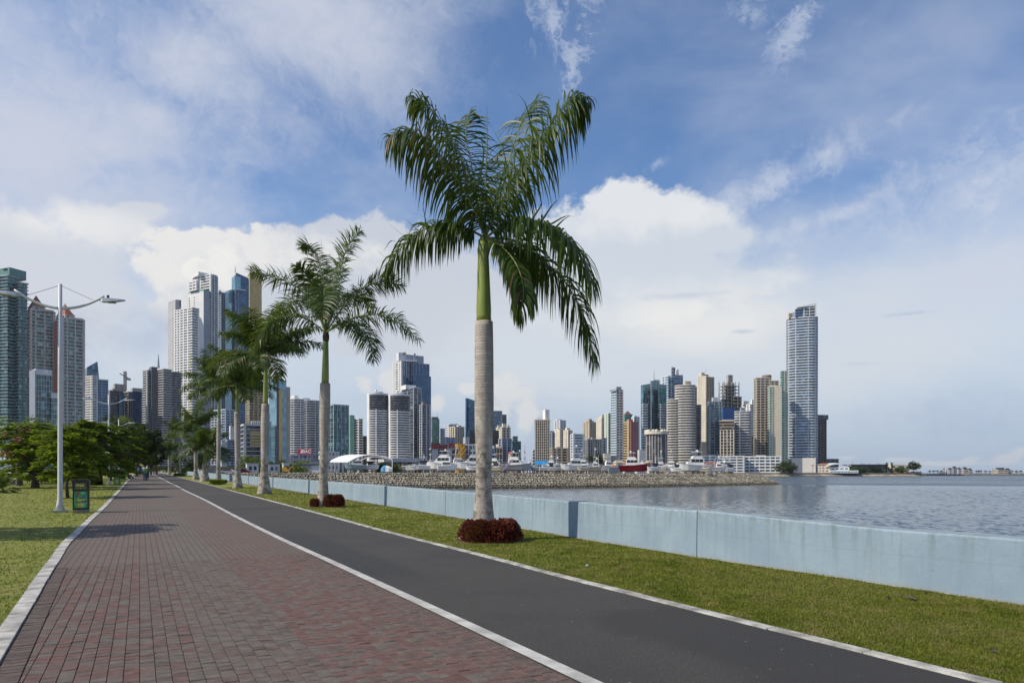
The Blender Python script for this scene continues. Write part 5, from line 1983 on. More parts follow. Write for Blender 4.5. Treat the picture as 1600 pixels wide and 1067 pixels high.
for xl, xr, yt, lab in ((575, 606, 614, 'rounded white banded tower, left one of the twins by the canopy'), (607.5, 640, 615.5, 'rounded white banded tower, right one of the twins by the canopy')):
    t = T(AP, lab, Z, (xl + xr) / 2)
    P = roundp(xl, xr, Z, .85, 26, 2.4)
    t.block(P, yt + 25, None, PIT(3.75, Z), 'dark', WHITE, .46, .8, (0, 0), bname='balcony', par=0)
    t.block(P, yt + 2, yt + 25, PIT(3.75, Z), 'dark', DGREY, .4, .5, par=0)
    t.box(offset(P, .8), yt, yt + 2.6, BWHITE, 'roof_slab')
    L = t.loc(P)
    mb = MB()
    pts = [L[i] for i in (13, 14, 15, 16)]
    n0 = offset(L, .95)
    mb.prism([n0[12], n0[13], n0[14], n0[15], n0[16], L[16] * .97 + sum(L, Vector((0, 0))) / 26 * .03, L[12] * .97 + sum(L, Vector((0, 0))) / 26 * .03], 8, t.z(yt))
    obj('white_end_wall', mb, WHITE, t.root)
    mb = MB()
    mid = n0[19]
    mb.prism([mid + Vector((-.5, -.15)), mid + Vector((.5, -.15)), mid + Vector((.5, 1)), mid + Vector((-.5, 1))], 6, t.z(yt + 25))
    obj('pier', mb, WHITE, t.root)
    t.box(roundp((xl + xr) / 2 - 7, (xl + xr) / 2 + 8, Z + 4, .8, 12), yt - 3, yt, LGREY, 'penthouse')
    t.box(corner((xl + xr) / 2 - 5, (xl + xr) / 2 - 3.5, (xl + xr) / 2 - 1, Z + 8, 40), yt - 7, yt - 3, WHITE, 'stair_head')
t.box(corner(585, 600, 660, Z - 26, 18), 716, 722, LGREY, 'podium_roof')
t.block(corner(588, 612, 652, Z - 22, 18), 722, None, 9, 'dark', BLUEG, .3, .2, ([0, .5, 1], [0, .2, .4, .6, .8, 1]), .8, BLUEG)
Z = 800
t = T(OF, 'blue glass grid tower with white frame top behind the right rounded tower', Z, 645)
t.block(corner(628, 646, 658.5, Z, 34), 606, None, PIT(5.2, Z), 'grey', BLUEG, .1, .25, ([0, .5], [0, .5, 1]), .8, LGREY)
t.box(corner(626, 634, 650, Z + 6, 34), 600, 607, WHITE, 'roof_frame')
t.box(corner(640, 649, 658, Z + 3, 34), 604, 607.5, WHITE, 'roof_frame')
Z = 1050
t = T(OF, 'big blue glass hotel tower with white left end and stepped top', Z, 628)
t.block(corner(615, 628.5, 653, Z, 33), 563, None, PIT(4, Z), 'deep', None, 0)
t.block(corner(613.5, 627, 630, Z - 2, 33), 565, None, PIT(3.8, Z), 'grey', WHITE, .55, .3, ([0, .3, .7, 1], [0, 1]), 2.6, WHITE)
t.block(corner(640, 645, 671, Z + 4, 33), 567, None, PIT(4, Z), 'deep', BLUEG, .05, .1, ([0], [0, .2, .4, .6, .8, 1]), .8, BLUEG, par=.5)
t.block(corner(640, 648, 673.5, Z - 4, 33), 587, None, PIT(4, Z), 'deep', None, 0)
t.box(corner(620, 634, 662, Z + 9, 33), 552, 567, BLUEG, 'crown')
t.box(corner(619, 623, 634, Z + 6, 33), 549.5, 562, BWHITE, 'crown')
t.box(corner(628, 629, 652, Z - 1, 24), 562, 564.5, BWHITE, 'cornice')
P = t.loc(corner(615, 628.5, 653, Z, 33))
e = (P[1] - P[0]).normalized()
nn = Vector((e.y, -e.x))
for k in range(6):
    cc = P[0] + (P[1] - P[0]) * (.12 + .15 * k)
    mb = MB()
    mb.prism([cc - e * .5 + nn * .5, cc + e * .5 + nn * .5, cc + e * .5, cc - e * .5], t.z(587 + k * 3), t.z(563))
    obj('fin', mb, LGREY, t.root)
mb = MB()
cc = P[0] + (P[1] - P[0]) * .78
mb.prism([cc - e * 1.3 + nn * .9, cc + e * 1.3 + nn * .9, cc + e * 1.3, cc - e * 1.3], 0, t.z(550))
obj('lift_shaft', mb, BLUEG, t.root)
mb = MB()
mb.lathe([(.0, 0), (2.8, 0), (2.8, .5), (0, .5)], 16)
o = obj('roundel', mb, BROWN, t.root, loc=Vector(px(632, 553, Z + 2)) - t.o)
o.rotation_euler = (R(90), 0, 0)
Z = 790
t = T(AP, 'dark banded apartment block in front of the big blue hotel', Z, 664)
t.block(corner(656, 660, 672.5, Z, 30), 633, None, PIT(4, Z), 'dark', BLUEG, .32, .5, ([0, 1], [.5, 1]), 1.4, LGREY, bname='balcony')
t.box(corner(658, 661, 667, Z + 4, 30), 627, 633, BROWN, 'penthouse')
Z = 1150
t = T(OF, 'dull green slab with dark top right of the blue hotel', Z, 676)
t.block(corner(672.5, 675, 686.5, Z, 30), 655, None, PIT(4, Z), 'green', TEALP, .3, .1, ([0], [1]), .8, TEALP)
t.box(corner(673.5, 675, 685, Z + 2, 30), 651, 655.3, BROWN, 'penthouse')
t.mast(683.5, 643, 652, .4)
for Z, xl, xm, xr, yt, gl, bd, hb, pr, lab, pn in (
        (1200, 686, 688, 695, 670, 'lblue', BWHITE, .5, ([0], [1]), 'small pale blue block behind the red roofed mall', None),
        (1250, 694, 701, 716, 664, 'blue', BWHITE, .6, ([0, 1], [.1, .5, 1]), 'white block with a blue stripe behind the beige pair', (700, 702, 715, 661.5)),
        (1120, 701.5, 711, 725.5, 667, 'brown', CREAM, .18, ([0, .3, .6, 1], [0, .25, .5, .75, 1]), 'beige block with brown upright window strips', (713, 716, 721, 664)),
        (1060, 694, 697, 712, 684, 'deep', BLUEG, .35, ([0], [.5, 1]), 'low blue grey flats under the beige block', None),
        (1060, 724, 727, 736, 684, 'grey', BWHITE, .5, ([0, 1], [0, .5, 1]), 'small white block left of the curved blue tower', None)):
    t = T(('apartment_block', 'building'), lab, Z, xm)
    t.block(corner(xl, xm, xr, Z, 32), yt, None, PIT(3.6, Z), gl, bd, hb, .3, pr, 2.2, bd)
    if pn:
        t.box(corner(*pn[:3], Z + 5, 32), pn[3], yt, bd)
Z = 1120
t = T(OF, 'blue curved glass tower with a slanted top left of the nearest palm trunk', Z, 733)
P = t.loc(roundp(727, 752, Z, .8, 18))
mb = MB()
xs = [p.x for p in P]
mb.prism(P, -.5, [t.z(621 + 9 * ((p.x - min(xs)) / (max(xs) - min(xs))) ** 1.2) for p in P])
obj('glass_body', mb, GL['deep'], t.root)
mb = MB()
Q = offset(P, .15)
for k in range(24):
    mb.prism(Q, 4 + k * 4.6, 4.5 + k * 4.6)
obj('floor_band', mb, GL['blue'], t.root, kind='stuff')
Z = 1180
t = T(OF, 'square blue glass tower right of the nearest palm trunk', Z, 770)
t.block(corner(752, 768, 784.5, Z, 33), 642, None, PIT(4, Z), 'deep', None, 0)
t.block(corner(768.5, 769, 784.8, Z - 1, 25), 642.5, None, PIT(4, Z), 'blue', BLUEG, .08, .1, ([], [0, 1]), .8, BLUEG)
t.block(corner(783, 784, 791.5, Z + 4, 30), 648, None, PIT(4, Z), 'grey', DGREY, .3, .1)
Z = 1000
t = T(('apartment_block', 'building'), 'ornate beige block with little roof turrets beside the black billboard', Z, 784)
t.block(corner(775.5, 784, 797.5, Z, 34), 668, None, PIT(4, Z), 'brown', CREAM, .4, .3, ([0, .35, .65, 1], [0, .5, 1]), 2.6, CREAM)
for a_, b_, c_, y_ in ((777, 778.5, 782, 664), (784, 786, 791, 661.5), (792, 793, 796, 664)):
    t.box(corner(a_, b_, c_, Z + 3, 34), y_, 668, CREAM, 'turret')
Z = 900
t = Tower('billboard', 'big black rooftop billboard with white letters half hidden by the palm trunk', 'billboard', Z, 757)
mb = MB()
P = t.loc(corner(733, 733.6, 779.5, Z, 12))
mb.prism(P[:2] + [P[1] + Vector((0, 1.2)), P[0] + Vector((0, 1.2))], t.z(694), t.z(672))
obj('board', mb, mat('billboard_black', (.012, .012, .015), .4, .05), t.root)
mb = MB()
for k in range(6):
    c = P[0].lerp(P[1], k / 5)
    mb.box(c.x - .3, c.x + .3, c.y + 1.25, c.y + 3, -.5, t.z(680))
obj('frame', mb, GREY, t.root)
tx = text('Panasonic', 5.6, 0, 0, 0, PWHITE, t.root, ext=.05)
mid = P[0].lerp(P[1], .5)
tx.location = (mid.x, mid.y - .3, t.z(675.5))
tx.rotation_euler = (R(90), 0, math.atan2(P[1].y - P[0].y, P[1].x - P[0].x))
Z = 860
t = T(('apartment_block', 'building'), 'blue grey flats right under the black billboard', Z, 790)
t.block(corner(779, 784, 800, Z, 32), 686, None, PIT(4, Z), 'deep', BLUEG, .3, .3, ([0, 1], [0, .5, 1]), 1.4, LGREY)
t.block(corner(744, 757, 781, Z - 40, 32), 704, None, PIT(5, Z), 'dark', BROWN, .3, .3, ([0, .5, 1], [0, .25, .5, .75, 1]), .8, LGREY)
t = T(OF, 'dark teal glass block left of the red and white antenna', 940, 806)
t.block(corner(797, 801, 814, 940, 32), 690, None, PIT(4, 940), 'teal', TEALP, .15, .2)
t.block(corner(801, 802, 809, 944, 32), 682, 690, PIT(4, 940), 'teal', BLUEG, .3, .2)
# red and white antenna mast
c = Tower('antenna_mast', 'slim red and white lattice antenna between the city groups', 'antenna', 1000, 820)
zt, zb = c.z(704), c.z(738)
for k in range(7):
    f0, f1 = k / 7, (k + 1) / 7
    mb = MB()
    w0, w1 = 2.2 * (1 - f0 * .85), 2.2 * (1 - f1 * .85)
    for sx in (-1, 1):
        for sy in (-1, 1):
            mb.tube([(sx * w0, sy * w0, zb + (zt - zb) * f0), (sx * w1, sy * w1, zb + (zt - zb) * f1)], .34, 4)
        mb.tube([(sx * w0, -w0, zb + (zt - zb) * f0), (-sx * w1, -w1, zb + (zt - zb) * f1)], .25, 4)
    obj('lattice_section', mb, PRED if k % 2 == 0 else PWHITE, c.root)
mb = MB()
mb.tube([(0, 0, zt), (0, 0, zt + 7)], .25, 4)
obj('tip', mb, PRED, c.root)

# ---------------- middle and right groups
Z = 620
t = T(AP, 'beige grid tower with white roof boxes above the blue awning', Z, 837)
t.block(corner(836, 836.6, 859, Z, 12), 657, None, PIT(4.0, Z), 'brown', TAN, .3, .5, ([], [0, .14, .28, .43, .57, .72, .86, 1]), .45, CREAM, bname='balcony')
t.box(corner(838, 838.5, 847, Z + 5, 12), 652, 657, WHITE)
t.box(corner(848, 852, 858.5, Z + 8, 30), 638.5, 657, WHITE, 'stair_tower')
t = T(AP, 'low white building just left of the beige grid tower', 700, 833)
t.block(corner(832, 833, 837, 700, 20), 704, None, 3.4, 'grey', BWHITE, .5, .2)
# name, Z, xl, xm, xr, top, yaw, pitch, glass, band, hb, piers, pw, label
for Z, xl, xm, xr, yt, a, pit, gl, bd, hb, pr, pw, lab, ex in (
        (1050, 866, 875, 884, 657, 40, 3.4, 'grey', BWHITE, .42, ([0, .5, 1], [0, .5, 1]), 2.6, 'white tower with twin fronts behind the beige pair', [(868, 871, 878, 654.5)]),
        (1000, 857.5, 863, 869, 677, 36, 3.6, 'blue', BLUEG, .3, ([0, 1], [1]), 1.6, 'small blue grey tower left of the white twin fronted one', [(858, 860, 866, 673)]),
        (930, 867.5, 875, 882, 672, 40, 3.6, 'brown', CREAM, .5, ([0, .5, 1], [0, 1]), 2.8, 'beige tower in the middle of the left cluster', [(870, 873, 878, 669)]),
        (900, 880.5, 888, 894, 673, 40, 3.8, 'brown', CREAM, .45, ([0, .4, 1], [.5, 1]), 2.6, 'cream tower with square roof turret next to the pale blue block', [(883, 886, 891, 668)]),
        (780, 858, 862, 888, 701, 22, 4.2, 'brown', TAN, .4, ([0, 1], [0, .3, .6, 1]), 2.0, 'low beige flats below the beige towers', [(868, 870, 880, 698)]),
        (740, 891.5, 896, 912.5, 679, 22, 4.2, 'blue', BWHITE, .5, ([0, 1], [0, 1]), 1.6, 'pale blue white apartment block with banded front', [(894, 896, 901, 676.5)]),
        (1020, 911, 921, 931, 660, 42, 3.6, 'green', TAN, .4, ([0, .5, 1], [0, .5, 1]), 3.4, 'beige tower with stepped dome top', [(914, 921, 928, 657), (917, 921, 925, 654)]),
        (980, 932, 940, 948, 654, 42, 3.6, 'brown', CREAM, .4, ([0, .5, 1], [0, 1]), 3.2, 'cream tower with a pointed turret beside the green one', [(936, 940, 945, 650), (939, 941, 943.5, 647)]),
        (900, 944.5, 951, 960, 646.5, 38, 4.0, 'green', mat('pale_green_render', (.48, .54, .46), .8, .06, .1), .42, ([0, .4, .8], [.5, 1]), 2.2, 'pale green apartment tower left of the slim grey one', []),
        (760, 912.5, 918, 941, 687, 26, 4.0, 'dark', GREY, .2, ([0, .5, 1], [0, .2, .36, .5, .66, .82, 1]), 1.3, 'dark block with pale upright ribs behind the boats', [(923, 925, 931, 683)]),
        (790, 938, 940, 948, 685, 30, 4.0, 'grey', BWHITE, .5, ([0], [0, 1]), 2, 'narrow white block right of the ribbed dark one', []),
        (700, 943, 945, 954, 710, 22, 5.0, 'brown', CREAM, .5, ([0], [0, .5, 1]), 2, 'low cream house at the foot of the pale green tower', []),
        (1000, 972, 976, 988, 648, 34, 4.0, 'green', GREENP, .3, ([0, 1], [0, .5, 1]), 2.6, 'pale green tower with a red roof behind the yellow and pink one', []),
        (960, 987, 991, 999, 652, 36, 3.8, 'blue', BWHITE, .45, ([0, 1], [.5, 1]), 2.4, 'white tower behind the red side of the yellow and pink one', [(988, 991, 996, 649)])):
    t = T(AP if yt < 690 else ('apartment_block', 'building'), lab, Z, xm)
    t.block(corner(xl, xm, xr, Z, a), yt, None, PIT(pit, Z), gl, bd, hb, .35, pr, pw, bd)
    for e_ in ex:
        t.box(corner(*e_[:3], Z + 3, a), e_[3], yt, bd)
    if 'red roof' in lab:
        Pp = t.loc(corner(974, 977, 987, Z + 2, a))
        c = sum(Pp, Vector((0, 0))) / 4
        mb = MB()
        zb = t.z(648)
        mb.add([(*p, zb + 1) for p in Pp] + [(*c, t.z(641))], [(3, 2, 1, 0), (0, 1, 4), (1, 2, 4), (2, 3, 4), (3, 0, 4)])
        obj('red_roof', mb, ROOFR, t.root)
Z = 720
t = T(OF, 'slim blue grey tower with an overhanging roof slab', Z, 963)
t.block(corner(954.5, 963, 973.5, Z, 33), 612, None, PIT(4.0, Z), 'lblue', BWHITE, .4, .35, ([], []), par=0)
t.block(corner(962.6, 963.2, 973.6, Z - .5, 30), 609, None, PIT(4.0, Z), 'grey', GREY, .35, .3, ([], [0, .5, 1]), .6, GREY, par=0)
t.box(corner(952.5, 963, 971, Z - 2, 33), 608, 611, BLUEG, 'roof_slab')
t.box(corner(962, 963.5, 971, Z + 3, 33), 603.5, 609, GREY)
t.box(corner(950, 954, 968, Z - 14, 20), 712, None, GREY, 'podium')
Z = 760
YL = mat('yellow_beige_render', (.55, .43, .22), .8, .06, .1)
PK = mat('dusty_pink_render', (.36, .17, .155), .8, .06, .1)
t = T(AP, 'tower with a yellow left face and dusty pink right face', Z, 984)
t.block(corner(972, 982.5, 985, Z, 36), 660, None, PIT(4.0, Z), 'brown', YL, .45, .4, ([0, 1], []), 1.6, YL, bname='balcony')
t.block(corner(982, 985.5, 997, Z - 1, 32), 660, None, PIT(4.0, Z), 'brown', PK, .5, .4, ([0, 1], [0, .4, .7, 1]), 1.7, PK, bname='balcony')
t.box(corner(979, 983, 989, Z + 4, 36), 654.5, 660, PK)
Z = 780
t = T(OF, 'big teal mirror glass tower with dark stepped blocks standing in for reflections', Z, 1018)
t.block(corner(1001.5, 1018, 1041.5, Z, 33), 599, None, PIT(4, Z), 'mirror', None, 0)
t.block(corner(1001.3, 1005, 1009, Z - 2, 33), 602, None, PIT(4, Z), 'lblue', None, 0)
t.block(corner(1016, 1018.4, 1029, Z - 2, 33), 595, None, PIT(4, Z), 'mirror', BLUEG, .06, .08, par=0)
t.block(corner(1008, 1010, 1016, Z - 8, 33), 616, None, PIT(4, Z), 'dark', None, 0)  # dark glass block stands in for a dark reflection on the facade
t.block(corner(1028, 1030, 1041, Z - 8, 33), 608, None, PIT(4, Z), 'teal', None, 0)
t.block(corner(1003.5, 1005, 1012, Z - 13, 33), 634, None, PIT(4, Z), 'grey', BWHITE, .4, .2)
t.block(corner(1031, 1033, 1041, Z - 13, 33), 634, None, PIT(4, Z), 'grey', GREY, .4, .2)
t.box(corner(1019, 1021, 1031, Z + 6, 33), 592, 599.5, CREAM)
t.mast(1022, 576, 593, .5)
t.box(corner(996, 999, 1012, Z - 30, 20), 704, None, LGREY, 'podium')
Z = 920
t = T(OF, 'blue and white stepped glass tower behind the curved banded one', Z, 1048)
t.block(corner(1034.5, 1044, 1056, Z, 36), 588, None, PIT(4.2, Z), 'lblue', BWHITE, .3, .3, ([0, .5], []), 1.4, BWHITE)
t.block(corner(1046, 1050, 1067, Z - 3, 33), 590, None, PIT(4, Z), 'blue', BLUEG, .15, .2, ([], [1]), .8, BLUEG)
t.block(corner(1049, 1051, 1055, Z + 6, 36), 574, 588, PIT(4, Z), 'grey', BLUEG, .2, .2)
t.block(corner(1054, 1057, 1067, Z + 8, 36), 585, 592, PIT(4, Z), 'blue', BWHITE, .2, .2)
t.box(corner(1056, 1058, 1060.5, Z + 10, 36), 575, 590, WHITE, 'fin')
t.mast(1050, 570, 575, .5)
Z = 620
t = T(OF, 'squat dark round building with a cream rim on top', Z, 1025)
P = roundp(1010, 1042, Z, .9, 24, 2.2)
t.block(P, 676, None, PIT(4, Z), 'brown', DGREY, .3, .3, (10, 0), .5, LGREY, par=0)
t.box(offset(P, 1.6), 674, 678, CREAM, 'rim')
for k in range(8):
    f_ = (k + .5) / 8
    i = int(12 + f_ * 12) % 24
    c = t.loc(P)[i]
    mb = MB()
    mb.lathe([(1.9, 0), (1.9, .8), (1.3, 1.7), (.1, 2.1)], 8, 0, c.x, c.y)
    obj('roof_dome', mb, CREAM, t.root, loc=(0, 0, t.z(674)))
Z = 860
t = T(AP, 'white banded curved tower, tallest of the rounded ones on the right', Z, 1070)
P = roundp(1055.5, 1085.5, Z, .85, 26, 2.5)
t.block(P, 602, None, PIT(4.1, Z), 'dark', mat('warm_white_band', (.58, .54, .49), .7, .08, .2), .48, .8, bname='balcony', par=.8)
t.block(roundp(1043, 1062, Z + 4, .9, 20), 624, None, PIT(4.1, Z), 'dark', MATS['warm_white_band'], .46, .8, bname='balcony')
t.box(corner(1069, 1071, 1080, Z + 8, 30), 594, 602, TAN)
L = t.loc(P)
t.block(corner(1082, 1083, 1088.5, Z + 9, 30), 604, None, PIT(4.1, Z), 'dark', BROWN, .3, .3, ([], [0, 1]), .8, BROWN)
t = T(AP, 'dark banded narrow tower squeezed behind the curved white one', 910, 1091)
t.block(corner(1086, 1088, 1095.5, 910, 28), 633, None, PIT(3.8, 910), 'dark', BLUEG, .3, .4, ([], [0, 1]), .8, GREY)
Z = 980
t = T(AP, 'tall cream tower with a brown balcony side and a roof mast', Z, 1104)
t.block(corner(1089.5, 1103, 1108, Z, 42), 588, None, PIT(3.5, Z), 'brown', CREAM, .42, .25, ([0, .32, .62, 1], []), 3.6, CREAM)
t.block(corner(1101, 1104, 1115.5, Z - 2, 34), 590, None, PIT(3.5, Z), 'brown', TAN, .42, .5, ([0], [.33, .66, 1]), 1.1, TAN, bname='balcony')
t.box(corner(1091.5, 1096, 1101, Z + 4, 42), 581, 588, CREAM)
t.box(corner(1099, 1101, 1107, Z + 6, 38), 584, 590, BROWN)
t.mast(1103, 575, 582, .4)
t.box(corner(1094, 1096, 1104, Z - 60, 30), 693, None, CREAM, 'annex')
Z = 880
t = T(AP, 'dark teal glass tower with thin floor lines and a small cap', Z, 1115)
t.block(corner(1106, 1109, 1128, Z, 24), 628, None, PIT(4.3, Z), 'teal', BLUEG, .18, .4, ([0, 1], [0, .4, .78, 1]), .8, BLUEG)
t.box(corner(1112, 1114, 1122, Z + 5, 24), 620, 628, LGREY)
t.box(corner(1111, 1113, 1121, Z + 4, 24), 626, 628, YEL)
Z = 1000
t = T(('building_under_construction', 'tower'), 'raw concrete skeleton of an unfinished tower', Z, 1130)
P = corner(1123, 1131, 1155, Z, 30)
t.block(corner(1131, 1135, 1147, Z + 14, 30), 596, None, PIT(5.6, Z), CONC, None, 0, name='concrete_core')
Q = t.loc(P)
ztop = t.z(596)
for k in range(int(ztop / PIT(5.3, Z))):
    mb = MB()
    mb.prism(Q, 0, .9)
    obj('floor_slab', mb, CONC, t.root, loc=(0, 0, k * PIT(5.3, Z) + 3))
for f_ in (0, .25, .5, .75, 1):
    for A, B_ in ((Q[0], Q[1]), (Q[3], Q[2])):
        c = A.lerp(B_, f_) * .97 + sum(Q, Vector((0, 0))) / 4 * .03
        mb = MB()
        mb.box(c.x - .6, c.x + .6, c.y - .6, c.y + .6, 0, ztop)
        obj('column', mb, CONC, t.root)
t.block(corner(1124, 1132, 1154, Z + 1, 30), 625, None, PIT(5.3, Z), 'brown', None, 0, inset=1)
t.box(corner(1135, 1138, 1145, Z + 10, 30), 584, 597, CONC, 'lift_core')
t.block(corner(1144, 1147, 1158.5, Z + 3, 30), 620, None, PIT(5.3, Z), 'brown', CONC, .3, .4, ([0], [.5, 1]), 1.2, CONC)
t.mast(1123.4, 589, 625, .5, 2)
Z = 930
t = T(OF, 'block wrapped in bright blue building net behind the brown grid tower', Z, 1130)
t.block(corner(1127, 1130, 1149.5, Z, 24), 637, None, 4, NET, None, 0, name='netting')
Z = 877
t = T(AP, 'brown grid tower with pale frame below the blue net', Z - 15, 1125)
t.block(corner(1124, 1125, 1147, Z - 15, 16), 658, None, PIT(4.6, Z), 'brown', TAN, .2, .4, ([], [0, .25, .5, .75, 1]), 1.0, CREAM, pz=672)
t.box(corner(1127, 1130, 1146, Z - 10, 16), 655, 658, CREAM)
Z = 870
t = T(AP, 'grey white banded tower with rounded corners right of the brown grid one', Z, 1160)
t.block(roundp(1148.5, 1172.5, Z, .8, 22, 4.), 643, None, PIT(4.1, Z), 'dark', LGREY, .42, .6, bname='balcony', par=.8)
L = t.loc(roundp(1148.5, 1172.5, Z, .8, 22, 4.))
mb = MB()
c = L[16]
mb.box(c.x - .5, c.x + .5, c.y - .85, c.y, 0, t.z(643))
obj('pier', mb, BWHITE, t.root)
t.box(corner(1156, 1158, 1164, Z + 6, 30), 636, 643, BLUEG)
t = T(AP, 'far white tower showing behind the banded and beige ones', 1100, 1168)
t.block(corner(1159, 1172, 1179, 1100, 40), 632, None, PIT(3.6, 1100), 'grey', WHITE, .5, .3, ([0, .3, .6, 1], [0, 1]), 2, WHITE)
t.box(corner(1173, 1175, 1179, 1104, 40), 624, 632, WHITE)
t.box(corner(1159, 1162, 1170, 1104, 40), 626, 632, LGREY)
t = T(AP, 'narrow tan block in the gap left of the tall beige grid tower', 940, 1175)
t.block(corner(1171, 1173, 1180, 940, 26), 682, None, PIT(4, 940), 'brown', TAN, .3, .3, ([0], [0, .5, 1]), 1.6, TAN)
Z = 900
t = T(AP, 'tall beige and brown grid tower with a round roof tank', Z, 1183)
BGE = mat('beige_band', (.50, .44, .36), .8, .08, .2)
t.block(corner(1178.5, 1182, 1204, Z, 22), 591, None, PIT(4.0, Z), 'brown', BGE, .38, .6, ([0, 1], [0, .3, .6, .9]), .9, BGE, bname='balcony')
t.block(corner(1202, 1204, 1217, Z + 29, 24), 591, None, PIT(4.0, Z), 'brown', BGE, .38, .3, ([0], [0, .5, 1]), 1.2, BGE)
P = t.loc(roundp(1191, 1205, Z + 6, .9, 16, 2))
mb = MB()
mb.prism(P, t.z(591), t.z(584.5))
obj('roof_tank', mb, BROWN, t.root)
Z = 880
GRW = mat('pale_mint_band', (.44, .53, .48), .7, .06, .2)
t = T(AP, 'pale mint green tower with a cream upright strip', Z, 1212)
t.block(corner(1200, 1202, 1213, Z, 26), 605, None, PIT(4.0, Z), 'green', GRW, .4, .5, ([], [0, .4, .7]), 1.0, CREAM, bname='balcony')
t.block(corner(1211, 1212, 1221.5, Z - 2, 20), 603, None, PIT(4, Z), mat('cream_strip', (.56, .51, .40), .8, .05, .2), None, 0, name='cream_strip')
t.block(corner(1219, 1221, 1231, Z + 3, 26), 580, None, PIT(4.0, Z), 'green', GRW, .4, .5, ([], [.5, 1]), 1.0, CREAM, bname='balcony')
t.box(corner(1203, 1205, 1219, Z + 4, 26), 601, 605, CREAM)
Z = 920
t = T(AP, 'tallest slender blue white balcony tower at the right end of the skyline', Z, 1250)
BAL = mat('balcony_edge_white', (.56, .58, .60), .6, .05, .2)
P = corner(1230.5, 1242, 1275, Z, 21)
t.block(roundp(1231, 1275, Z, .8, 30, 3.6), 496, None, PIT(4.35, Z), 'blue', BAL, .34, .9, (6, 0), .9, BAL, pd=-.5, bname='balcony')
t.block(corner(1242, 1244, 1255.5, Z + 2, 21), 482, 496, PIT(5.5, Z), 'deep', BAL, .08, .2, ([0], [1]), .6, BAL)
t.block(corner(1255, 1256, 1274, Z + 1, 21), 478, 496, PIT(4.8, Z), 'grey', BAL, .2, 1.2, ([], [.02, .5, 1]), .7, BAL)
t.box(corner(1231, 1233, 1238, Z + 6, 21), 487.5, 496, TAN, 'stair_head')
t.box(corner(1236, 1238, 1247, Z + 7, 21), 486, 496, BWHITE, 'penthouse')
Pr = t.loc(corner(1243, 1246, 1275.5, Z, 21))
mb = MB()
mb.prism(Pr, t.z(479.5), [t.z(480.5), t.z(474.5), t.z(474), t.z(480)], 0, Pr)
o = obj('tilted_roof', mb, BAL, t.root)
Q = t.loc(P)
e = (Q[1] - Q[0]).normalized()
nn = Vector((e.y, -e.x))
for f_ in (.63,):
    c = Q[0].lerp(Q[1], f_)
    mb = MB()
    mb.prism([c - e * .8 + nn * 2.2, c + e * .8 + nn * 2.2, c + e * .8 - nn * 3, c - e * .8 - nn * 3], 0, t.z(570))
    obj('white_fin', mb, WHITE, t.root)
t.box(corner(1236, 1237, 1274.5, Z - 30, 9), 716, None, mat('podium_cream', (.64, .60, .56), .8, .05, .1), 'podium')
t.box(corner(1220, 1221, 1237, Z - 22, 12), 717, None, LILAC, 'podium')
for y_ in (719.5, 723, 726.5, 730):
    a_ = Vector(px(1257, y_, Z - 30.2)) - t.o
    b_ = Vector(px(1272, y_, Z - 27.9)) - t.o
    mb = MB()
    mb.prism([(a_.x, a_.y - .3), (b_.x, b_.y - .3), (b_.x, b_.y + .6), (a_.x, a_.y + .6)], a_.z - .35, a_.z + .35)
    obj('vent_slot', mb, DGREY, t.root)
Z = 970
t = T(AP, 'dark brown tower with a wider top floor at the right of the tallest', Z, 1280)
t.block(corner(1266, 1275, 1291, Z, 24), 655, None, PIT(4.1, Z), 'brown', mat('dark_brown_band', (.13, .105, .105), .8, .1, .2), .36, .5, ([], [0, .35, .7, 1]), 1.4, MATS['dark_brown_band'])
t.block(corner(1264, 1274, 1293.5, Z - 1, 24), 649, 655, PIT(3, Z), 'teal', MATS['dark_brown_band'], .3, .6, ([], [0, .5, 1]), 1.0, MATS['dark_brown_band'])
t.block(corner(1285, 1289, 1310, Z + 12, 18), 717.5, None, 5, 'grey', DGREY, .3, .4, ([], [0, .33, .66, 1]), 1, DGREY)

# ---------------- long low buildings
Z = 800
for xl, xr, yt, n, lab in ((1085.5, 1162, 713.5, 5, 'low white apartment block on the shore, left longer half'), (1162.5, 1219.5, 714, 5, 'low white apartment block on the shore, right half')):
    t = T(('apartment_block', 'building'), lab, Z, xl)
    P = corner(xl, xl + .5, xr, Z, 6)
    t.block(P, yt, None, PIT(4.5, Z), 'blue', WHITE, .40, 1.2, ([], [0, .14, .3, .42, .58, .72, .86, 1]), .9, WHITE, bname='balcony', par=1.0)
    t.box(corner(xl + 18, xl + 19, xl + 34, Z + 6, 6), yt - 3, yt, LGREY)
Z = 880
t = T(('house', 'building'), 'white house with a red roof right of the pale podium', Z, 1280)
t.block(corner(1277, 1278, 1297, Z, 12), 726.5, None, 4, 'dark', CREAM, .6, .2, ([], [0, .3, .6, 1]), 2, CREAM)
P = t.loc(corner(1277, 1278, 1296, Z - 1, 12))
c = sum(P, Vector((0, 0))) / 4
mb = MB()
mb.add([(*p, t.z(726)) for p in P] + [(*(c + (P[0] - c) * .3 + (P[3] - c) * .3), t.z(723.5)), (*(c + (P[1] - c) * .3 + (P[2] - c) * .3), t.z(723.5))], [(3, 2, 1, 0), (0, 1, 5, 4), (1, 2, 5), (2, 3, 4, 5), (3, 0, 4)])
obj('roof', mb, ROOFR, t.root)
t = T(('pavilion', 'building'), 'long white curved roof pavilion on the headland', Z - 4, 1310)
t.block(corner(1296, 1297, 1327, Z - 4, 8), 731, None, 4, 'dark', BWHITE, .4, .3, ([], [0, .25, .5, .75, 1]), 1.4, BWHITE)
mb = MB()
a_, b_ = px(1293, 728, Z - 8), px(1327, 727, Z - 4)
rings = []
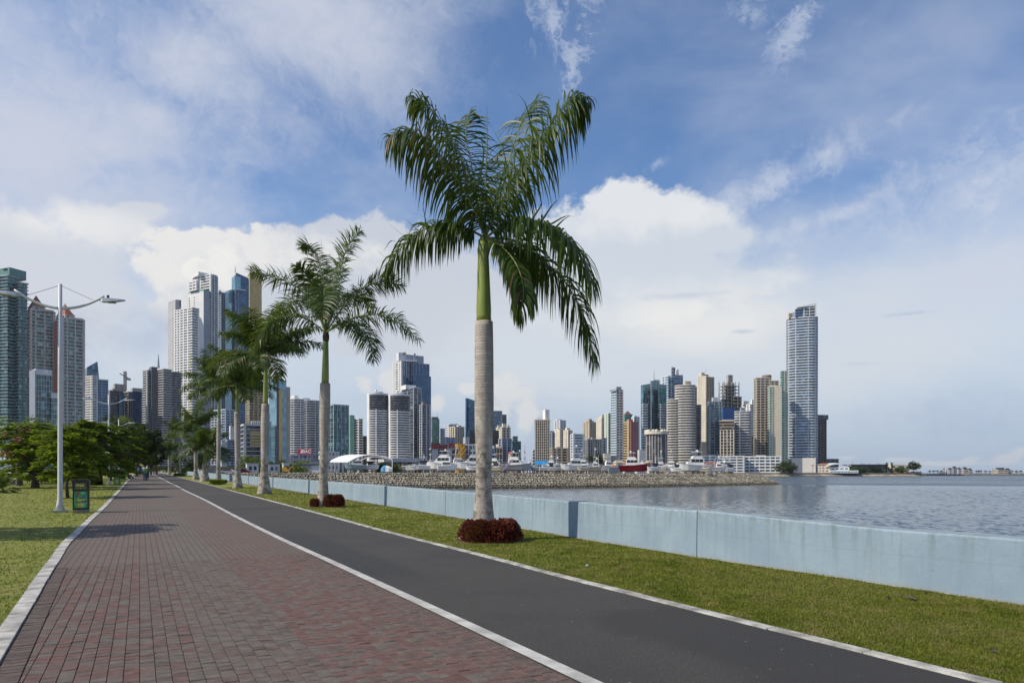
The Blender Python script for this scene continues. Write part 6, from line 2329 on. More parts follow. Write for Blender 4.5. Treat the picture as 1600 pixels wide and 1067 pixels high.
for u in np.linspace(0, 1, 9):
    x = a_[0] + (b_[0] - a_[0]) * u - t.o.x
    h = t.z(727.5) + 2.6 * math.sin(u * math.pi) ** .7 - .8
    rings.append([(x, -5, h), (x, 12, h + 1), (x, 12, h + 2), (x, -5, h + 1)])
mb.loft(rings)
obj('curved_roof', mb, WHITE, t.root)
t = T(('pavilion', 'building'), 'glass fronted low pavilion along the shore of the headland', Z - 20, 1320)
t.block(corner(1296, 1297, 1341, Z - 20, 8), 736, None, 4, 'lblue', BWHITE, .3, .2, ([], [0, .12, .25, .37, .5, .62, .75, .87, 1]), .6, BWHITE)
t = T(('house', 'building'), 'long black flat roofed house with dark glass on the headland', Z, 1355)
t.block(corner(1325, 1326, 1386.5, Z, 6), 726.5, None, PIT(4, Z), 'dark', DGREY, .25, .6, ([], [0, .2, .4, .6, .8, 1]), .9, DGREY)
t.box(corner(1322, 1323, 1388, Z - 2, 6), 725.5, 727.2, BLACK, 'flat_roof')
for a_, b_, y0, y1 in ((1339, 1364, 727.9, 729.6), (1352, 1374, 731, 732.6)):
    t.box(corner(a_, a_ + .3, b_, Z - 1.5, 6), y0, y1, BWHITE, 'white_panel')
for x_ in (1332, 1346, 1350, 1358, 1372):
    t.mast(x_, 723, 726, .5, 4, BLACK)
t = T(('house', 'building'), 'cream cubic house at the end of the headland', Z, 1400)
CR2 = mat('bright_cream_render', (.62, .55, .45), .8, .05, .2)
t.box(corner(1387, 1393, 1416, Z, 14), 725.5, None, CR2, 'wall')
t.box(corner(1410, 1411, 1421, Z + 3, 14), 726.5, None, PINK, 'wing')
P = t.loc(corner(1387, 1393, 1416, Z, 14))
for f_, y_ in ((.1, 729), (.18, 729), (.5, 728.7), (.62, 728.7), (.68, 728.7), (.80, 728.7), (.55, 733), (.66, 734)):
    e = (P[1] - P[0]).normalized()
    nn = Vector((e.y, -e.x))
    c = P[0].lerp(P[1], f_)
    mb = MB()
    mb.prism([c - e * .9 + nn * .12, c + e * .9 + nn * .12, c + e * .9 - nn * .2, c - e * .9 - nn * .2], t.z(y_ + .9), t.z(y_ - .9))
    obj('window', mb, GL['dark'], t.root)
t = T(('garden_wall', 'wall'), 'tan retaining wall at the tip of the headland', Z - 12, 1430)
t.box(corner(1414, 1415, 1440, Z - 12, 8), 737, None, TAN, 'wall')
t.box(corner(1414, 1415, 1440, Z - 13, 8), 736.4, 737.1, CREAM, 'coping')
t = T(('marquee', 'tent'), 'cream flat tent before the black house', Z - 16, 1382)
P = t.loc(corner(1376, 1377, 1389, Z - 16, 8))
c = sum(P, Vector((0, 0))) / 4
mb = MB()
mb.add([(*p, 2.2) for p in P] + [(*c, 4.0)], [(3, 2, 1, 0), (0, 1, 4), (1, 2, 4), (2, 3, 4), (3, 0, 4)])
obj('roof', mb, CREAM, t.root)
mb = MB()
for p in P:
    mb.box(p.x - .15, p.x + .15, p.y - .15, p.y + .15, -.3, 2.2)
obj('pole', mb, BWHITE, t.root)
# villas on the island
Z = 1010
for xl, xm, xr, yt, lab, cols in ((1478, 1481, 1491, 733.5, 'white villa farthest left on the island', 'w'), (1486, 1488, 1496, 731, 'grey villa with dark roof terrace on the island', 'g'), (1494, 1496, 1503, 733, 'small white and dark villa in the middle of the left island group', 'w'), (1501.5, 1503, 1513, 732, 'cream villa with dark roof terrace on the island', 'c'), (1511, 1513, 1520, 734, 'white low villa at the right of the left island group', 'w'), (1550, 1553, 1575, 733, 'large cream villa standing alone on the right of the island', 'c'), (1568, 1570, 1580, 734, 'grey glass side villa behind the large cream one', 'g'), (1467, 1469, 1477, 737, 'low white house by the small tower on the island', 'w')):
    t = Tower('villa', lab, 'house', Z, xm, 'villas on the island')
    t.root.location.z = t.o.z = -.6
    bd = {'w': WHITE, 'g': LGREY, 'c': CREAM}[cols]
    zt = EYE - (yt - HZ) * Z / F + .6
    P = t.loc(corner(xl, xm, xr, Z, 24))
    for nm, k0, k1, mm, off in (('wall', -.2, zt, GL['dark'] if cols != 'w' else GL['grey'], 0),):
        mb = MB()
        mb.prism(P, k0, k1)
        obj(nm, mb, mm, t.root)
    for k in range(3):
        mb = MB()
        mb.prism(offset(P, .5), k * zt / 3 - .1, k * zt / 3 + zt * .15)
        obj('floor_band', mb, bd, t.root)
    mb = MB()
    c0_ = P[0].lerp(P[3], .55)
    mb.prism([P[0] + Vector((0, -.7)), P[0].lerp(P[1], .3) + Vector((0, -.7)), P[0].lerp(P[1], .3), P[0]], -.2, zt)
    obj('white_wall', mb, bd, t.root)
    if xr - xl > 8:
        mb = MB()
        mb.prism([p * .55 + sum(P, Vector((0, 0))) / 4 * .45 for p in P], zt, zt + 2.4)
        obj('roof_terrace', mb, DGREY, t.root)
t = Tower('watch_tower', 'thin cream tower left of the island villas', 'tower', Z, 1474.5)
t.root.location.z = -.6
mb = MB()
mb.box(-.9, .9, -.9, .9, -.2, 8)
mb.box(-1.2, 1.2, -1.2, 1.2, 8.002, 8.8)
obj('shaft', mb, TAN, t.root)
q = random.Random(3)
for k, x_ in enumerate((1453, 1459, 1465, 1526, 1529.5, 1533, 1540, 1546.5, 1581, 1588, 1595)):
    root = thing('palm_tree', 'tiny palm on the distant island', 'palm tree', ((x_ - 800) * 1015 / F, 1015, -.6), 0, 'tiny palms on the island')
    mb = MB()
    mb.tube([(0, 0, -.2), (0, 0, 4)], [.3, .2], 5)
    obj('trunk', mb, BARK, root)
    mb = MB()
    leaves(mb, [Vector((q.gauss(0, 1.2), q.gauss(0, 1), 4 + q.gauss(0, .7))) for _ in range(60)], 1.0, q, 0, .3)
    obj('crown', mb, LEAF_D, root)

# ================================================================== HARBOUR, BOATS, PEOPLE, SMALL THINGS
GEL = mat('boat_gelcoat', (.78, .77, .74), .35, .06, .5)
GELC = mat('boat_cream', (.56, .50, .36), .4, .08, .5)
GELR = mat('boat_red', (.26, .006, .022), .35, .1, .5)
GELB = mat('boat_grey_blue', (.25, .32, .34), .45, .1, .5)
GELG = mat('boat_grey', (.33, .34, .36), .45, .1, .5)
BWIN = mat('boat_window', (.012, .014, .018), .15, .2, 2)
STEEL = mat('boat_rail', (.5, .5, .5), .3, .05, 3, metal=.6)
CANB = mat('navy_canvas', (.015, .02, .05), .8, .2, 2)
CANV = mat('blue_tarp', (.07, .28, .50), .7, .2, 1)
ANTI = mat('antifouling', (.02, .05, .12), .7, .2, 1)


def boat(label, x0, x1, Y, ybase, face=-1, hull=None, kind='sport', tower=True, rig=False, hh=None, group='boats laid up behind the breakwater', trim=None):
    """face -1: bow to the left"""
    hull = hull or GEL
    L = (x1 - x0) * Y / F
    xc = ((x0 + x1) / 2 - 800) * Y / F
    zb = EYE - (ybase - 2.6 - HZ) * Y / F
    root = thing('boat', label, 'boat', (xc, Y, zb), 0 if face > 0 else math.pi, group)
    root.rotation_euler.z += random.uniform(-.25, .25)
    root.scale = (1, 1, 1.22)
    B = min(L * .30, 4.6)
    H = hh or L * .12 + .55
    mb = MB()
    rings = []
    for u in (-.5, -.3, 0, .2, .35, .45, .5):
        f = 1 if u < .05 else max(.0, 1 - ((u - .05) / .45) ** 2.2)
        sh = H * (1 + .42 * max(0, u + .1) ** 1.3 / .6)
        kz = .0 if u < .3 else H * .45 * ((u - .3) / .2) ** 2
        w, wb = B / 2 * max(f, .04), B / 2 * max(f * .72 - .06, .02)
        x, xo = u * L, u * L + (.0 if u < .2 else (u - .2) * L * .12)
        rings.append([(x, 0, kz), (x, wb, kz + H * .22), (xo, w, sh), (xo, w * .96, sh + .06), (xo, -w * .96, sh + .06), (xo, -w, sh), (x, -wb, kz + H * .22)])
    mb.loft(rings)
    obj('hull', mb, hull, root, False)
    mb = MB()
    for s in (-1, 1):
        pts = [Vector((r[2][0], s * (r[2][1] + .03), r[2][2] - .03)) for r in rings[:-1]]
        mb.tube(pts, .06, 4)
    obj('rub_rail', mb, trim or STEEL, root)
    c0, c1 = (-.28, .16) if kind != 'work' else (-.05, .28)
    ch = min(2.0, L * .17)
    zf = H * 1.02
    cw = B * .38
    mb = MB()
    mb.loft([[(L * a, s * cw * k, z) for a, s in ((c0, -1), (c1 - e, -1), (c1 - e, 1), (c0, 1))] for z, k, e in ((zf, 1, -.10), (zf + ch * .45, .96, -.02), (zf + ch, .86, .09))])
    cab = obj('cabin', mb, GEL, root)
    for s in (-1, 1):
        for k in range(3):
            a0 = c0 + .03 + (c1 - c0 - .05) * k / 3.2
            a1 = a0 + (c1 - c0) * .26
            mb = MB()
            y0, y1 = s * cw * .975, s * cw * .90
            vs = [(L * a0, y0 + s * .03, zf + ch * .42), (L * a1, y0 + s * .03, zf + ch * .42), (L * (a1 - .01), y1 + s * .03, zf + ch * .85), (L * a0, y1 + s * .03, zf + ch * .85)]
            vs += [(p[0], p[1] - s * .05, p[2]) for p in vs]
            mb.add(vs, [(0, 1, 2, 3), (7, 6, 5, 4), (0, 4, 5, 1), (1, 5, 6, 2), (2, 6, 7, 3), (3, 7, 4, 0)])
            obj('window', mb, BWIN, cab)
    mb = MB()
    xw0, xw1 = L * (c1 + .03), L * (c1 - .07)
    mb.add([(xw0, -cw * .85, zf + ch * .48), (xw0, cw * .85, zf + ch * .48), (xw1, cw * .75, zf + ch * .92), (xw1, -cw * .75, zf + ch * .92),
            (xw0 - .1, -cw * .85, zf + ch * .44), (xw0 - .1, cw * .85, zf + ch * .44), (xw1 - .1, cw * .75, zf + ch * .88), (xw1 - .1, -cw * .75, zf + ch * .88)], [(0, 1, 2, 3), (7, 6, 5, 4), (0, 4, 5, 1), (1, 5, 6, 2), (2, 6, 7, 3), (3, 7, 4, 0)])
    for v in range(4):
        mb.v[v] = (mb.v[v][0] + .04, mb.v[v][1], mb.v[v][2] + .02)
    obj('windscreen', mb, BWIN, cab)
    ft = zf + ch
    if kind in ('sport', 'yacht', 'work'):
        mb = MB()
        mb.loft([[(L * a, s * cw * .78, z) for a, s in ((c0 + .04, -1), (c1 - .14 + e, -1), (c1 - .14 + e, 1), (c0 + .04, 1))] for z, e in ((ft + .002, .06), (ft + .65, .0))])
        obj('flybridge', mb, GEL, root)
        mb = MB()
        for a in (c0 + .07, c1 - .18):
            for s in (-1, 1):
                mb.tube([(L * a, s * cw * .6, ft + .6), (L * a, s * cw * .55, ft + 1.75)], .045, 5)
        obj('hardtop_post', mb, STEEL, root)
        mb = MB()
        mb.loft([[(L * a, s * cw * .74, z) for a, s in ((c0 + .03, -1), (c1 - .12, -1), (c1 - .12, 1), (c0 + .03, 1))] for z in (ft + 1.75, ft + 1.88)])
        obj('hardtop', mb, GEL, root)
        tz = ft + 1.88
        if tower:
            mb = MB()
            for a, a2 in ((c0 + .08, c0 + .13), (c1 - .2, c1 - .24)):
                for s in (-1, 1):
                    mb.tube([(L * a, s * cw * .6, tz), (L * a2, s * cw * .36, tz + 1.9)], .05, 5)
            for z in (.65, 1.3):
                mb.tube([(L * (c0 + .1), -cw * .5, tz + z), (L * (c0 + .1), cw * .5, tz + z)], .04, 4)
                mb.tube([(L * (c1 - .22), -cw * .5, tz + z), (L * (c1 - .22), cw * .5, tz + z)], .04, 4)
            obj('tuna_tower', mb, STEEL, root)
            mb = MB()
            mb.box(L * (c0 + .11), L * (c1 - .22), -cw * .42, cw * .42, tz + 1.9, tz + 2.0)
            obj('tower_platform', mb, GEL, root)
            tz += 2.0
        mb = MB()
        mb.lathe([(.05, 0), (.3, .12), (.34, .3), (.22, .48), (.0, .55)], 10, 0, L * (c0 + .16), 0)
        obj('radar_dome', mb, GEL, root, True, loc=(0, 0, tz))
        mb = MB()
        for s in (-1, 1):
            mb.tube([(L * (c0 + .1), s * .5, tz), (L * (c0 + .06), s * .55, tz + 2.2)], [.04, .012], 4)
        obj('whip_antenna', mb, STEEL, root)
    elif kind == 'canvas':
        mb = MB()
        mb.loft([[(L * x, y, ft + z) for y, z in ((-cw * 1.1, -.1), (-cw * .7, .55), (cw * .7, .55), (cw * 1.1, -.1))] for x in (c0 - .05, c1 - .05)])
        obj('canopy', mb, CANB, root)
    if rig:
        for s in (-1, 1):
            mb = MB()
            mb.tube([(L * (c0 + .1), s * cw * .8, ft), (L * (c0 - .22), s * cw * 1.6, ft + L * .42)], [.06, .015], 4)
            obj('outrigger', mb, STEEL, root)
    mb = MB()
    for s in (-1, 1):
        pr = [Vector((rings[i][3][0], s * rings[i][3][1] * .94, rings[i][3][2] + .6)) for i in (2, 3, 4, 5)]
        mb.tube(pr, .025, 4)
        for p in pr:
            mb.tube([p - Vector((0, 0, .6)), p], .02, 4)
    obj('bow_rail', mb, STEEL, root)
    mb = MB()
    for x in (-.3, 0, .25):
        mb.box(x * L - .2, x * L + .2, -B * .3, B * .3, GZC - zb - .1 if zb > GZC else -.6, .12)
    mb.box(-.32 * L, .27 * L, -.12, .12, -.02, .10)
    obj('cradle', mb, BROWN, root)
    return root


boat('grey blue hulled boat under the right end of the white canopy', 539, 573, 246, 736.8, -1, GELB, 'plain')
boat('white motor boat with dark canvas next to the canopy', 570, 592, 252, 736.5, 1, GEL, 'canvas')
boat('small white runabout beside the dark bush', 634, 651, 236, 737.6, 1, GEL, 'plain')
boat('motor boat with a navy canopy left of the fishing yachts', 646, 672, 246, 737, -1, GEL, 'canvas')
boat('large white fishing yacht with four long rods left of the palm trunk', 664, 716, 256, 737, -1, GEL, 'sport', False, True)
boat('small white open boat in front of the large fishing yacht', 684, 714, 236, 738, 1, GEL, 'plain')
boat('large white fishing yacht with a tower partly behind the nearest palm trunk', 712, 764, 252, 737.2, -1, GEL, 'sport', True, True)
boat('white fishing yacht with a tall open tower right of the palm trunk', 757, 792, 258, 737, 1, GELC, 'sport', True, True)
boat('white cruiser with bow to the right beside the lilac gangway', 786, 829, 238, 738.2, 1, GELG, 'sport', False)
boat('small grey launch between the cruiser and the blue awning', 829, 842, 240, 738, -1, GELG, 'plain')
boat('small white boat just under the blue awning', 843, 861, 240, 738.2, 1, GEL, 'plain')
boat('white boat seen from astern with a big hardtop', 861, 878, 244, 738, -1, GEL, 'sport', False)
boat('biggest white yacht with two decks and dark side windows', 876, 916, 242, 738.6, -1, GEL, 'yacht', True)
boat('cream work boat with a high wheelhouse', 914, 941, 246, 738.8, 1, GELC, 'work', True)
boat('white and red launch left of the grey container', 938, 955, 246, 739, -1, GEL, 'plain', trim=GELR)
boat('red hulled motor yacht with a white cabin', 968, 1014, 240, 739.2, 1, GELR, 'yacht', False)
boat('small white cabin boat right behind the red yacht', 1011, 1032, 236, 739.6, -1, GEL, 'canvas')
boat('pale grey yacht with a white radar ball above the red boat', 1018, 1042, 282, 737.8, -1, GELG, 'yacht', True)
boat('small yellow trimmed dinghy near the young palm', 1030, 1044, 232, 740, 1, GELC, 'plain')
boat('long white yacht with low cabin right of the young palm', 1058, 1110, 246, 739.6, -1, GEL, 'sport', False)
boat('white and orange boat at the right end of the yard', 1107, 1134, 252, 739.6, 1, GEL, 'work', False, trim=PORG)

for x0, x1, Y, fc, kd, tw, lab in ((700, 738, 300, 1, 'sport', True, 'second row fishing boat behind the large yacht left of the palm trunk'), (796, 822, 305, -1, 'yacht', True, 'second row yacht showing above the lilac gangway boat'), (846, 872, 300, -1, 'sport', False, 'second row boat behind the blue awning stall'), (898, 928, 310, 1, 'yacht', True, 'second row white yacht between the biggest yacht and the cream work boat'),
                                  (940, 966, 305, 1, 'sport', True, 'second row boat above the grey container'), (1034, 1058, 300, -1, 'yacht', True, 'second row white yacht left of the young palm'), (1078, 1104, 300, 1, 'sport', True, 'second row fishing boat before the shore flats'), (1120, 1146, 320, -1, 'yacht', False, 'second row white boat at the right end of the yard')):
    boat(lab, x0, x1, Y, 736, fc, GEL, kd, tw, kd == 'sport')

for k, (x0, x1, Y, yb, kd, lab) in enumerate(((622, 640, 270, 736.8, 'canvas', 'small canvas topped boat right of the dark bush by the canopy'), (655, 676, 284, 736.2, 'sport', 'small fishing boat behind the navy canopied one'), (728, 748, 238, 738, 'plain', 'small white boat tucked against the left side of the palm trunk'), (768, 786, 236, 738.2, 'canvas', 'small canvas topped boat just left of the lilac gangway'), (820, 836, 270, 737.4, 'sport', 'small fishing boat before the peaked marquee'),
                                                (856, 870, 238, 738.4, 'canvas', 'canvas topped boat at the right end of the blue awning'), (902, 920, 236, 738.8, 'plain', 'small white boat at the stern of the biggest yacht'), (926, 944, 270, 738, 'sport', 'small fishing boat behind the cream work boat'), (1048, 1064, 236, 739.8, 'canvas', 'canvas topped boat at the foot of the young palm'), (1094, 1112, 240, 740, 'plain', 'small white boat before the long low yacht'), (1130, 1148, 262, 739.8, 'canvas', 'canvas topped boat, last one at the right end of the yard'))):
    boat(lab, x0, x1, Y, yb, 1 if k % 2 else -1, GEL if k % 3 else GELC, kd, False, kd == 'sport')
for k, (x_, Y, y0, lab) in enumerate(((662, 262, 708, 'tall bare white mast left of the large fishing yacht'), (672, 264, 709, 'slightly leaning white mast over the large fishing yacht'), (698, 268, 711, 'white mast behind the large fishing yacht'), (805, 262, 712, 'white mast above the cruiser with the gangway'), (893, 258, 709, 'white mast above the biggest yacht'), (934, 262, 711, 'white mast above the cream work boat'), (1024, 262, 713, 'white mast left of the young palm'), (1116, 262, 716, 'white mast above the white and orange boat'))):
    p = px(x_, 738, Y)
    root = thing('boat_mast', lab, 'mast', (p[0], Y, GZC), 0, 'bare masts standing in the boat yard')
    h_ = EYE - (y0 - HZ) * Y / F - GZC
    mb = MB()
    mb.tube([(0, 0, -.1), (random.uniform(-.25, .25), 0, h_)], [.11, .05], 6)
    obj('spar', mb, GEL, root)
    mb = MB()
    mb.tube([(-.7, 0, h_ * .62), (.7, 0, h_ * .62)], .04, 4)
    obj('spreader', mb, STEEL, root)

# lilac gangway, grey container, blue awning, marquees, beige houses
Y = 234
root = thing('gangway', 'lilac sloping gangway leaning against a white cruiser', 'gangway', px(785, 738, Y))
a_, b_ = Vector(px(785, 737, Y)) - root.location, Vector(px(801, 720.5, Y)) - root.location
mb = MB()
for y in (-.7, .7):
    mb.tube([a_ + Vector((0, y, .9)), b_ + Vector((0, y, .9))], .06, 4)
    for k in range(7):
        p = a_.lerp(b_, k / 6) + Vector((0, y, 0))
        mb.tube([p, p + Vector((0, 0, .9))], .05, 4)
obj('handrail', mb, STEEL, root)
mb = MB()
mb.add([a_ + Vector((0, -.8, 0)), b_ + Vector((0, -.8, 0)), b_ + Vector((0, .8, 0)), a_ + Vector((0, .8, 0)), a_ + Vector((0, -.8, .75)), b_ + Vector((0, -.8, .75)), b_ + Vector((0, .8, .75)), a_ + Vector((0, .8, .75))],
       [(3, 2, 1, 0), (0, 1, 5, 4), (1, 2, 6, 5), (2, 3, 7, 6), (3, 0, 4, 7), (4, 5, 6, 7)])
obj('ramp', mb, mat('lilac_canvas', (.34, .27, .40), .7, .1, 1), root)
root = thing('shipping_container', 'grey steel container left of the red yacht', 'container', px(959, 739.5, 236))
mb = MB()
w = 15 * 236 / F / 2
mb.box(-w, w, 0, 2.4, 0, 2.1)
obj('box', mb, mat('container_grey', (.17, .20, .24), .6, .15, 1), root)
for k in range(9):
    mb = MB()
    x = -w + .2 + k * (2 * w - .4) / 8
    mb.box(x - .06, x + .06, -.06, .005, .1, 2.0)
    obj('rib', mb, MATS['container_grey'], root)
for k, (x_, l) in enumerate(((957, 'left'), (961.5, 'right'))):
    o = thing('orange_buoy', 'orange mooring buoy on the grey container, ' + l + ' of the two', 'buoy', px(x_, 729.6, 236.8), 0, 'orange buoys on the container')
    mb = MB()
    mb.lathe([(.0, 0), (.28, .08), (.4, .3), (.3, .55), (.1, .66), (.1, .8), (0, .82)], 10)
    obj('float', mb, PORG, o, True)
root = thing('awning', 'bright blue awning under the beige grid tower', 'awning', px(849, 726, 300))
w = 26 * 300 / F / 2
mb = MB()
mb.add([(-w, 0, 0), (w, 0, 0), (w, 3, 1.7), (-w, 3, 1.7), (-w, 0, .15), (w, 0, .15), (w, 3, 1.85), (-w, 3, 1.85)], [(3, 2, 1, 0), (4, 5, 6, 7), (0, 1, 5, 4), (1, 2, 6, 5), (2, 3, 7, 6), (3, 0, 4, 7)])
obj('fabric', mb, mat('awning_blue', (.015, .20, .48), .7, .15, 1), root)
for k in range(5):
    mb = MB()
    x = -w + .2 + k * (2 * w - .4) / 4
    mb.tube([(x, .2, -3.5), (x, .2, .1)], .09, 5)
    obj('pole', mb, BWHITE, root)
for x_, Y, w_, lab in ((826, 290, 16, 'peaked white marquee left of the blue awning'), (814, 296, 12, 'white marquee just behind the white cruiser'), (903, 300, 9, 'small white marquee behind the biggest yacht'), (1003, 296, 11, 'pale peaked marquee behind the red yacht'), (1049, 300, 10, 'pale marquee left of the young palm')):
    root = thing('marquee', lab, 'tent', px(x_, 729, Y), 0, 'marquees behind the boats')
    w = w_ * Y / F / 2
    mb = MB()
    rings = []
    for f, z in ((1, 0), (.94, .35), (.5, 1.0), (.2, 1.9), (.02, 2.9)):
        rings.append([(sx * w * f, sy * w * f, z) for sx, sy in ((-1, -1), (1, -1), (1, 1), (-1, 1))])
    mb.loft(rings)
    obj('canvas_roof', mb, WHITE, root)
    for sx in (-1, 1):
        for sy in (-1, 1):
            mb = MB()
            mb.tube([(sx * w * .97, sy * w * .97, -2.6), (sx * w * .97, sy * w * .97, .02)], .07, 5)
            obj('pole', mb, BWHITE, root)
for xl, xr, yt, Y, mm, rf, lab in ((958, 975, 719, 420, CREAM, TAN, 'cream marina house with a tan roof at the left of its row'), (973, 992, 721, 410, PINK, ROOFR, 'pinkish marina house left of the middle of the row'), (990, 1011, 722, 400, BWHITE, PINK, 'pale marina house with a pink roof in the row'), (1009, 1019, 719, 430, CREAM, TAN, 'narrow cream marina house at the right of the row'),
                                   (1038, 1056, 723, 400, CREAM, ROOFR, 'cream house with red roof below the curved white tower'), (1100, 1122, 722, 420, BWHITE, ROOFR, 'white boathouse with a red roof before the shore flats'), (914, 936, 722, 420, LGREY, DGREY, 'grey boat shed behind the cream work boat'), (884, 906, 724, 410, TAN, BROWN, 'tan shed behind the biggest yacht')):
    t = Tower('harbour_house', lab, 'house', Y, (xl + xr) / 2, 'houses along the marina')
    P = t.loc(corner(xl, xl + 5, xr, Y, 24))
    z1 = t.z(yt + 3.5)
    mb = MB()
    mb.prism(P, -.4, z1)
    obj('wall', mb, mm, t.root)
    O = offset(P, .5)
    c = sum(O, Vector((0, 0))) / 4
    mb = MB()
    r1, r2 = (O[0] + O[3]) / 2 * .7 + c * .3, (O[1] + O[2]) / 2 * .7 + c * .3
    mb.add([(*p, z1 + .002) for p in O] + [(*r1, t.z(yt)), (*r2, t.z(yt))], [(3, 2, 1, 0), (0, 1, 5, 4), (1, 2, 5), (2, 3, 4, 5), (3, 0, 4)])
    obj('roof', mb, rf, t.root)
    e = (P[1] - P[0]).normalized()
    nn = Vector((e.y, -e.x))
    for k in range(4):
        cc = P[0].lerp(P[1], (k + .5) / 4)
        mb = MB()
        mb.prism([cc - e * .5 + nn * .08, cc + e * .5 + nn * .08, cc + e * .5 - nn * .2, cc - e * .5 - nn * .2], z1 * .45, z1 * .8)
        obj('window', mb, GL['dark'], t.root)
# shed, white canopy
Y = 250
root = thing('marina_canopy', 'long arched white fabric canopy on white trusses in the boat yard', 'canopy', px(555, 738, Y))
o_ = root.location
prof = [(543, 722.5), (552, 717.3), (562, 713.2), (573, 711), (585, 710.8), (600, 713.3), (613, 717.5)]
C1 = catmull([px(x, y, Y) for x, y in prof], 18)
C2 = catmull([px(x - 30, y - .3, Y + 16) for x, y in prof], 18)
mb = MB()
for i in range(17):
    q4 = [C1[i], C1[i + 1], C2[i + 1], C2[i]]
    vs = [v - o_ for v in q4] + [v - o_ + Vector((0, 0, .12)) for v in q4]
    mb.add(vs, [(3, 2, 1, 0), (4, 5, 6, 7), (0, 1, 5, 4), (2, 3, 7, 6)])
obj('fabric_roof', mb, mat('canopy_fabric', (.66, .67, .70), .6, .04, .5), root)
mb = MB()
ar1 = catmull([px(544, 738, Y - .4), px(553, 728, Y - .4), px(562, 720.5, Y - .4), px(573, 715.5, Y - .4), px(585, 713.6, Y - .4), px(600, 715.4, Y - .4), px(613, 718.5, Y - .4)], 26)
ar2 = catmull([px(x, y - .1, Y - .4) for x, y in prof], 26)
mb.tube([v - o_ for v in ar1], .16, 5)
mb.tube([v - o_ for v in ar2], .16, 5)
for k in range(3, 26):
    mb.tube([ar1[k] - o_, ar2[min(25, k + (k % 2))] - o_], .07, 4)
obj('arch_truss', mb, WHITE, root)
for x_, y_ in ((517, 722), (523, 722), (530, 722), (536, 722), (543, 722), (550, 719), (559, 715), (613, 717.5)):
    mb = MB()
    a_ = Vector(px(x_, y_, Y + ((543 - x_) * .53 if x_ < 543 else -.4))) - o_
    mb.tube([(a_.x, a_.y, GZC - o_.z - .2), a_], .15 if x_ in (559, 613) else .11, 6)
    obj('post', mb, WHITE, root)
root = thing('boat_shed', 'low shed with black roof and white wall left of the canopy', 'shed', px(490, 738, 250))
o_ = root.location
mb = MB()
w0, w1 = (471 - 800) * 250 / F - o_.x, (506 - 800) * 250 / F - o_.x
mb.box(w0, w1, 0, 6, GZC - o_.z - .2, 3.0 - o_.z + 1.2)
obj('wall', mb, BWHITE, root)
mb = MB()
mb.add([(w0 - .6, -.6, 4.3 - o_.z), (w1 + .6, -.6, 4.3 - o_.z), (w1 + .6, 6.6, 5.4 - o_.z), (w0 + 3, 6.6, 5.4 - o_.z), (w0 - .6, -.6, 4.55 - o_.z), (w1 + .6, -.6, 4.55 - o_.z), (w1 + .6, 6.6, 5.65 - o_.z), (w0 + 3, 6.6, 5.65 - o_.z)], [(3, 2, 1, 0), (4, 5, 6, 7), (0, 1, 5, 4), (1, 2, 6, 5), (2, 3, 7, 6), (3, 0, 4, 7)])
obj('roof', mb, BLACK, root)
mb = MB()
mb.box(w0, w0 + 3.6, -.12, .0, GZC - o_.z, 4.2 - o_.z)
obj('grey_door', mb, GREY, root)
# tarpaulined boat beside the canopy
root = thing('covered_boat', 'boat wrapped in pale blue and white tarpaulin by the canopy', 'boat', px(604, 737, 248))
mb = MB()
w = 2.0
mb.loft([[(x * w, y * 1.2 * f, z * f2) for y, z in ((-1, 0), (-.8, 1.6), (0, 2.4), (.8, 1.6), (1, 0))] for x, f, f2 in ((-1, .5, .5), (-.5, 1, 1.0), (.3, 1, .85), (.9, .6, .6))])
obj('tarpaulin', mb, CANV, root)
mb = MB()
mb.loft([[(x * w, y * 1.22 * f, z * f2) for y, z in ((-1, 0), (-.8, 1.6), (0, 2.42), (.8, 1.6), (1, 0))] for x, f, f2 in ((-.1, 1.02, 1.0), (.5, 1.0, .84), (1.05, .6, .62))])
obj('white_sheet', mb, GEL, root)
# red rooftop sign with white letters
Y = 600
root = thing('roof_sign', 'red rooftop sign with a white emblem and letters', 'sign', px(476, 705, Y))
w, h = 22 * Y / F / 2, 8.2 * Y / F
mb = MB()
mb.box(-w, w, 0, .6, -h * .55, h * .45)
obj('board', mb, mat('sign_red', (.42, .02, .05), .5, .05), root)
text('BAC', 4.0, w * .32, -.2, -.1, PWHITE, root, ext=.04)
mb = MB()
mb.add([(-1.3, 0, -1.3), (.2, 0, -1.6), (1.2, 0, -.5), (.5, 0, .3), (1.3, 0, 1.2), (.1, 0, 1.7), (-.9, 0, 1.1), (-.4, 0, 0), (-1.3, -.1, -1.3), (.2, -.1, -1.6), (1.2, -.1, -.5), (.5, -.1, .3), (1.3, -.1, 1.2), (.1, -.1, 1.7), (-.9, -.1, 1.1), (-.4, -.1, 0)],
       [(8, 9, 10, 11, 12, 13, 14, 15)] + [(i, (i + 1) % 8, 8 + (i + 1) % 8, 8 + i) for i in range(8)])
obj('emblem', mb, PWHITE, root, loc=(-w * .42, -.12, -.2))
mb = MB()
for x in (-.8, -.3, .3, .8):
    mb.tube([(x * w, .7, -h * .55), (x * w, 2, -h * .55 - 14)], .25, 4)
obj('frame', mb, GREY, root)
for xl, xr, yt, Yb, mm, lab in ((452, 520, 711, 612, BLUEG, 'long low grey building below the red sign'), (498, 530, 707, 596, LGREY, 'pale low building right of the second palm trunk'), (383, 412, 722, 330, TAN, 'tan low wall like building behind the white cabins')):
    t = Tower('low_building', lab, 'building', Yb, xl)
    t.block(corner(xl, xl + 2, xr, Yb, 10), yt, None, 5.5, 'grey', mm, .6, .2, ([], [0, .2, .4, .6, .8, 1]), 1.6, mm)
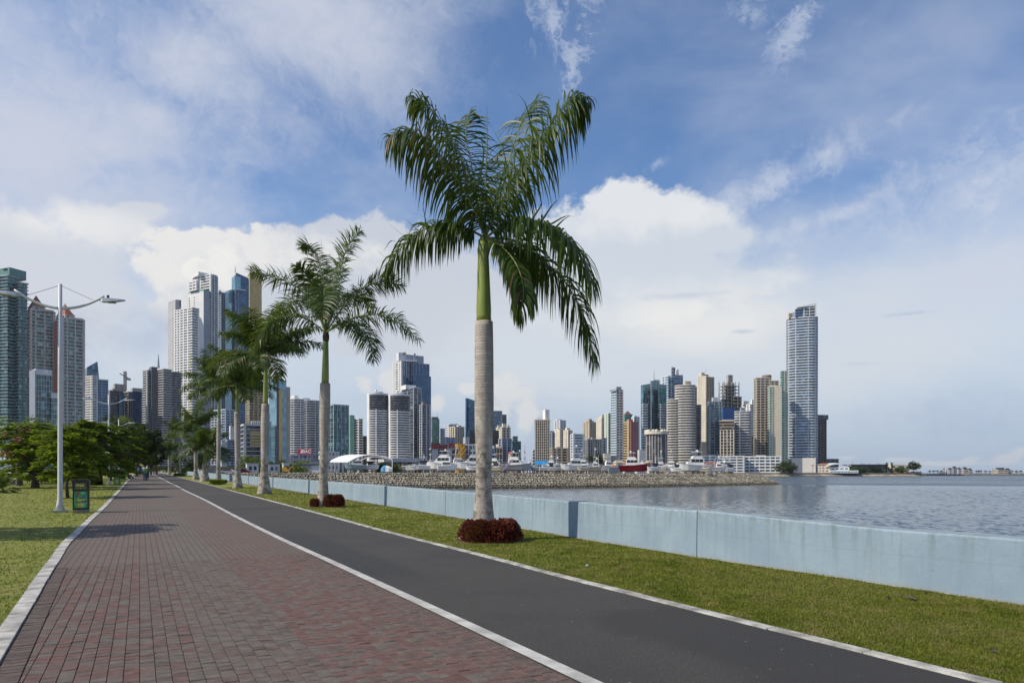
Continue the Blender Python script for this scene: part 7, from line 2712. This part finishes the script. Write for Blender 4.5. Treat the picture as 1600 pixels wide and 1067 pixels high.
# red roofed mall with grey columns, yellow structure
Z = 640
t = Tower('shopping_hall', 'long hall with dark red roof panels and grey concrete piers', 'hall', Z, 690)
DRED = mat('dark_red_panel', (.13, .02, .03), .6, .2, .3)
t.block(corner(671, 674, 726, Z, 14), 701, None, 6, 'dark', GREY, .2, .2)
N_, R_, K_, L_ = t.loc(corner(671, 674, 726, Z, 14))
e = (R_ - N_).normalized()
nn = Vector((e.y, -e.x))
ln = (R_ - N_).length
for a0, a1, y0, y1 in ((0, .26, 692, 701), (.27, .5, 694.5, 701), (.51, .76, 691.5, 700), (.77, 1, 694, 701)):
    mb = MB()
    A, B_ = N_ + e * ln * a0, N_ + e * ln * a1
    mb.prism([A + nn * .9, B_ + nn * .9, B_ - nn * 8, A - nn * 8], t.z(y1), t.z(y0))
    obj('roof_panel', mb, DRED, t.root)
for a0, a1 in ((.02, .2), (.46, .62)):
    mb = MB()
    A, B_ = N_ + e * ln * a0, N_ + e * ln * a1
    mb.prism([A + nn * .7, B_ + nn * .7, B_ - nn * .2, A - nn * .2], -.3, t.z(697.5))
    obj('concrete_pier', mb, BLUEG, t.root)
Z = 600
t = Tower('yellow_silo', 'yellow round ended industrial building with a slanting boom', 'building', Z, 718)
YELB = mat('strong_yellow', (.52, .26, .015), .6, .1, .4)
t.box(roundp(711, 726.5, Z, .8, 18, 3), 693.5, None, YELB, 'wall')
for k in range(5):
    t.box(corner(711.3, 711.8, 715.5, Z - 1.0, 10), 697.5 + 3.6 * k, 699.3 + 3.6 * k, DGREY, 'window')
mb = MB()
a_, b_ = Vector(px(708, 722, Z - 8)) - t.o, Vector(px(726, 697, Z - 8)) - t.o
mb.tube([a_, b_], .35, 5)
mb.tube([a_ + Vector((2.4, 0, -.2)), b_ + Vector((1.8, 0, -2))], .3, 5)
obj('boom', mb, YELB, t.root)
t = Tower('low_building', 'glass and steel hall with white frame right of the yellow building', 'building', 650, 735)
t.block(corner(724, 726, 750, 650, 12), 695.5, None, PIT(7, 650), 'grey', BWHITE, .1, .3, ([], [0, .25, .5, .75, 1]), .6, BWHITE)
t = Tower('low_building', 'blue panelled hall with steel frame right of the palm trunk', 'building', 640, 770)
t.block(corner(755, 757, 774, 640, 12), 698, None, 9, MATS['blue_netting'], BLUEG, .08, .2, name='wall')
t.block(corner(771, 772, 785, 642, 12), 700, None, 6, 'dark', TAN, .2, .3, ([], [0, .33, .66, 1]), .5, TAN)
t = Tower('storage_tank', 'tan tapered tank with a red top right of the blue hall', 'tank', 560, 798)
mb = MB()
r_ = 4.5 * 560 / F
mb.lathe([(r_ * 1.1, -.3), (r_, t.z(722)), (r_ * .8, t.z(712)), (r_ * .78, t.z(709))], 16)
obj('shell', mb, TAN, t.root)
mb = MB()
mb.lathe([(r_ * .82, t.z(709)), (r_ * .82, t.z(706.5)), (0, t.z(705.5))], 16)
obj('red_top', mb, PRED, t.root)
# white hoarding, cabins, cars, road wall behind the far end of the wall
Y = 178
root = thing('hoarding', 'long white hoarding behind the far palms', 'fence', px(310, 737, Y + 6))
o_ = root.location
pa, pb = Vector(px(232, 736, 214)) - o_, Vector(px(342, 736, 186)) - o_
for k in range(14):
    a_, b_ = pa.lerp(pb, k / 14), pa.lerp(pb, (k + .985) / 14)
    mb = MB()
    z0_, z1_ = .9 - o_.z, 2.0 + 1.5 * (k / 13) - o_.z
    mb.prism([(a_.x, a_.y), (b_.x, b_.y), (b_.x, b_.y + .15), (a_.x, a_.y + .15)], z0_, z1_)
    obj('panel', mb, WHITE, root)
root = thing('road_wall', 'long brown embankment wall of the harbour road', 'wall', px(370, 736, 214))
o_ = root.location
pa, pb = Vector(px(338, 736, 205)) - o_, Vector(px(415, 736, 222)) - o_
for k in range(10):
    a_, b_ = pa.lerp(pb, k / 10), pa.lerp(pb, (k + .99) / 10)
    mb = MB()
    mb.prism([(a_.x, a_.y), (b_.x, b_.y), (b_.x, b_.y + .5), (a_.x, a_.y + .5)], .5 - o_.z, 3.0 - o_.z)
    obj('wall_panel', mb, mat('brown_wall', (.19, .135, .105), .9, .15, .4), root)


def car(label, x, Y, L, col, z, face=1, group='vehicles on the harbour road'):
    p = px(x, 738, Y)
    root = thing('parked_car', label, 'car', (p[0], Y, z), 0.08, group)
    mb = MB()
    prof = [(-.5, .25), (-.5, .62), (-.36, .72), (-.24, 1.0), (.12, 1.0), (.28, .7), (.48, .6), (.5, .28)]
    mb.loft([[(a * L * face, y, b_ * 1.45) for a, b_ in prof] for y in (-.85, .85)])
    obj('body', mb, col, root)
    mb = MB()
    gp = [(-.31, .74), (-.23, .95), (.10, .95), (.22, .72)]
    mb.loft([[(a * L * face, y, b_ * 1.45) for a, b_ in gp] for y in (-.87, .87)])
    obj('window', mb, BWIN, root)
    for a in (-.31, .31):
        for y in (-.78, .78):
            mb = MB()
            mb.tube([(a * L, y - .12, .32), (a * L, y + .12, .32)], .32, 12)
            obj('wheel', mb, BLACK, root)
    return root


SIL = mat('car_silver', (.5, .5, .52), .3, .04, 1)
for x, Y, L, c, lab, f in ((358, 206, 5.4, SIL, 'silver van passing on the harbour road between the palms', 1), (332, 203, 4.4, SIL, 'small silver car left of the silver van', -1), (381, 210, 4.6, mat('car_maroon', (.12, .01, .05), .3, .05, 1), 'maroon car in front of the white cabins', 1), (372, 211, 4.4, CANB, 'dark car just right of the fourth palm trunk', 1)):
    car(lab, x, Y, L, c, 1.0, f)
root = thing('green_container', 'green container at the foot of the brown embankment wall', 'container', px(314, 738, 196))
mb = MB()
mb.box(-1.4, 1.4, 0, 1.6, -.3, .9)
obj('box', mb, GREENP, root)
for k in range(6):
    mb = MB()
    mb.box(-1.3 + .5 * k, -1.2 + .5 * k, -.05, .005, -.2, .85)
    obj('rib', mb, GREENP, root)
for x0, x1, Y, yt, lab in ((384, 404, 214, 724.5, 'white site cabin between the third and fourth palm trunks'), (418, 437, 222, 726, 'white low site cabin right of the third palm trunk'), (441, 452, 226, 724, 'grey site cabin by the yellow barriers')):
    t = Tower('site_cabin', lab, 'cabin', Y, (x0 + x1) / 2, 'site cabins on the harbour road')
    P = t.loc(corner(x0, x0 + 2, x1, Y, 14))
    mb = MB()
    mb.prism(P, -.2, t.z(yt))
    obj('wall', mb, BWHITE, t.root)
    mb = MB()
    mb.prism(offset(P, .2), t.z(yt) + .002, t.z(yt) + .2)
    obj('roof', mb, LGREY, t.root)
    e = (P[1] - P[0]).normalized()
    nn = Vector((e.y, -e.x))
    for f_ in (.3, .7):
        c = P[0].lerp(P[1], f_)
        mb = MB()
        mb.prism([c - e * .4 + nn * .06, c + e * .4 + nn * .06, c + e * .4 - nn * .1, c - e * .4 - nn * .1], t.z(yt) * .4, t.z(yt) * .78)
        obj('window', mb, GL['dark'], t.root)
for x, lab in ((424, 'yellow barrier left by the site cabins'), (447, 'yellow digger body right by the site cabins')):
    root = thing('yellow_digger', lab.replace('barrier', 'digger body'), 'digger', px(x, 738, 224), 0, 'yellow machines on the harbour road')
    mb = MB()
    mb.loft([[(-1.1, y, .2), (1.1, y, .2), (1.2, y, .9), (.3, y, 1.1), (.1, y, 1.9), (-.8, y, 1.9), (-1.1, y, 1.0)] for y in (-.7, .7)])
    obj('body', mb, YELB, root)
    mb = MB()
    mb.tube([(1.0, 0, .9), (1.9, 0, 2.0), (2.7, 0, 1.1)], [.16, .14, .1], 5)
    obj('arm', mb, YELB, root)
    mb = MB()
    for y in (-.8, .8):
        mb.tube([(-.8, y, .1), (.8, y, .1)], .28, 6)
    obj('track', mb, BLACK, root)
root = thing('harbour_lamp', 'slim grey twin street lamp on the harbour road', 'street lamp', px(458, 738, 240))
mb = MB()
h_ = (738 - 712) * 240 / F
mb.tube([(0, 0, -1), (0, 0, h_)], [.12, .07], 6)
obj('pole', mb, GREY, root)
for s in (-1, 1):
    mb = MB()
    mb.tube([(0, 0, h_), (s * .9, 0, h_ + .2)], .06, 5)
    obj('arm', mb, GREY, root)
    mb = MB()
    mb.box(s * 1.1 - .35, s * 1.1 + .35, -.15, .15, h_ + .12, h_ + .25)
    obj('lamp_head', mb, WHITE, root)

# ---------------- people
SKIN = mat('skin', (.30, .17, .11), .6, .1, 4)
HAIR = mat('dark_hair', (.015, .011, .009), .6, .2, 8)


def person(label, X, Y, rz, shirt, legs, H=1.7, stride=.16, sit=False, arms=(.1, .1), short=False, group='people on the path'):
    z0 = gz(Y)
    root = thing('person', label, 'person', (X, Y, z0), rz, group)
    k = H / 1.7
    hipz, kz = (.90, .48) if not sit else (.50, .48)
    J = {}
    V, Eg, Rd = [], [], []

    def j(nm, x, y, z, r, par=None):
        J[nm] = len(V)
        V.append((x * k, y * k, z * k))
        Rd.append(r * k)
        if par:
            Eg.append((J[par], J[nm]))
    ox = -.25 if sit else 0
    j('pelvis', 0, 0, hipz + .03, .135)
    j('waist', 0, 0, hipz + .20, .12, 'pelvis')
    j('chest', 0, .01, hipz + .40, .145, 'waist')
    j('neckb', 0, 0, hipz + .54, .07, 'chest')
    j('neck', 0, .01, hipz + .60, .052, 'neckb')
    j('head', 0, .025, hipz + .70, .082, 'neck')
    j('crown', 0, .01, hipz + .79, .06, 'head')
    for s, n in ((-1, 'l'), (1, 'r')):
        a = arms[0 if s < 0 else 1]
        j('sh' + n, s * .17, 0, hipz + .50, .055, 'neckb')
        j('el' + n, s * .22, a * .5, hipz + .22, .042, 'sh' + n)
        j('wr' + n, s * .20, a * 1.6 + .03, hipz - .0 + max(0, a) * .5, .030, 'el' + n)
        j('ha' + n, s * .20, a * 1.9 + .05, hipz - .09 + max(0, a) * .55, .034, 'wr' + n)
        st = stride * s
        if sit:
            j('hi' + n, s * .10, .05, hipz, .085, 'pelvis')
            j('kn' + n, s * .12, .45, .48, .06, 'hi' + n)
            j('an' + n, s * .12, .62, .08, .042, 'kn' + n)
            j('to' + n, s * .13, .80, .04, .036, 'an' + n)
        else:
            j('hi' + n, s * .09, 0, hipz - .06, .085, 'pelvis')
            j('kn' + n, s * .10, st * .6 + .02, kz, .06, 'hi' + n)
            j('an' + n, s * .10, st, .09, .042, 'kn' + n)
            j('to' + n, s * .11, st + .15, .04, .036, 'an' + n)
    me = bpy.data.meshes.new('body')
    me.from_pydata(V, Eg, [])
    o = bpy.data.objects.new('body', me)
    COL.objects.link(o)
    sk = o.modifiers.new('skin', 'SKIN')
    for i, r in enumerate(Rd):
        me.skin_vertices[0].data[i].radius = (r, r)
    me.skin_vertices[0].data[0].use_root = True
    sb = o.modifiers.new('sub', 'SUBSURF')
    sb.levels = sb.render_levels = 1
    bpy.context.view_layer.update()
    nm = bpy.data.meshes.new_from_object(o.evaluated_get(bpy.context.evaluated_depsgraph_get()))
    bpy.data.objects.remove(o)
    nm.materials.clear()
    nm.materials.append(SKIN)
    put('body', nm, root)
    P = lambda n: Vector(V[J[n]])
    mb = MB()
    rings = []
    for z, rx, ry in ((hipz - .06, .185, .135), (hipz + .1, .175, .13), (hipz + .3, .195, .14), (hipz + .44, .20, .13), (hipz + .53, .12, .09), (hipz + .575, .075, .07)):
        rings.append([(rx * k * math.cos(a), ry * k * math.sin(a), z * k) for a in [2 * math.pi * i / 14 for i in range(14)]])
    mb.loft(rings)
    for s in 'lr':
        mb.tube([P('sh' + s) + Vector((-.03 if s == 'r' else .03, 0, .02)), P('sh' + s).lerp(P('el' + s), .5), P('sh' + s).lerp(P('el' + s), .85)], [.085 * k, .075 * k, .07 * k], 8)
    obj('shirt', mb, shirt, root, True)
    mb = MB()
    for s in 'lr':
        end = 'kn' if short else 'an'
        mb.tube([P('hi' + s) + Vector((0, 0, .1)), P('hi' + s), P('kn' + s)] + ([P('an' + s)] if not short else []), [.115 * k, .112 * k, .085 * k] + ([.068 * k] if not short else []), 9)
    mb.loft([[(rx * k * math.cos(a), ry * k * math.sin(a), z * k) for a in [2 * math.pi * i / 12 for i in range(12)]] for z, rx, ry in ((hipz - .1, .17, .125), (hipz + .1, .165, .12))])
    obj('trousers', mb, legs, root, True)
    mb = MB()
    c = P('head')
    mb.loft([[(c.x + r * k * math.cos(a), c.y - .02 * k + r * 1.08 * k * math.sin(a), c.z + z * k) for a in [2 * math.pi * i / 12 for i in range(12)]] for z, r in ((.0, .085), (.05, .1), (.10, .092), (.145, .055), (.155, .01))])
    obj('hair', mb, HAIR, root, True)
    mb = MB()
    for s in 'lr':
        a_, t_ = P('an' + s), P('to' + s)
        mb.loft([[(a_.x + x * .05 * k, a_.y + (t_.y - a_.y) * f - .06 * k + (f * .1) * k, z * k) for x, z in ((-1, .0), (1, .0), (1, h), (-1, h))] for f, h in ((0, .1), (.5, .1), (1, .05))])
    obj('shoe', mb, BLACK, root)
    return root


def cloth(nm, c):
    return mat('cloth_' + nm, c, .85, .15, 6)


X, Y_ = at(226.5, None, 86)
person('person in a lime green shirt and blue jeans walking away on the brick path', X, Y_, TH, cloth('lime', (.20, .42, .12)), cloth('denim', (.10, .17, .30)), 1.72, .18, arms=(.16, .16))
X, Y_ = at(230.3, None, 87.2)
person('person in dark clothes half hidden beside the lime green shirt', X, Y_, TH, cloth('slate', (.05, .07, .11)), cloth('black', (.02, .02, .028)), 1.42, -.14)
X, Y_ = at(218.3, None, 122)
person('person in a bright blue shirt and dark shorts farther up the path', X, Y_, TH, cloth('blue', (.03, .11, .48)), cloth('navy', (.02, .025, .06)), 1.72, .15, short=True)
X, Y_ = at(212.6, None, 124)
person('person in a pale pink top walking beside the blue shirt', X, Y_, TH + .3, cloth('pink', (.55, .30, .30)), cloth('sand', (.45, .38, .28)), 1.62, -.15, short=True)
X, Y_ = at(245, None, 152)
person('person in red on the dark lane far away', X, Y_, TH + 3.1, cloth('red', (.32, .02, .025)), cloth('black', (.02, .02, .028)), 1.7, .2)
X, Y_ = at(274, None, 163)
person('person in dull orange by the end of the blue wall', X, Y_, TH + 1, cloth('orange', (.35, .12, .05)), cloth('black', (.02, .02, .028)), 1.65, .05)
X, Y_ = at(216.5, None, 136)
person('person in white seen between the pink top and the blue shirt', X, Y_, TH, cloth('white', (.6, .6, .6)), cloth('grey', (.2, .2, .2)), 1.66, .1)
# bench with two seated people, parasol
X, Y_ = at(199.5, None, 98)
bench = thing('park_bench', 'grey park bench by the kerb with two people on it', 'bench', (X, Y_, gz(Y_)), TH - R(90))
mb = MB()
for k in range(4):
    mb.box(-1.1, 1.1, .02 + k * .11, .11 + k * .11, .42, .46)
obj('seat', mb, GREY, bench)
mb = MB()
for k in range(3):
    mb.box(-1.1, 1.1, -.06 - k * .03, -.02 - k * .03, .56 + k * .13, .66 + k * .13)
obj('backrest', mb, GREY, bench)
for x in (-.9, .9):
    mb = MB()
    mb.box(x - .04, x + .04, .05, .40, -.05, .415)
    obj('leg', mb, BLACK, bench)
for k, (dx, sh, lab) in enumerate(((-.45, cloth('darkred', (.30, .03, .04)), 'person in a dark red shirt sitting on the bench'), (.35, cloth('black', (.02, .02, .028)), 'person in black leaning back on the bench'))):
    a_ = TH - R(90)
    person(lab, X + dx * math.cos(a_), Y_ + dx * math.sin(a_), a_, sh, cloth('black', (.02, .02, .028)), 1.68, 0, True, group='people on the bench')
X, Y_ = at(214.5, None, 142)
root = thing('parasol', 'yellow parasol over the path by the dark trees', 'parasol', (X, Y_, gz(Y_)))
mb = MB()
mb.tube([(0, 0, 0), (0, 0, 2.5)], .03, 6)
obj('pole', mb, STEEL, root)
mb = MB()
mb.lathe([(1.25, 2.05), (1.27, 2.0), (.7, 2.32), (.05, 2.55), (0, 2.56)], 8)
obj('canopy', mb, mat('parasol_yellow', (.62, .48, .08), .8, .1, 2), root)
# slatted bench / low fence on the far lawn
X, Y_ = at(16, None, 62)
root = thing('lawn_bench', 'low grey slatted bench on the lawn near the left edge', 'bench', (X, Y_, gz(Y_)), .2)
for k in range(11):
    mb = MB()
    mb.box(-.85 + k * .165, -.76 + k * .165, -.03, .03, .05, .62)
    obj('slat', mb, GREY, root)
mb = MB()
mb.box(-.95, .95, .03, .09, .30, .36)
mb.box(-.95, .95, .03, .09, .54, .60)
obj('rail', mb, GREY, root)
mb = MB()
mb.box(-.95, .95, -.45, -.04, .34, .39)
obj('seat', mb, GREY, root)
for x in (-.85, .85):
    mb = MB()
    mb.box(x - .04, x + .04, -.44, .12, -.05, .338)
    obj('leg', mb, GREY, root)
X, Y_ = at(3, None, 64)
root = thing('flower_bed', 'small patch of red and orange flowers at the left edge', 'flowers', (X, Y_, gz(Y_)))
mb = MB()
q = random.Random(4)
leaves(mb, [Vector((q.gauss(0, .45), q.gauss(0, .4), q.uniform(.1, 1.35))) for _ in range(260)], .11, q, 0, 0)
obj('foliage', mb, LEAF_M, root)
mb = MB()
leaves(mb, [Vector((q.gauss(0, .45), q.gauss(0, .4), q.uniform(.6, 1.45))) for _ in range(120)], .10, q, 0, 0)
obj('blossom', mb, mat('orange_blossom', (.6, .10, .05), .7, .3, 5), root)
# litter on the verge: two dead leaves and a white scrap
for x, y, sz, mm, lab in ((1388, 937, .06, MATS['dark_hair'], 'dark dead leaf lying on the right verge'), (1425, 938, .10, BARK, 'curled brown palm scrap on the right verge'), (1552, 1023, .05, MATS['dark_hair'], 'small dark leaf near the lower right corner'), (678, 829, .06, MATS['strong_yellow'], 'yellow leaf on the grass left of the red bush'), (917, 886, .05, PWHITE, 'white paper scrap on the grass right of the nearest palm')):
    Z_ = F * EYE / (y - HZ)
    o = thing('fallen_leaf', lab, 'leaf', ((x - 800) * Z_ / F, Z_, gz(Z_) + .02), random.uniform(0, 3))
    mb = MB()
    mb.add([(-sz, 0, .01), (0, -sz * .4, .0), (sz, 0, .025), (0, sz * .4, .015), (0, 0, .035)], [(0, 1, 4), (1, 2, 4), (2, 3, 4), (3, 0, 4), (3, 2, 1, 0)])
    obj('blade', mb, mm, o)

# ---------------- the air over the bay
m = bpy.data.materials.new('haze')
m.use_nodes = True
nt = m.node_tree
nt.nodes.remove(nt.nodes['Principled BSDF'])
pv = nt.nodes.new('ShaderNodeVolumePrincipled')
pv.inputs['Color'].default_value = (.90, .94, 1.0, 1)
pv.inputs['Density'].default_value = .000035
pv.inputs['Anisotropy'].default_value = .2
nt.links.new(pv.outputs[0], nt.nodes['Material Output'].inputs['Volume'])
mb = MB()
mb.box(-3700, 9200, -500, 12200, -8, 312)
obj('haze', mb, m, kind='stuff')
